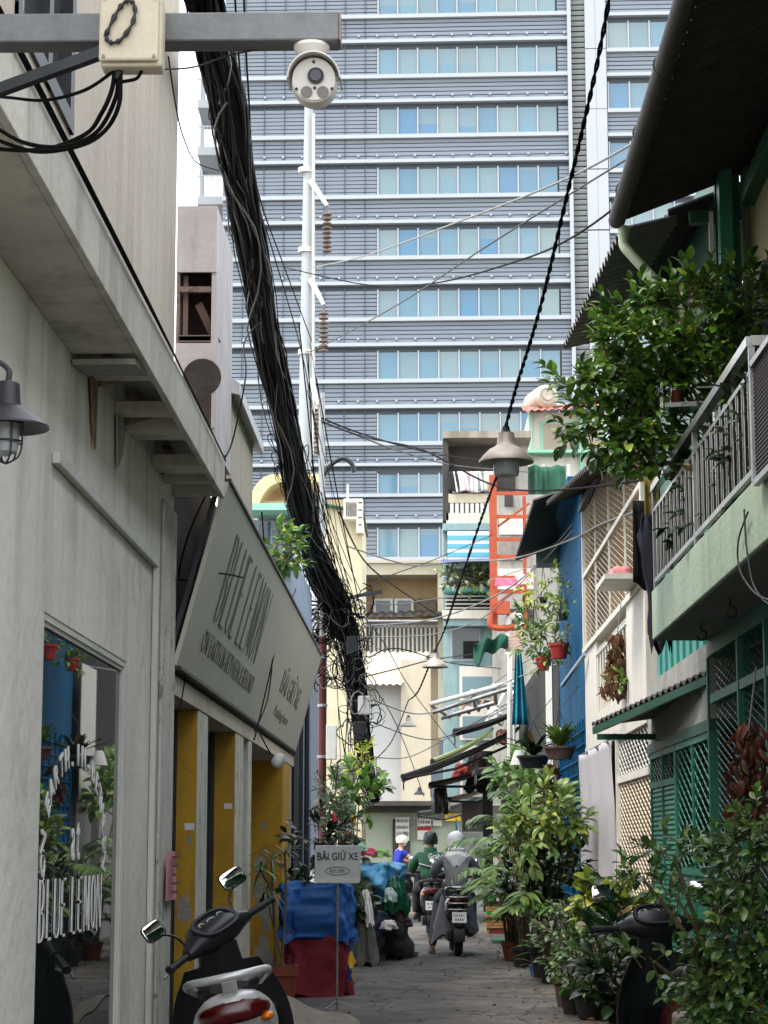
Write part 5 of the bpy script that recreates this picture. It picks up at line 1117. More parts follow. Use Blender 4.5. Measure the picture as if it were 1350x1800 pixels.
# ------------------------------------------------------------------ steel arm, junction box, security camera
YC = 3.9
arm = thing('steel_arm', 'square galvanised steel arm reaching across the top left corner', 'steel arm', (XL, YC, fz(57, YC, 300)))
za_, zb3 = PY(590, 57, YC).z, PY(0, 57, YC).z; ha = .031
a = PY(597, 57, YC); MB().beam((XL - .2, YC, (za_ + zb3) / 2), (a.x, YC, (za_ + zb3) / 2), .06, .061).build('bar', mat('arm_galv', S(98, 100, 100), .5, .18, 20, .25, S(70, 68, 64), 20, .08, 80, metal=.45), arm, bevel=.004)
MB().box((a.x + .0005, YC - .029, (za_ + zb3) / 2 - .029), (a.x + .003, YC + .029, (za_ + zb3) / 2 + .029)).build('end_cap', m_rust, arm)
MB().beam(PY(-60, 180, YC + .02), PY(180, 92, YC - .02), .022, .022).build('brace', m_dsteel, arm)
ZB = (za_ + zb3) / 2
jb = thing('junction_box', 'cream plastic junction box strapped to the steel arm', 'junction box', PY(231, 118, YC - .06))
m_jb = mat('aged_cream_plastic', S(180, 170, 148), .5, .06, 12, .25, S(130, 116, 94), 14, .06, 60)
p0_, p1_ = PY(178, 122, YC - .07), PY(288, -2, YC - .07)
MB().box((p0_.x, YC - .085, p0_.z), (p1_.x, YC - .034, p1_.z)).build('casing', m_jb, jb, bevel=.006)
MB().box((p0_.x - .002, YC - .097, p0_.z + .008), (p1_.x - .006, YC - .086, p1_.z + .001)).build('lid', m_jb, jb, bevel=.005)
for (dx, dz) in ((.008, .016), (.008, -.01), (-.014, .016), (-.014, -.01)):
    c = V3((p0_.x + dx if dx > 0 else p1_.x + dx, YC - .0975, p0_.z + dz if dz > 0 else p1_.z + dz)); MB().cyl(c, c - V3((0, .002, 0)), .0035, 8).build('screw', m_rust, jb)
MB().tube(spline([PY(u, v, YC - .103) for u, v in ((186, 62), (205, 22), (222, 2), (236, 8), (234, 38), (212, 70), (192, 74), (186, 62))], 5), [.004 + .002 * math.sin(i * 2) for i in range(36)], 6).build('tape_loop', m_black, jb, smooth=80)
cw_ = thing('box_cables', 'black cables drooping in loops under the junction box', 'cables', PY(205, 125, YC - .06))
for k, P_ in enumerate(([(206, 122, 3.84), (204, 170, 3.85), (170, 232, 3.9), (110, 258, 4.0), (40, 250, 4.1), (-20, 215, 4.2)], [(210, 122, 3.84), (210, 180, 3.83), (186, 228, 3.88), (140, 256, 4.0), (60, 266, 4.1), (-20, 240, 4.2)],
                          [(202, 122, 3.84), (196, 160, 3.84), (178, 200, 3.86), (150, 236, 3.95), (80, 262, 4.1), (0, 262, 4.2), (-30, 250, 4.3)], [(250, 122, 3.84), (240, 138, 3.84), (215, 144, 3.83), (204, 150, 3.83)], [(204, 122, 3.84), (150, 158, 3.86), (80, 176, 3.9), (20, 172, 4.0), (-20, 168, 4.1)])):
    MB().tube(spline([PY(*p) for p in P_], 7), .0048 if k < 3 else .0035, 6).build('cable', m_wire, cw_, smooth=80)
MB().lathe([(.008, -.012), (.008, .012)], 10, PY(209, 130, 3.84)).build('gland', m_black, cw_)
MB().tube(spline([PY(*p) for p in [(288, 122, 3.86), (340, 118, 3.9), (400, 98, 3.92), (455, 87, 3.92)]], 7), .002, 5).build('thin_wire', m_wire2, cw_)
cc = thing('security_camera', 'white dome-hooded security camera mounted under the steel arm end', 'camera', PY(553, 195, YC - .03))
m_cw = mat('camera_white', S(196, 192, 184), .4, .04, 20, .15, S(150, 142, 128), 20, .02, 60)
cm_ = PY(548, 85, YC); zbar = ZB - ha
MB().lathe([(.001, zbar), (.036, zbar), (.036, zbar - .006), (.026, zbar - .02), (.018, zbar - .03), (.018, zbar - .045), (.001, zbar - .045)], 24, (cm_.x, YC, 0)).build('mount', m_cw, cc, smooth=35)
hc_ = PY(553, 148, YC - .02); cmx = Matrix.Rotation(R(8), 3, 'X') @ Matrix.Rotation(R(90), 3, 'X')
MB().lathe([(.001, -.075), (.034, -.07), (.044, -.03), (.0445, .02), (.043, .03), (.001, .031)], 30, hc_, cmx).build('housing', m_cw, cc, smooth=40)
MB().cyl(V3((cm_.x, YC, zbar - .04)), hc_ + V3((0, .01, .03)), .014, 12).build('neck', m_cw, cc, smooth=40)
hm = MB(); fwd = V3((0, -1, -.12)).normalized(); upv = V3((0, -.12, 1)).normalized()
hm.slab(lambda a, b: hc_ + V3((1, 0, 0)) * .0505 * math.cos(math.pi * (.02 + .96 * a)) + upv * .0505 * math.sin(math.pi * (.02 + .96 * a)) + fwd * (-.07 + .125 * b - .012 * (1 - math.sin(math.pi * a)) * b), 24, 6, lambda a, b: (V3((1, 0, 0)) * math.cos(math.pi * a) + upv * math.sin(math.pi * a)) * .003)
hm.build('sun_hood', m_cw, cc, smooth=40)
fc = hc_ + fwd * .0325
def disc(dx, dz, r, m, name, dep=.003): q = fc + V3((dx, 0, 0)) + upv * dz; MB().cyl(q, q + fwd * dep, r, 22).build(name, m, cc, smooth=40)
disc(0, .002, .0425, mat('camera_face', S(188, 184, 176), .4, .03, 20, bump=0), 'face_plate', .001); disc(.004, .008, .016, m_black, 'lens_ring', .006); disc(.004, .008, .011, glass('lens', (.01, .012, .02), .02), 'lens', .0075)
m_ir = mat('infrared_window', S(96, 92, 88), .3, .1, 30, bump=0)
disc(-.014, -.024, .0115, m_ir, 'infrared_lamp'); disc(.018, -.024, .0115, m_ir, 'infrared_lamp'); disc(.002, -.016, .003, m_black, 'sensor'); disc(.036, -.018, .003, m_black, 'screw'); disc(-.034, -.018, .003, m_black, 'screw'); disc(.0, .036, .003, m_black, 'screw')
# ------------------------------------------------------------------ wall lamp, left edge
wl = thing('wall_lamp', 'black barn-style wall lamp with caged glass on the white wall', 'lamp', PX(10, 720, -1.22)); q = PX(12, 742, -1.22); r_ = (PX(99, 742, -1.22).y - q.y)
r_ = .125
m_lk = mat('lamp_black', (.028, .028, .032), .45, .2, 8, .2, (.1, .1, .1), 10, .05)
MB().lathe([(.035, .115), (.04, .05), (.055, .04), (.09, .02), (r_, -.012), (r_, -.018), (.088, .012), (.04, .03)], 28, q, close=False).build('shade', m_lk, wl, smooth=40)
MB().lathe([(.001, .122), (.03, .12), (.036, .11), (.001, .11)], 18, q).build('cap', m_lk, wl, smooth=40)
MB().tube(spline([q + V3((0, 0, .12)), q + V3((0, 0, .16)), q + V3((-.04, 0, .185)), q + V3((-.1, 0, .18)), (XL, q.y, q.z + .12)], 6), .009, 8).build('bracket', m_lk, wl, smooth=80)
MB().lathe([(.05, -.0), (.05, .008)], 18, (XL + .006, q.y, q.z + .12), Matrix.Rotation(R(90), 3, 'Y')).build('wall_plate', m_lk, wl)
MB().lathe([(.036, .03), (.038, -.06), (.032, -.09), (.001, -.105)], 20, q, close=False).build('glass_jar', m_lglass, wl, smooth=40)
cg = MB()
for k in range(6): t = k * math.pi / 3; e = V3((math.cos(t), math.sin(t), 0)); cg.tube(spline([q + e * .045 + V3((0, 0, .02)), q + e * .047 + V3((0, 0, -.06)), q + e * .036 + V3((0, 0, -.105)), q + V3((0, 0, -.125))], 5), .003, 5)
for z_, rr_ in ((-.005, .046), (-.06, .047)): cg.torus(q + V3((0, 0, z_)), rr_, .003, (0, 0, 1), 22, 5)
cg.build('wire_cage', m_lk, wl, smooth=80)
# ------------------------------------------------------------------ plants
def leaf_v(wr=.28, droop=.15, fold=.3):
    st = [(.0, .0), (.16, .62), (.42, 1.0), (.70, .86), (.90, .42)]; v = []; f = []
    zc_ = lambda x: .05 * math.sin(math.pi * x) - droop * x * x
    for x, k in st[1:]: v += [(x, wr * k, zc_(x) + fold * wr * k), (x, 0, zc_(x)), (x, -wr * k, zc_(x) + fold * wr * k)]
    n_ = len(v); v += [(0, 0, 0), (1, 0, zc_(1))]
    for i in range(len(st) - 2):
        a = i * 3; f += [(a, a + 1, a + 4, a + 3), (a + 1, a + 2, a + 5, a + 4)]
    a = (len(st) - 2) * 3; f += [(n_, 1, 0), (n_, 2, 1), (a, a + 1, n_ + 1), (a + 1, a + 2, n_ + 1)]
    return v, f
def orient(p, d, up, s):
    x = V3(d).normalized(); z = V3(up) - x * V3(up).dot(x)
    z = z.normalized() if z.length > 1e-4 else x.orthogonal().normalized(); y = z.cross(x)
    return basis(x * s, y * s, z * s, p)
def foliage(par, Ms, m, wr=.28, droop=.15, fold=.3, singles=0, name='leaf'):
    v, f = leaf_v(wr, droop, fold); off = Matrix.Translation(-par.location)
    cp = V3((0, 0, CH)); Ms = sorted(Ms, key=lambda M: (M.translation - cp).length)
    if singles:
        me = bpy.data.meshes.new(name); me.from_pydata(v, [], f); me.materials.append(m); me.polygons.foreach_set('use_smooth', [True] * len(me.polygons))
        for M in Ms[:singles]:
            o = bpy.data.objects.new(name, me); C.objects.link(o); o.parent = par; o.matrix_basis = off @ M
    rest = Ms[singles:]
    if rest:
        mb = MB()
        for M in rest: mb.add([M @ V3(p) for p in v], f)
        mb.build('foliage', m, par, smooth=180, kind='stuff')
def twigs(rn, c, rad, n, L, per, leaf, wob=.35, up=.35, out=1.0, tw=None, inner=.45):
    Ms = []; c = V3(c)
    for k in range(n):
        d = V3((rn.gauss(0, 1), rn.gauss(0, 1), rn.gauss(0, 1))).normalized(); q = inner + (1 - inner) * rn.random() ** .6
        p = c + V3((d.x * rad[0], d.y * rad[1], d.z * rad[2])) * q
        t = (d * out + V3((0, 0, up)) + V3((rn.gauss(0, wob), rn.gauss(0, wob), rn.gauss(0, wob)))).normalized(); l = L * rn.uniform(.6, 1.3)
        if tw is not None: tw.tube([p - t * l * .3, p + t * l * .5 + V3((0, 0, .01)), p + t * l], [leaf * .05, leaf * .04, leaf * .02], 4, caps=False)
        side = t.orthogonal().normalized(); b = t.cross(side)
        for i in range(per):
            a = i * 2.4 + rn.random(); s_ = i / max(1, per - 1); pos = p + t * l * (.1 + .9 * s_)
            dd = (t * (.45 + .7 * s_) + (side * math.cos(a) + b * math.sin(a)) * (1 - .6 * s_) + V3((0, 0, -.08))).normalized()
            nn = (V3((0, 0, 1)) + V3((rn.gauss(0, .35), rn.gauss(0, .35), 0)) - V3((0, .3, 0))).normalized()
            Ms.append(orient(pos, dd, nn, leaf * rn.uniform(.65, 1.2)))
    return Ms
lf_gloss = leafmat('leaf_glossy_green', S(30, 60, 22), S(96, 136, 44), .32, S(170, 184, 76), .1)
lf_shrub = leafmat('leaf_shrub_green', S(34, 62, 32), S(94, 128, 62), .25, S(176, 190, 124), .12)
lf_broad = leafmat('leaf_broad_yellowgreen', S(70, 104, 42), S(140, 162, 88), .36, S(196, 196, 70), .06)
lf_palm = leafmat('leaf_palm', S(52, 92, 40), S(130, 160, 84), .4)
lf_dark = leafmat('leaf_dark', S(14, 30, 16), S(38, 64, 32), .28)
lf_croton = leafmat('leaf_croton', S(52, 86, 30), S(150, 162, 62), .38, S(212, 184, 40), .1)
lf_grey = leafmat('leaf_greygreen', S(58, 84, 58), S(128, 146, 112), .5)
lf_dry = leafmat('leaf_dry', S(62, 40, 28), S(150, 112, 74), .7)
lf_dryred = leafmat('leaf_dry_red', S(52, 26, 20), S(112, 64, 46), .6)
lf_lime = leafmat('leaf_lime', S(120, 150, 30), S(196, 204, 80), .4)
m_stem = mat('plant_stem', S(88, 74, 54), .85, .2, 20, bump=.2)
def pot(t, c, r, h, m, rim=True, taper=.72, soil=True):
    c = V3(c); pr = [(r * taper, 0), (r * .97, h * .8)] + ([(r * 1.0, h * .8), (r * 1.07, h * .82), (r * 1.07, h), (r * .92, h), (r * .9, h * .86)] if rim else [(r, h), (r * .92, h), (r * .9, h * .88)])
    MB().lathe([(.001, 0)] + pr, 20, c).build('pot', m, t, smooth=35)
    MB().lathe([(r * .9, h * .87), (.001, h * .89)], 16, c, close=False).build('soil', m_soil, t)
def frond(par, base, d, L, n, ll, m, rn, droop=.5, wr=.10, name='frond'):
    base = V3(base); d = V3(d).normalized(); mb = MB(); v, f = leaf_v(wr, .25, .2); P_ = []
    for i in range(n + 1):
        s = i / n; P_.append(base + d * L * s + V3((0, 0, -droop * L * s * s)))
    mb.tube(P_, [L * .012 * (1 - .8 * i / n) for i in range(n + 1)], 4, caps=False)
    for i in range(2, n + 1):
        t = (P_[i] - P_[i - 1]).normalized(); x = t.cross(V3((0, 0, 1))).normalized(); s = i / n; l = ll * (.5 + 1.1 * math.sin(math.pi * (.15 + .8 * s))) * .75
        for sg in (-1, 1):
            dd = (x * sg + t * .75 + V3((0, 0, -.22 + rn.gauss(0, .12)))).normalized(); M = orient(P_[i], dd, V3((0, -.2, 1)) + V3((rn.gauss(0, .2), 0, 0)), l); mb.add([M @ V3(p) for p in v], f)
    mb.build(name, m, par, smooth=180)
def palm(label, c, h, nf, L, m, seed, potm=None, ll=.17, droop=.5, group=None, spread=1.0, potr=.13):
    rn = random.Random(seed); c = V3(c); t = thing('potted_palm', label, 'plant', c, group=group)
    z0 = 0
    if potm: pot(t, c, potr, .24, potm); z0 = .2
    for k in range(nf):
        a = 2 * math.pi * k / nf + rn.random(); hh_ = h * rn.uniform(.45, 1); b = c + V3((rn.uniform(-.07, .07), rn.uniform(-.07, .07), z0))
        top = b + V3((math.cos(a) * .12 * spread, math.sin(a) * .12 * spread, hh_)); MB().tube([b, b.lerp(top, .5) + V3((0, 0, .03)), top], [.014, .011, .008], 5).build('stalk', m_stem, t)
        frond(t, top, V3((math.cos(a) * spread, math.sin(a) * spread, rn.uniform(.5, 1.4))), L * rn.uniform(.75, 1.15), 13, ll, m, rn, droop)
    return t
def bush(label, c, blobs, leaf, m, seed, potm=None, potr=.14, poth=.26, wr=.28, singles=0, per=6, L=.16, stem=True, name='potted_plant', cat='plant', droop=.15, group=None, up=.35):
    rn = random.Random(seed); c = V3(c); t = thing(name, label, cat, c, group=group)
    if potm: pot(t, c, potr, poth, potm)
    tw = MB(); Ms = []
    for (bc_, rad, n) in blobs:
        bc = V3(bc_); Ms += twigs(rn, bc, rad, n, L, per, leaf, tw=tw, up=up)
        nstem = len(Ms) and 0
        if stem is True or (stem and blobs.index((bc_, rad, n)) < stem): tw.tube(spline([c + V3((rn.uniform(-.03, .03), rn.uniform(-.03, .03), poth * .8 if potm else 0)), c.lerp(bc, .5) + V3((rn.uniform(-.05, .05), rn.uniform(-.05, .05), .03)), bc], 5), [.016 - .0009 * i for i in range(11)], 5)
    tw.build('stem', m_stem, t, smooth=80)
    foliage(t, Ms, m, wr, droop, singles=singles); return t
def straps(t, c, n, L, m, rn, w=.03, droop=.6, elev=(.4, 1.5), name='leaf'):
    c = V3(c)
    for k in range(n):
        a = rn.random() * 6.28; e = rn.uniform(*elev); d = V3((math.cos(a), math.sin(a), e)).normalized(); l = L * rn.uniform(.6, 1.1); x = d.cross(V3((0, 0, 1))).normalized(); mb = MB()
        def fn(u, v): return c + d * l * v + V3((0, 0, -droop * l * v * v)) + x * (u - .5) * w * 2 * (math.sin(math.pi * (.12 + .86 * v)) + .05) + V3((0, 0, abs(u - .5) * w * .5))
        mb.grid(fn, 2, 6).build(name, m, t, smooth=180)
px = lambda n, Y: n * Y / F      # n pixels of the photograph at distance Y, in metres
# shrub leaning over the balcony rail
Yb = 13.2; B = lambda u, v, r, rv, n, Y=Yb: (PY(u, v, Y), (px(r, Y), .28, px(rv, Y)), n)
bush('leafy green shrub spilling over the balcony railing', (XB + .3, 13.3, zs1), [B(1150, 610, 80, 85, 80), B(1240, 560, 80, 60, 64), B(1315, 540, 60, 50, 44), B(1085, 725, 50, 60, 40), B(1140, 745, 60, 70, 52), B(1085, 640, 40, 60, 30), B(1070, 590, 20, 32, 10), B(1000, 668, 26, 8, 6), B(1030, 700, 30, 20, 10), B(1030, 760, 28, 14, 9), B(1200, 660, 65, 65, 44), B(1270, 630, 55, 45, 34), B(1110, 800, 30, 30, 14), B(1075, 790, 24, 26, 10), B(1160, 800, 30, 26, 12)],
     .088, lf_gloss, 31, None, wr=.30, singles=300, per=8, L=.17, stem=2, name='balcony_shrub', cat='shrub')
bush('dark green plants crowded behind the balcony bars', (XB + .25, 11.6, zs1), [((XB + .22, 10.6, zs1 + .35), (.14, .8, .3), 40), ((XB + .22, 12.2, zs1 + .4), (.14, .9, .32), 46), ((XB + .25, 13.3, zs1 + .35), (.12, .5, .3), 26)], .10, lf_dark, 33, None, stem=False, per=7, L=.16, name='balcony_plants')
rn = random.Random(77)
pp = thing('hanging_planter', 'chrome-ended bracket shelf with small pots outside the railing', 'shelf', PY(1220, 715, 13))
MB().beam(PY(1165, 718, 13), PY(1262, 714, 13), .22, .03).build('tray', m_chrome, pp); MB().torus(PY(1172, 690, 13), .075, .006, (1, .3, 0), 20, 6).beam(PY(1163, 672, 13), PY(1163, 726, 12.9), .02, .02).build('end_bracket', m_chrome, pp)
MB().lathe([(.03, 0), (.045, .07), (.001, .07)], 12, PY(1188, 706, 13)).build('small_pot', m_terra, pp); MB().beam(PY(1180, 682, 13), PY(1258, 680, 13), .012, .012).build('rail', m_chrome, pp)
tag(MB().ell(PY(1283, 673, 12), .022, .022, .022).build('red_ball', mat('red_ball', S(190, 30, 26), .4, .05, 5), None, smooth=180), 'small red ball hanging by the balcony handrail', 'ornament')
# air conditioner at the near end of the balcony
ay = PX(1330, 700, XB - .02).y; ac2 = thing('condenser_unit', 'dark slatted air-conditioner unit at the near balcony end', 'air conditioner', (XB + .1, ay - .5, PX(1330, 850, XB).z))
zA, zB_ = PX(1330, 650, XB).z, PX(1332, 860, XB).z
MB().box((XB - .02, ay - .85, zB_), (XB + .3, ay, zA)).build('casing', m_dsteel, ac2, bevel=.01)
MB().beam((XB - .035, ay, zA), (XB - .035, ay - .85, zA), .03, .03).beam((XB - .035, ay, zB_), (XB - .035, ay - .85, zB_), .03, .03).beam((XB - .035, ay, zB_), (XB - .035, ay, zA), .03, .03).build('frame', m_galv, ac2)
for k in range(26): z = zB_ + .02 + k * (zA - zB_ - .04) / 26; MB().obox((XB - .03, ay - .42, z), (.006, 0, -.006), (0, .41, 0), (.002, 0, .004)).build('slat', mat('slat_brown', S(74, 64, 60), .5, .1, 5), ac2)
# front right shrub in a planter
Yf = 9.0; Bf = lambda u, v, r, rv, n, Y=Yf: (PY(u, v, Y), (px(r, Y), .3, px(rv, Y)), n)
fp = PY(1290, 1790, 9.2)
pl = thing('planter_box', 'pale cement planter box under the right front shrub', 'planter', (fp.x, 9.2, 0))
MB().box((1.15, 8.7, 0), (1.85, 9.7, .72)).build('box', mat('planter_cement', S(170, 160, 140), .9, .12, 4, .4, S(110, 100, 84), 5), pl, bevel=.02)
bush('dense glossy green shrub filling the lower right corner', (fp.x, 9.2, .7), [Bf(1318, 1540, 62, 80, 87), Bf(1305, 1660, 62, 75, 89), Bf(1300, 1750, 80, 60, 75), Bf(1340, 1450, 30, 40, 23), Bf(1185, 1505, 35, 14, 10), Bf(1130, 1545, 24, 8, 7), Bf(1190, 1580, 30, 22, 7), Bf(1150, 1690, 40, 14, 4), Bf(1255, 1725, 36, 40, 29), Bf(1245, 1785, 36, 34, 20)],
     .056, lf_shrub, 41, None, wr=.30, singles=300, per=8, L=.12, name='corner_shrub', cat='shrub')
# row of plants on the right
bush('tall broad-leaved yellow-green plant before the blue wall', PZ(962, 1720), [(PY(960, 1430, 22.5), (px(52, 22.5), .3, px(36, 22.5)), 46), (PY(995, 1450, 22.7), (px(24, 22.5), .25, px(34, 22.5)), 16), (PY(915, 1475, 22.3), (px(28, 22.5), .25, px(25, 22.5)), 12)], .145, lf_broad, 51, m_blackpot, .2, .35, wr=.24, singles=220, per=8, L=.2, droop=.25)
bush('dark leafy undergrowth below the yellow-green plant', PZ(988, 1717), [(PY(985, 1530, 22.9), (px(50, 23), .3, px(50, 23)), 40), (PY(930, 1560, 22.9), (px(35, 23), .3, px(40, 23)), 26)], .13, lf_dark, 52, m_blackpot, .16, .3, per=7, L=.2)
palm('tallest feathery palm behind the broad-leaved plant', PZ(918, 1700), 1.25, 14, .8, lf_palm, 61, m_blackpot, .22, .55)
palm('feathery palm leaning over the striped crate', PZ(900, 1690), .85, 13, .75, lf_palm, 62, m_terra, .2, .6)
palm('pale feathery palm high by the dark shop awning', (PY(900, 1400, 31).x, 31, 0), 1.9, 11, .9, lf_grey, 63, m_blackpot, .24, .6)
palm('wide feathery palm filling the gap under the broad leaves', PZ(968, 1728), .7, 15, .62, lf_palm, 65, m_blackpot, .22, .55)
palm('drooping palm beside the dark shop front', PZ(890, 1640), 1.15, 12, .8, lf_palm, 66, m_terra, .22, .7)
palm('short palm in a brown pot at the pavement edge', PZ(925, 1690), .5, 10, .55, lf_palm, 64, mat('brown_pot', S(84, 60, 52), .7, .15, 6), .15, .5)
t = thing('strappy_plant', 'strappy green plant in a white pot below the palms', 'plant', PZ(962, 1712)); pot(t, PZ(962, 1712), .12, .22, m_wtrim); straps(t, PZ(962, 1712) + V3((0, 0, .2)), 26, .55, lf_palm, rn, .022, .45)
bp_ = thing('blue_bucket', 'small blue plastic bucket with a green seedling at the pavement edge', 'bucket', PZ(944, 1718)); pot(bp_, PZ(944, 1718), .085, .14, mat('blue_bucket', S(70, 120, 176), .5, .06, 6), True, .8)
straps(bp_, PZ(944, 1718) + V3((0, 0, .12)), 9, .3, lf_palm, rn, .016, .4)
bush('small shrub with white flower buds in a brown pot', PZ(998, 1769), [(PY(1000, 1640, 18.6), (px(45, 18.6), .25, px(38, 18.6)), 44), (PY(985, 1680, 18.4), (px(30, 18.4), .2, px(25, 18.4)), 18)], .075, leafmat('leaf_budded', S(40, 66, 34), S(92, 116, 62), .4, S(206, 208, 180), .12), 71, mat('brown_pot', S(84, 60, 52)), .13, .26, per=7, L=.13)
bush('croton with yellowing leaves beside the low grey wall', PZ(1078, 1787), [(PY(1060, 1600, 17.6), (px(55, 17.6), .25, px(28, 17.6)), 30), (PY(1110, 1605, 17.4), (px(40, 17.4), .25, px(26, 17.4)), 22), (PY(1055, 1580, 17.6), (px(20, 17), .1, px(14, 17)), 6)], .13, lf_croton, 72, m_blackpot, .15, .28, wr=.34, singles=120, per=7, L=.15, droop=.25)
bush('dark rubber plant with big black-green leaves in a terracotta pot', PZ(1095, 1815), [(PY(1075, 1680, 16.3), (px(42, 16.3), .25, px(60, 16.3)), 22), (PY(1100, 1730, 16.2), (px(35, 16.3), .2, px(40, 16.3)), 14)], .17, lf_dark, 73, m_terra, .15, .26, wr=.26, singles=150, per=6, L=.16, droop=.1, up=.8)
bush('low leafy plant in a black pot at the pavement edge', PZ(1040, 1790), [(PY(1030, 1700, 17), (px(38, 17), .2, px(35, 17)), 34)], .085, leafmat('leaf_mid', S(34, 64, 28), S(84, 116, 52), .36), 74, m_blackpot, .16, .24, per=7, L=.13)
bush('small round-leaved plant in the second black pot', PZ(1008, 1782), [(PY(1005, 1705, 17.8), (px(30, 17.8), .18, px(22, 17.8)), 26)], .07, lf_shrub, 75, m_blackpot, .12, .2, per=7, L=.1)
bush('red-flowered plant peeking over the grey meter box', (PX(1000, 1560, XR - .2).x, 23.2, 0), [(PY(1005, 1530, 23), (px(20, 23), .15, px(20, 23)), 12)], .1, lf_dark, 76, m_terra, .14, .6, per=6, L=.12)
lw = thing('low_wall', 'low stained cement wall beneath the white curtain', 'wall', (XR - .15, 19.6, 0)); MB().box((XR - .3, 18.3, 0), (XR - .02, 22.3, .62)).build('wall', m_concrete, lw, bevel=.02); MB().box((XR - .33, 18.28, .62), (XR - .01, 22.32, .66)).build('coping', m_wtrim, lw)
mb_ = thing('meter_cabinet', 'grey ribbed metal cabinet standing by the low wall', 'cabinet', (XR - .4, 22.7, 0)); MB().box((XR - .55, 22.4, 0), (XR - .05, 22.8, .85)).build('body', m_galv, mb_, bevel=.01)
for k in range(9): MB().box((XR - .52 + k * .05, 22.385, .1), (XR - .50 + k * .05, 22.4, .8)).build('rib', m_galv, mb_)
# hanging pots
def hang_pot(label, u, v, Y, r, h, m, leafm, seed, lf=.12, nb_=18, strap=False, spread=1.0):
    c = PY(u, v, Y); t = thing('hanging_pot', label, 'hanging plant', c, group='hanging pots'); rn_ = random.Random(seed); pot(t, c, r, h, m, True, .75)
    for k in range(3): a = k * 2.1; MB().tube([c + V3((r * math.cos(a), r * math.sin(a), h)), c + V3((0, 0, h + .45))], .004, 4).build('hanger', m_dsteel, t)
    MB().tube([c + V3((0, 0, h + .45)), V3((c.x + .25, c.y, c.z + h + .75))], .005, 4).build('hanger', m_dsteel, t)
    if strap: straps(t, c + V3((0, 0, h * .9)), nb_, lf, leafm, rn_, .042, .35, (.7, 3.0))
    else: foliage(t, twigs(rn_, c + V3((0, 0, h + .12)), (.16 * spread, .14, .16 * spread), nb_, .12, 6, lf), leafm, .2, .3)
    return t
hang_pot('red plastic pot with straggly stems hung before the blue wall', 983, 1158, 26.5, .125, .2, m_redpot, lf_grey, 1, .09, 7)
hang_pot('red plastic pot with light green leaves hung left of its neighbour', 955, 1178, 27.5, .10, .17, m_redpot, lf_broad, 2, .13, 26, spread=1.6)
hang_pot('dark slatted basket of orchids hung before the blue wall', 984, 1335, 25.5, .19, .16, mat('basket_wood', S(88, 66, 58), .8, .3, 14, .4, S(40, 30, 28), 12), leafmat('leaf_orchid', S(44, 78, 32), S(110, 136, 62), .36), 3, .5, 44, True)
hang_pot('black trough of dark green orchids left of the basket', 938, 1350, 27, .21, .16, m_blackpot, lf_dark, 4, .5, 44, True)
hang_pot('small black pot of trailing green hung high on the blue wall', 990, 1090, 26, .07, .1, m_blackpot, lf_broad, 5, .09, 12)
hang_pot('pale green climber hanging from the blue house eaves', 955, 1060, 28, .06, .08, m_blackpot, lf_lime, 6, .10, 26, spread=1.7)
hang_pot('mid-height leafy clump hanging beside the dark sheet', 940, 1125, 28, .07, .08, m_blackpot, lf_broad, 7, .12, 24, spread=1.6)
lp = thing('hanging_lampshade', 'white plastic lamp shade hanging by the orchid trough', 'lampshade', PY(912, 1345, 28)); MB().lathe([(.05, .2), (.07, .16), (.12, 0), (.11, 0), (.06, .16)], 16, PY(912, 1345, 28), close=False).build('shade', m_wtrim, lp, smooth=40)  # a loose white lampshade without a bulb
# dried leaf bundles
def drybundle(label, u, v, Y, w_, h_, n, leaf, m, seed):
    rn_ = random.Random(seed); c = PY(u, v, Y); t = thing('dried_leaves', label, 'dried plant', c); Ms = []
    for k in range(n):
        q = rn_.random(); p = c + V3((rn_.gauss(0, .35) * w_ * (1.1 - .7 * q), rn_.gauss(0, .3) * w_ * .6, (q - .5) * h_)); Ms.append(orient(p, (rn_.gauss(0, .5), rn_.gauss(0, .5), -1), (rn_.gauss(0, 1), -1, rn_.gauss(0, .3)), leaf * rn_.uniform(.6, 1.2)))
    foliage(t, Ms, m, .17, .5, singles=min(n, 150)); MB().tube([c + V3((0, 0, h_ * .4)), c + V3((.05, 0, h_ * .5 + .3))], .005, 4).build('string', m_wire3, t); return t
drybundle('bunch of brown dried leaves hung on the green mesh', 1318, 1350, 11.2, .2, .5, 260, .085, lf_dryred, 81)
drybundle('bunch of tan dried leaves in the white house window', 1085, 1165, 20.0, .2, .6, 190, .13, lf_dry, 82)
drybundle('dark dried leaves hanging on the pier by the blue grid', 968, 1375, 26.5, .16, .5, 70, .16, lf_dryred, 83)
bush('small green creeper at the foot of the white house window', PX(1090, 1230, XR - .05), [(PX(1090, 1212, XR - .05), (.08, .3, .12), 14)], .09, lf_broad, 84, None, stem=False, per=5, L=.1, name='creeper')
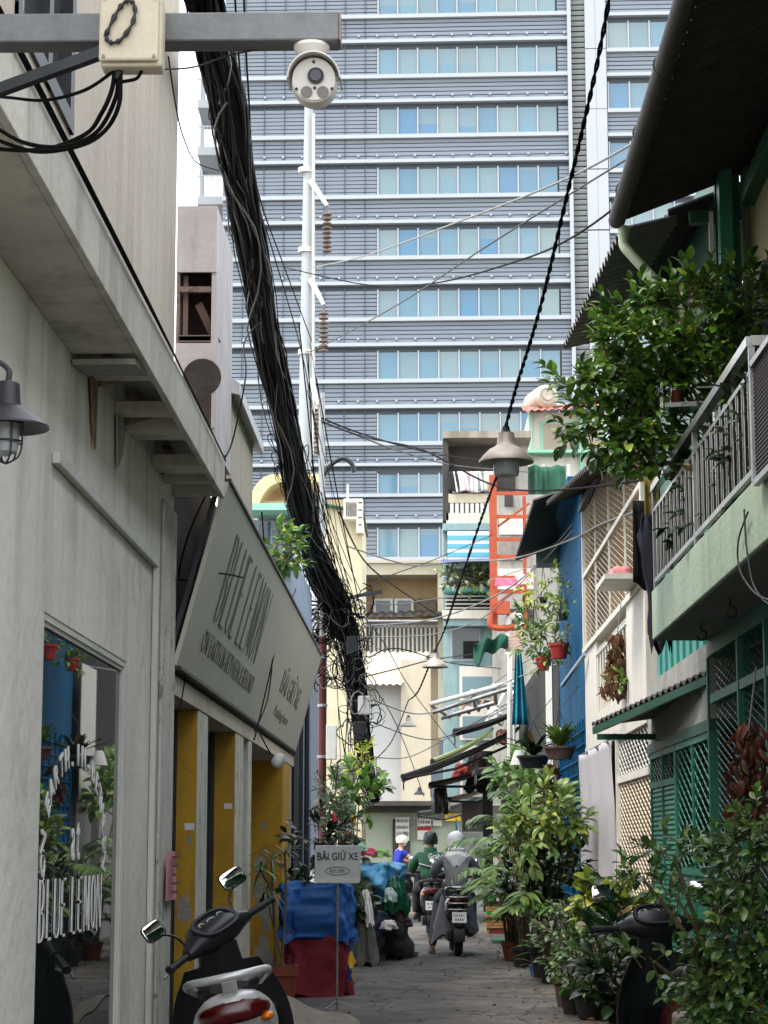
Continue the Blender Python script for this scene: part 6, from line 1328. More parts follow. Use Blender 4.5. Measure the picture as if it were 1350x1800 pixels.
# left side planting
t = thing('dracaena', 'thin-stemmed dracaena in a terracotta pot by the yellow wall', 'plant', PZ(492, 1775)); c = PZ(492, 1775); c = V3((-1.2, 17.8, 0)); t.location = c; pot(t, c, .145, .46, m_terra, True, .75)
for k, (u, v) in enumerate(((458, 1530), (478, 1510), (500, 1500), (470, 1560))):
    e = PY(u, v, 17.8 + .1 * k); MB().tube(spline([c + V3((.03 * k - .05, 0, .42)), c.lerp(e, .5) + V3((.03 * (-1) ** k, 0, .35)), e], 5), .011, 5).build('stem', m_stem, t, smooth=80); straps(t, e, 20, .24, lf_grey if k else lf_palm, rn, .010, .5, (-.5, 1.5))
bush('dark shrubby plant behind the parking sign', PZ(556, 1770) + V3((-.1, 3.5, 0)), [(PY(560, 1480, 21), (px(40, 21), .3, px(40, 21)), 26), (PY(535, 1550, 21), (px(24, 21), .3, px(34, 21)), 18), (PY(600, 1505, 23), (px(26, 23), .3, px(26, 23)), 14)], .10, lf_dark, 91, m_blackpot, .2, .3, per=7, L=.18)
bush('broad green climber on the utility pole', (PY(620, 1500, 30).x, 30.2, 0), [(PY(632, 1395, 30), (px(28, 30), .3, px(38, 30)), 26), (PY(612, 1440, 30), (px(24, 30), .3, px(28, 30)), 14)], .17, leafmat('leaf_climber', S(42, 88, 26), S(104, 142, 48), .36), 92, None, per=6, L=.22)
bush('grey-green ferny plant left of the hanging cables', (PY(590, 1500, 29).x, 29.4, 0), [(PY(592, 1400, 29), (px(24, 29), .25, px(34, 29)), 34), (PY(600, 1460, 29), (px(22, 29), .25, px(26, 29)), 20)], .12, lf_grey, 93, None, per=8, L=.26, wr=.14)
bush('bright lime fern in a wedge planter on the left', PY(630, 1370, 32), [(PY(640, 1335, 32), (px(14, 32), .15, px(18, 32)), 16)], .2, lf_lime, 94, None, per=6, L=.16, stem=False, wr=.12)
wpl = thing('wedge_planter', 'tilted grey cement trough under the lime fern', 'planter', PY(620, 1390, 32)); MB().prism([PY(592, 1352, 32), PY(615, 1328, 32), PY(636, 1352, 32), PY(618, 1378, 32), PY(594, 1376, 32)], (0, .5, 0)).build('trough', m_concrete, wpl)
MB().box((PY(596, 1380, 32).x, 32, 0), (PY(622, 1380, 32).x, 32.4, PY(600, 1376, 32).z)).build('pillar', m_concrete, wpl)
bush('green foliage above the sign top edge behind the parapet', PY(500, 1000, 24), [(PY(496, 960, 24), (px(16, 24), .3, px(28, 24)), 24), (PY(510, 985, 24), (px(12, 24), .2, px(12, 24)), 8)], .13, lf_gloss, 95, None, per=6, L=.18, stem=False)
bush('small potted flowers on the cyan house balcony', PY(800, 1034, 60.6), [(PY(795, 1016, 60.6), (.22, .2, .28), 14), (PY(835, 1018, 60.6), (.3, .2, .3), 16), (PY(855, 1020, 60.6), (.2, .2, .3), 10)], .22, leafmat('leaf_balcony', S(50, 84, 40), S(130, 150, 90), .5, S(220, 220, 214), .25), 96, None, per=5, L=.25)
bush('leafy plants below the red pots in front of the dark row', (XR - .25, 30, 0), [(PY(905, 1360, 31), (px(20, 31), .3, px(18, 31)), 18), (PY(925, 1390, 30), (px(20, 30), .3, px(22, 30)), 18)], .2, lf_palm, 97, m_blackpot, .16, .3, per=6, L=.2)
bush('low green plant before the blue tarp heap', PZ(630, 1640), [(PY(628, 1590, 26), (px(14, 26), .2, px(22, 26)), 22)], .14, leafmat('leaf_mid', S(34, 64, 28), S(84, 116, 52)), 98, m_blackpot, .12, .2, per=6, L=.14)
# fallen leaves and grit on the alley
rg = random.Random(140); Ms = []
for k in range(420):
    y = rg.uniform(17, 34); x = (1.25 + rg.gauss(0, .28)) if rg.random() < .7 else rg.uniform(-1.1, 1.2)
    Ms.append(orient((x, y, rnd_h(x, y) * .6 + .012), (rg.gauss(0, 1), rg.gauss(0, 1), rg.gauss(0, .15)), (rg.gauss(0, .3), rg.gauss(0, .3), 1), rg.uniform(.03, .08)))
v_, f_ = leaf_v(.26, .1, .3); lt_ = MB()
for M in Ms: lt_.add([M @ V3(p) for p in v_], f_)
o_ = lt_.build('leaf_litter', lf_dry, None, smooth=180); tag(o_, 'fallen dry leaves scattered over the alley surface', 'leaves', kind='stuff')
# ------------------------------------------------------------------ cloth lumps
def lump(mb, c, sx, sy, h, rn_, n=28, m=9, fold=.1, top=.8, e=3.0, skew=(0, 0)):
    c = V3(c); ph_ = [rn_.random() * 6.28 for _ in range(6)]; vs = []; fs = []
    for j in range(m + 1):
        s = j / m; k = 1 - (1 - top) * s ** 2
        if j == m: k *= .55
        for i in range(n):
            a = 2 * math.pi * i / n; ca, sa = math.cos(a), math.sin(a)
            w_ = 1 + fold * 1.3 * mnoise.noise(V3((ca * 2 + ph_[5], sa * 2, s * 2.5))) + fold * .7 * mnoise.noise(V3((ca * 6 + ph_[5], sa * 6, s * 7))) + fold * (1.15 - s) * (math.sin(a * 7 + ph_[0] + s * 2) * .6 + math.sin(a * 13 + ph_[1]) * .4) + fold * .5 * math.sin(a * 3 + s * 7 + ph_[2])
            x = math.copysign(abs(ca) ** (2 / e), ca) * sx * k * w_ + skew[0] * s; y = math.copysign(abs(sa) ** (2 / e), sa) * sy * k * w_ + skew[1] * s
            z = h * s + h * .06 * math.sin(a * 4 + ph_[3]) * (s if j < m else 1.2) + (h * .08 * math.sin(a * 5 + ph_[4]) if j == 0 else 0)
            vs.append(c + V3((x, y, z)))
    for j in range(m):
        for i in range(n): a = j * n + i; b = j * n + (i + 1) % n; fs.append((a, b, b + n, a + n))
    vs.append(c + V3((skew[0], skew[1], h * 1.02))); k = len(vs) - 1
    fs += [(m * n + i, m * n + (i + 1) % n, k) for i in range(n)]
    for i_, p_ in enumerate(vs):
        q_ = V3((p_[0] * 11, p_[1] * 11, p_[2] * 2.6)); vs[i_] = V3(p_) + V3((mnoise.noise(q_), mnoise.noise(q_ + V3((7, 1, 3))), mnoise.noise(q_ + V3((2, 9, 5))) * .5)) * fold * .16 + V3((mnoise.noise(q_ * 2.7), mnoise.noise(q_ * 2.7 + V3((4, 4, 4))), 0)) * fold * .07
    return mb.add(vs, fs)
rl = random.Random(99)
cv = PZ(555, 1752); stl = thing('covered_cart', 'cart wrapped in blue tarpaulin over a maroon cloth', 'covered cart', cv)
hS = PY(555, 1555, cv.y).z
lump(MB(), cv + V3((0, .25, 0)), .33, .28, hS * .62, rl, 110, 40, .09, .96, 5).build('maroon_cloth', mat('maroon_cloth', S(112, 28, 42), .8, .12, 6, bump=.3, bscale=20), stl, smooth=180)
lump(MB(), cv + V3((-.01, .25, hS * .50)), .36, .32, hS * .5, rl, 120, 40, .10, .97, 6).build('blue_tarpaulin', mat('blue_tarp', S(28, 82, 150), .55, .12, 5, bump=.4, bscale=14), stl, smooth=180)
for k in range(6): q = cv + V3((.33 + .02 * (k % 2), .0 + .08 * k, .15 + .12 * (k % 4))); lump(MB(), q, .035, .03, .16, rl, 12, 5, .3, .5).build('cloth_scrap', mat('yellow_strap', S(220, 170, 40), .6, .1, 5) if k % 3 == 1 else mat('blue_tarp', S(28, 82, 150)), stl, smooth=180)
hp = PZ(668, 1636)
def lumpthing(label, u, v, Y, sx, sy, h, m, fold=.14, top=.6, cat='bag', skew=(0, 0), name='plastic_bag', group='bags on the rubbish heap'):
    b0 = PY(u, v, Y)
    if b0.z < .36: h += b0.z; b0.z = 0
    o = lump(MB(), b0, sx, sy, h, rl, 60, 24, fold, top, 2.4, skew).build(name, m, None, smooth=180); return tag(o, label, cat, group)
lumpthing('light blue tarpaulin draped over the heap by the left wall', 666, 1590, 27.6, .33, .7, .52, mat('sky_tarp', S(96, 168, 208), .5, .14, 4, bump=.5, bscale=10), .2, .85, 'tarpaulin', name='tarpaulin_heap', group=None)
lumpthing('dark green bin bag bulging on the right of the heap', 694, 1602, 26.8, .15, .16, .42, mat('green_bag', S(20, 84, 54), .35, .2, 6, bump=.3), .16, .5)
lumpthing('pale clear bag in front of the green bin bag', 686, 1584, 26.5, .08, .08, .16, mat('clear_bag', S(176, 196, 190), .35, .2, 8), .2, .5)
lumpthing('pink bag on top of the tarpaulin heap', 646, 1504, 27.4, .11, .1, .10, mat('pink_bag', S(220, 84, 112), .5, .15, 8), .2, .6)
lumpthing('light green bag on top of the tarpaulin heap', 670, 1506, 27.6, .12, .1, .10, mat('lime_bag', S(150, 190, 110), .5, .2, 8), .2, .6)
lumpthing('mint plastic bag behind the parking sign edge', 632, 1496, 26.8, .09, .09, .09, mat('mint_bag', S(150, 210, 180), .5, .1, 8), .2, .6)
lumpthing('dark heap of sacks under the blue tarpaulin', 668, 1640, 27.6, .36, .8, .66, mat('dark_sacks', S(52, 52, 50), .85, .4, 5, bump=.6, bscale=14), .22, .8, cat='heap', name='sack_heap', group=None)
lumpthing('grey sack slumped at the near foot of the heap', 644, 1645, 25.9, .14, .2, .5, mat('grey_sack', S(96, 98, 92), .8, .2, 6, bump=.4), .16, .4, skew=(-.06, .1))
lumpthing('white cloth strip trailing down the heap', 652, 1625, 25.5, .05, .06, .4, mat('white_cloth', S(208, 206, 200), .8, .08, 6), .2, .5, skew=(-.06, .1), cat='cloth')
lumpthing('dark navy crate bag at the base of the heap', 655, 1640, 26.3, .22, .16, .26, mat('navy_bag', S(24, 32, 52), .6, .2, 6), .1, .8)
lumpthing('crumpled dark rubbish with pink scraps near the riders', 700, 1628, 26.9, .15, .16, .24, mat('mixed_rubbish', S(70, 56, 58), .8, .4, 9, spots=.5, spotcol=S(170, 90, 110), spotscale=12), .22, .5)
lumpthing('small white bag lying at the heap foot', 684, 1632, 26, .09, .08, .10, mat('white_cloth', S(208, 206, 200)), .2, .5)
for (u, v, cl, lb) in ((610, 1480, S(210, 30, 26), 'red hanging tag by the dark shrub'), (620, 1452, S(236, 170, 30), 'orange hanging tag above the red tag'), (588, 1445, S(190, 60, 70), 'pinkish red flower by the pole')):
    tag(lump(MB(), PY(u, v, 25), .03, .03, .12, rl, 10, 4, .2, .5).build('hanging_tag', mat('tag_%d' % u, cl, .5, .1, 5), None, smooth=180), lb, 'ornament')
# low rack with a mat
rk = thing('mat_covered_rack', 'worn grey mat draped over a low metal rack in the foreground', 'rack', (-.72, 13.2, 0))
def mfn(a, b): p = PY(478 + 155 * a, 1742 + 58 * a + 40 * (1 - b), 13.0 + 1.0 * b); return p + V3((0, 0, .02 * math.sin(a * 9) + .015 * math.sin(b * 11 + a * 4) - (.06 * (1 - b) ** 2)))
MB().slab(mfn, 20, 12, (0, 0, -.012)).build('mat', mat('worn_mat', S(126, 118, 108), .95, .2, 6, bump=.6, bscale=40, spots=.5, spotcol=S(186, 178, 160), spotscale=2.2), rk, smooth=60)
for (a, b) in ((0, 0), (1, 0), (0, 1), (1, 1)): q = mfn(a, b); MB().cyl((q.x, q.y, 0), q - V3((0, 0, .02)), .014, 8).build('leg', m_dsteel, rk)
MB().cyl(mfn(0, 0) - V3((0, 0, .04)), mfn(1, 0) - V3((0, 0, .04)), .016, 8).build('front_rail', m_chrome, rk, smooth=60)
# parking sign stand
sp = PZ(592, 1778); pz = lambda v: PY(592, v, sp.y).z
sg = thing('parking_sign', 'white parking sign board on a thin metal stand', 'sign', sp)
xa_, xb_ = PY(553, 1520, sp.y).x, PY(634, 1520, sp.y).x
MB().obox(((xa_ + xb_) / 2, sp.y, (pz(1486) + pz(1550)) / 2), ((xb_ - xa_) / 2, 0, 0), (0, .012, 0), (.004, 0, (pz(1486) - pz(1550)) / 2)).build('board', mat('sign_white', S(186, 188, 188), .5, .06, 8, .2, S(130, 128, 122), 10), sg, bevel=.006)
MB().box((xa_ + .01, sp.y - .03, pz(1552)), (xb_ - .01, sp.y + .02, pz(1546))).build('lower_frame', m_wtrim, sg)
MB().cyl((sp.x, sp.y + .02, 0.02), (sp.x, sp.y + .02, pz(1548)), .011, 8).build('pole', m_galv, sg)
for a in (0, 2.1, 4.2): MB().beam((sp.x, sp.y + .02, .09), (sp.x + .2 * math.cos(a), sp.y + .02 + .2 * math.sin(a), .03), .02, .012).build('foot', m_galv, sg)
m_sl = mat('sign_black', S(34, 34, 36), .6, .1, 5, bump=0)
def ft(key, wd, ht, c): return fit(key, wd, ht, None, basis((1, 0.02, 0), (0, 0, 1), (0, -1, 0), c))
for dx_, dz_ in ((-.0013, 0), (.0013, .0008), (0, -.001)): put_text('bai', m_sl, sg, ft('bai', (xb_ - xa_) * .88, .088, ((xa_ + xb_) / 2 + dx_, sp.y - .0145 - .0002 * dz_, pz(1506) + dz_)))
ov = MB(); oc = V3(((xa_ + xb_) / 2, sp.y - .015, pz(1531)))
ovp = [oc + V3((.11 * math.cos(t), 0, .036 * math.sin(t))) for t in [2 * math.pi * i / 30 for i in range(31)]]; ov.tube(ovp, .0022, 4, caps=False); ov.build('oval', mat('sign_grey', S(96, 96, 98), .6, .1, 5, bump=0), sg)
ll_ = MB(); logo(ll_, 'BLUE LEMON', basis((1, 0, 0), (0, 0, 1), (0, -1, 0), oc + V3((-.066, 0, -.016))), .034, .0105, .003); ll_.build('lettering', MATS['sign_grey'], sg)
# striped crate stand with pots
cs = PZ(880, 1642); cr_ = thing('slatted_crate', 'striped wooden crate stand with a green slat beside the palms', 'crate', cs); hC = PY(880, 1592, cs.y).z
for i in range(8):
    z = .1 + i * (hC - .1) / 8; MB().box((cs.x - .24, cs.y - .015, z), (cs.x + .24, cs.y, z + (hC - .1) / 8 * .78)).build('slat', mat('green_slat', S(40, 150, 70), .6, .08, 5) if i == 5 else mat('crate_wood', S(176, 132, 84), .7, .15, 10, bump=.2), cr_)
for x in (-.22, .22): MB().box((cs.x + x - .015, cs.y + .001, .0), (cs.x + x + .015, cs.y + .3, hC)).build('side', mat('crate_wood', S(176, 132, 84)), cr_)
MB().box((cs.x - .23, cs.y + .004, .05), (cs.x + .23, cs.y + .02, hC)).build('back', m_wood, cr_); MB().box((cs.x - .25, cs.y - .02, hC), (cs.x + .25, cs.y + .32, hC + .02)).build('top', m_wood, cr_); MB().box((cs.x - .18, cs.y + .0, .0), (cs.x + .18, cs.y + .28, .09)).build('base', m_terra, cr_)
for k, (dx, m_, lb) in enumerate(((-.13, mat('green_pot', S(44, 130, 64), .5, .06, 5), 'green pot with a leafy plant on the striped crate'), (.11, m_wtrim, 'white pot with a leafy plant on the striped crate'))):
    bush(lb, V3((cs.x + dx, cs.y + .12, hC + .02)), [(V3((cs.x + dx, cs.y + .1, hC + .42)), (.16, .14, .16), 20)], .12, lf_dark if k else lf_palm, 120 + k, m_, .075, .13, per=6, L=.14)
gm_ = PZ(882, 1655); tag(MB().box((gm_.x - .17, gm_.y - .45, .03), (gm_.x + .2, gm_.y + .1, .045)).build('green_mat', mat('green_matting', S(36, 116, 84), .9, .15, 12, bump=.6, bscale=80), None), 'flat green mat on the ground before the crate', 'mat')
# ------------------------------------------------------------------ awnings, tarps and frames over the alley mid-ground
m_awn = mat('black_awning', S(40, 42, 42), .6, .2, 3, .4, S(80, 78, 72), 4, .2)
def awning(label, pin, pout, Y0, Y1, m, th=.05, arms=True):
    a, b = PY(*pin, Y0), PY(*pout, Y0); t = thing('folding_awning', label, 'awning', a, group='folding awnings on the right'); L_ = V3((0, Y1 - Y0, 0))
    MB().slab(lambda s, r: a.lerp(b, s) + L_ * r + V3((0, 0, -.06 * math.sin(math.pi * s) + .03 * math.sin(r * 12) * s)), 14, 8, (0, 0, -th)).build('canopy', m, t, smooth=60)
    MB().cyl(b + V3((0, -.05, -.03)), b + L_ + V3((0, 0, -.03)), .05, 10).build('front_bar', m_dsteel, t, smooth=60)
    if arms: mid = a.lerp(b, .55) - V3((0, 0, .32)); MB().tube([a - V3((0, 0, .3)), mid, b - V3((0, 0, .08))], .03, 6).build('arm', m_dsteel, t)
    MB().slab(lambda s, r: b + L_ * s + V3((0, 0, -.04 - .2 * r - .03 * math.sin(s * 25) * r)), 16, 1, (.01, 0, 0)).build('valance', m, t, smooth=60)
    return t
awning('long black folding awning nearest over the alley', (915, 1275), (708, 1362), 41, 43.5, m_awn)
awning('green-lined awning sheet just behind the long black awning', (868, 1278), (760, 1335), 44, 46, mat('lime_awning', S(150, 168, 110), .7, .1, 3, .3, S(90, 96, 70), 4), arms=False)
awning('lower brown folding awning beneath the long black one', (905, 1330), (757, 1376), 43, 45, mat('brown_awning', S(66, 54, 46), .8, .2, 3, .4, S(120, 104, 84), 4))
awning('lowest dark awning before the end wall', (840, 1400), (735, 1428), 48, 51, m_awn)
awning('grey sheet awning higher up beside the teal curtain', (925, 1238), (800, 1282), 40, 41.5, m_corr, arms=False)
awning('short black awning tucked under the orchid trough', (930, 1322), (838, 1352), 38.5, 40.5, m_awn)
awning('rusty awning sheet low before the dark doorway', (900, 1362), (790, 1402), 45, 47.5, m_rust)
for k_, (u_, v_, w__, h__, cl_, lb_) in enumerate(((775, 1410, .3, .5, S(60, 58, 60), 'dark bag hanging under the low awnings'), (842, 1372, .5, .8, S(34, 26, 26), 'bunch of dark goods hanging by the doorway post'), (815, 1350, .4, .3, S(150, 60, 50), 'red cloth scrap under the brown awning'), (870, 1255, .35, .35, S(190, 190, 186), 'white plastic tub on the pipe frame'), (884, 1290, .3, .3, S(120, 84, 66), 'brown box wedged behind the long awning'))):
    lumpthing(lb_, u_, v_ + 18, 44, w__ / 2, .2, h__, mat('clutter_%d' % k_, cl_, .8, .3, 6), .2, .7, cat='clutter', name='hanging_goods', group='clutter under the awnings')
pf = thing('pipe_frame', 'pale pipe frame of an old awning above the shops', 'pipe frame', PY(850, 1230, 40))
for (a, b) in (((755, 1238, 40), (905, 1198, 40)), ((760, 1252, 40), (910, 1205, 40)), ((775, 1262, 41), (868, 1236, 41)), ((757, 1238, 40), (783, 1255, 41)), ((830, 1215, 40), (835, 1240, 41)), ((868, 1205, 40), (872, 1236, 41))): MB().cyl(PY(*a), PY(*b), .045, 8).build('pipe', m_wtrim if a[1] < 1250 else m_galv, pf, smooth=60)
MB().cyl(PY(896, 1420, 39.5), PY(896, 1115, 39.5), .05, 8).cyl(PY(905, 1500, 39.5), PY(903, 1250, 39.5), .035, 8).build('upright', m_wtrim, pf)
for k in range(7): MB().beam(PY(790 + k * 17, 1262 - k * 4, 41), PY(800 + k * 17, 1240 - k * 4, 42), .05, .04).build('clutter', random.Random(k).choice([m_wood, m_galv, m_wtrim]), pf)
gt_ = thing('green_tarp', 'ragged dark green net hung below a rusty sheet', 'tarpaulin', PY(865, 1165, 37))
MB().slab(lambda a, b: PY(832 + 62 * a, (1128 - 14 * a) + b * (26 + 18 * math.exp(-((a - .15) / .12) ** 2)) + 4 * math.sin(a * 14), 37 + .15 * math.sin(a * 11 + b * 3)), 20, 8, (0, .01, 0)).build('net', mat('dark_green_net', S(18, 70, 52), .9, .3, 4, bump=.4), gt_, smooth=180)
MB().corr(PY(888, 1146, 37), PY(921, 1106, 37) - PY(892, 1110, 37) + V3((0, .0, 0)), V3((.12, .4, .42)), .1, .012).build('sheet', m_rust, gt_, smooth=60)
tc_ = thing('teal_curtain', 'teal cloth gathered at the top, hung beside the dark shop opening', 'curtain', PY(913, 1275, 37))
MB().slab(lambda a, b: PY(900 + 6 * b + (30 - 20 * b) * a, 1274 - 130 * b, 37 + .08 * math.sin(a * 16)), 20, 8, (0, .01, 0)).build('cloth', mat('teal_cloth', S(30, 124, 144), .8, .1, 4, .2, S(16, 70, 84), 4), tc_, smooth=180)
um = thing('hanging_scarf', 'thin blue and white cloth strip hanging on the end wall', 'cloth', PY(806, 1478, 50)); MB().slab(lambda a, b: PY(801 + 12 * a * (1.2 - b), 1482 - 42 * b, 50 + .06 * math.sin(a * 9)), 8, 6, (0, .01, 0)).build('cloth', mat('scarf', S(150, 182, 206), .8, .2, 9), um, smooth=180)
# dark post with clutter right of the end wall
dpst = thing('dark_doorway', 'dark timber doorway and post at the far right of the alley', 'doorway', (PY(850, 1600, 46).x, 46, 0))
MB().box((PY(849, 1400, 46).x, 46, 0), (PY(866, 1400, 46).x, 46.3, PY(850, 1320, 46).z)).build('post', m_void, dpst); MB().box((PY(812, 1400, 47).x, 47, PY(830, 1462, 47).z), (PY(849, 1400, 47).x, 47.1, PY(830, 1408, 47).z)).build('board', m_dk, dpst); MB().box((PY(812, 1500, 47).x, 47, 0), (PY(849, 1500, 47).x, 47.1, PY(830, 1463, 47).z)).build('panel', mat('dull_panel', S(138, 138, 136), .8, .1, 3), dpst)
# laundry on the balcony end
tag(lump(MB(), V3((XB + .08, YG1 + .15, zs0 - .02)), .07, .1, .9, rl, 20, 10, .2, .6, 2.4, (-.08, .1)).build('navy_cloth', mat('navy_cloth', S(14, 16, 30), .9, .2, 6, bump=.2), None, smooth=180), 'navy cloth draped over the far balcony end', 'laundry', 'laundry on the balcony')
garment('hanging_laundry', 'black garment hanging beside the patterned shirt on the balcony', PY(1129, 880, YG1 + .35), .14, .62, mat('black_garment', S(12, 12, 16), .9, .2, 6), group='laundry on the balcony')
garment('hanging_laundry', 'olive and yellow patterned shirt hung at the balcony end', PY(1146, 835, YG1 + .3), .11, .66, mat('patterned_shirt', S(120, 104, 44), .9, .3, 20, spots=.8, spotcol=S(28, 26, 22), spotscale=14), group='laundry on the balcony')
tag(lump(MB(), V3((XR - .18, YH1 + .35, z_sill + .053)), .1, .14, .09, rl, 14, 6, .2, .7).build('folded_hat', mat('pink_cap', S(196, 130, 130), .9, .15, 8), None, smooth=180), 'pinkish folded hat lying on the white house shelf', 'hat')
cl2 = thing('loop_wires', 'two thin wires looping down across the balcony slab', 'wires', PX(1310, 1000, XB - .02))
for k, P_ in enumerate(([(1315, 900), (1298, 950), (1300, 1000), (1325, 1040), (1352, 1055)], [(1308, 895), (1312, 960), (1322, 1020), (1338, 1050), (1352, 1062)])): MB().tube(spline([PX(u, v, XB - .02) for u, v in P_], 7), .005, 5).build('wire', m_wire2, cl2, smooth=80)
bl = thing('dangling_bulb', 'white lamp bulb dangling under the sloping sign', 'bulb', PY(482, 1340, 16)); MB().lathe([(.001, 0), (.035, .01), (.05, .04), (.045, .09), (.03, .12), (.001, .125)], 16, PY(482, 1350, 16), Matrix.Rotation(R(30), 3, 'Y')).build('bulb', m_wtrim, bl, smooth=50)
MB().tube(spline([PY(476, 1325, 16), PY(462, 1300, 16), PY(455, 1285, 16.2)], 5), .006, 5).build('wire', m_wire, bl)
# ------------------------------------------------------------------ scooters
m_tyre = mat('tyre', (.015, .015, .016), .8, .2, 20, bump=.2)
m_bkpl = mat('black_plastic', (.014, .014, .016), .38, .2, 12, bump=.05)
m_bkgl = mat('black_gloss', (.008, .008, .009), .12, .1, 5, bump=0, spec=.6)
m_seat = mat('seat_vinyl', (.016, .016, .017), .5, .2, 12, bump=.15, bscale=90)
m_red = mat('tail_lamp_red', S(78, 6, 8), .12, .15, 30, bump=.1, bscale=200, spec=.7)
m_amber = mat('amber_lens', S(220, 120, 20), .15, .1, 30, bump=0)
m_mirror = mat('mirror', (.85, .85, .85), .03, 0.02, 5, bump=0, metal=1)
m_plate = mat('plate_white', S(214, 214, 210), .5, .04, 10, bump=0)
m_dial = mat('dial_glass', (.02, .02, .024), .08, .3, 50, bump=0, spec=.7)
def scooter(name, label, loc, rz, lean, steer, m_body, m_trim, cat='scooter', rack=False, mirrors=True, group=None, badge=False):
    t = thing(name, label, cat, loc, 0, group); t.rotation_euler = (0, lean, rz)
    kw = dict(parent=t, local=True)
    Sx = Matrix.Translation((0, .45, 1.0)) @ Matrix.Rotation(steer, 4, V3((0, -math.sin(R(26)), math.cos(R(26))))) @ Matrix.Translation((0, -.45, -1.0))
    def wheel(y, M=None):
        w_ = MB().torus((0, y, .25), .19, .06, (1, 0, 0), 32, 10)
        if M: w_.xf(M)
        o = w_.build('wheel', m_tyre, smooth=60, **kw); r_ = MB()
        r_.lathe([(.13, -.03), (.15, -.03), (.15, .03), (.13, .03)], 24, (0, y, .25), Matrix.Rotation(R(90), 3, 'Y')); r_.cyl((-.05, y, .25), (.05, y, .25), .03, 12)
        for k in range(5): a = k * 1.2566; r_.beam((0, y, .25), (0, y + .14 * math.cos(a), .25 + .14 * math.sin(a)), .03, .03, (1, 0, 0))
        if M: r_.xf(M)
        r_.build('rim', m_galv, o, local=True, smooth=40)
    wheel(.66, Sx); wheel(-.60)
    sec = lambda y, w_, h_, z, e=2.6: ((0, y, z), (w_, 0, 0), (0, 0, h_), e)
    MB().loft([sec(-.90, .03, .03, .78), sec(-.86, .09, .07, .755), sec(-.76, .145, .11, .72), sec(-.55, .175, .145, .655), sec(-.25, .17, .17, .58), sec(.02, .14, .17, .50), sec(.10, .11, .13, .46)], 24).build('rear_cowl', m_body, smooth=60, **kw)
    MB().loft([sec(-.72, .08, .02, .845), sec(-.64, .125, .045, .845), sec(-.4, .135, .06, .83), sec(-.15, .125, .055, .79), sec(.02, .10, .05, .76), sec(.08, .06, .02, .74)], 20).build('seat', m_seat, smooth=60, **kw)
    # tail lamp wraps the end of the cowl
    MB().loft([((0, -.915, .745), (.06, 0, 0), (0, 0, .035), 3), ((0, -.895, .745), (.105, 0, 0), (0, 0, .05), 3), ((0, -.80, .735), (.142, 0, 0), (0, 0, .052), 3), ((0, -.74, .735), (.15, 0, 0), (0, 0, .045), 3)], 24).build('tail_lamp', m_red, smooth=60, **kw)
    for s in (-1, 1): MB().ell((s * .125, -.80, .69), .03, .05, .022).build('indicator', m_amber, smooth=180, **kw)
    rl_ = spline([(-.13, -.50, .83), (-.165, -.66, .875), (-.15, -.84, .90), (-.07, -.925, .905), (.07, -.925, .905), (.15, -.84, .90), (.165, -.66, .875), (.13, -.50, .83)], 6)
    MB().tube(rl_, .019, 10).beam((0, -.90, .895), (0, -.78, .80), .06, .04).build('grab_rail', m_trim, smooth=60, **kw)
    MB().box((-.03, -.93, .40), (.03, -.80, .66)).build('plate_bracket', m_bkpl, **kw); MB().obox((0, -.945, .52), (.095, 0, 0), (0, .004, .0), (0, .02, .07)).build('licence_plate', m_plate, **kw)
    dg_ = MB(); rq = random.Random(len(label))
    for i in range(2):
        for q in range(5 - i): x = (q - (4 - i) / 2) * .03; dg_.obox((x, -.9505 - .012 * (i - .5), .545 - .055 * i), (rq.uniform(.003, .009), 0, 0), (0, .0015, 0), (0, .004, .014))
    dg_.build('plate_digits', m_bkpl, kind='stuff', **kw)
    MB().slab(lambda a, b: V3(((a - .5) * .15, -.60 - .31 * math.cos(R(-10 + 110 * b)), .25 + .30 * math.sin(R(-10 + 110 * b)))), 4, 10, (0, 0, .006)).build('mudguard', m_bkpl, smooth=60, **kw)
    MB().tube([(.16, -.30, .28), (.17, -.62, .31), (.17, -.86, .36)], [.045, .06, .05], 14).build('exhaust', m_dsteel, smooth=60, **kw); MB().box((-.15, -.62, .2), (-.07, -.05, .34)).build('engine', m_dsteel, bevel=.02, **kw)
    MB().slab(lambda a, b: V3(((a - .5) * .40, .06 + .36 * b, .29 + .01 * math.sin(a * 3))), 6, 4, (0, 0, -.06)).build('floorboard', m_bkpl, smooth=40, **kw)
    def shield(a, b): x = (a - .5) * 2; w_ = .17 + .10 * math.sin(math.pi * min(1, b * 1.05)) ** .7; return V3((x * w_, .44 + .05 * (1 - b) - .11 * x * x, .27 + .62 * b))
    MB().slab(shield, 14, 12, (0, .02, 0)).build('inner_shield', m_bkpl, smooth=60, **kw)
    MB().slab(lambda a, b: shield(a, b) + V3((0, .025 + .07 * math.cos((a - .5) * math.pi), 0)), 14, 12, (0, .012, 0)).build('front_apron', m_body, smooth=60, **kw)
    MB().slab(lambda a, b: shield(.12 + .76 * a, .18 + .35 * b) + V3((0, -.03 - .03 * math.sin(math.pi * a), 0)), 8, 6, (0, .01, 0)).build('glove_box', m_bkgl, smooth=60, **kw)
    MB().lathe([(.001, 0), (.022, 0), (.022, .012), (.016, .014), (.001, .012)], 18, (.06, .345, .76), Matrix.Rotation(R(75), 3, 'X')).build('key_lock', m_galv, smooth=40, **kw)
    MB().loft([((0, .50, .80), (.13, 0, 0), (0, .07, 0), 2.4), ((0, .47, .90), (.10, 0, 0), (0, .07, 0), 2.4), ((0, .44, .99), (.09, 0, 0), (0, .08, 0), 2.4)], 18).build('steering_neck', m_bkpl, smooth=60, **kw)
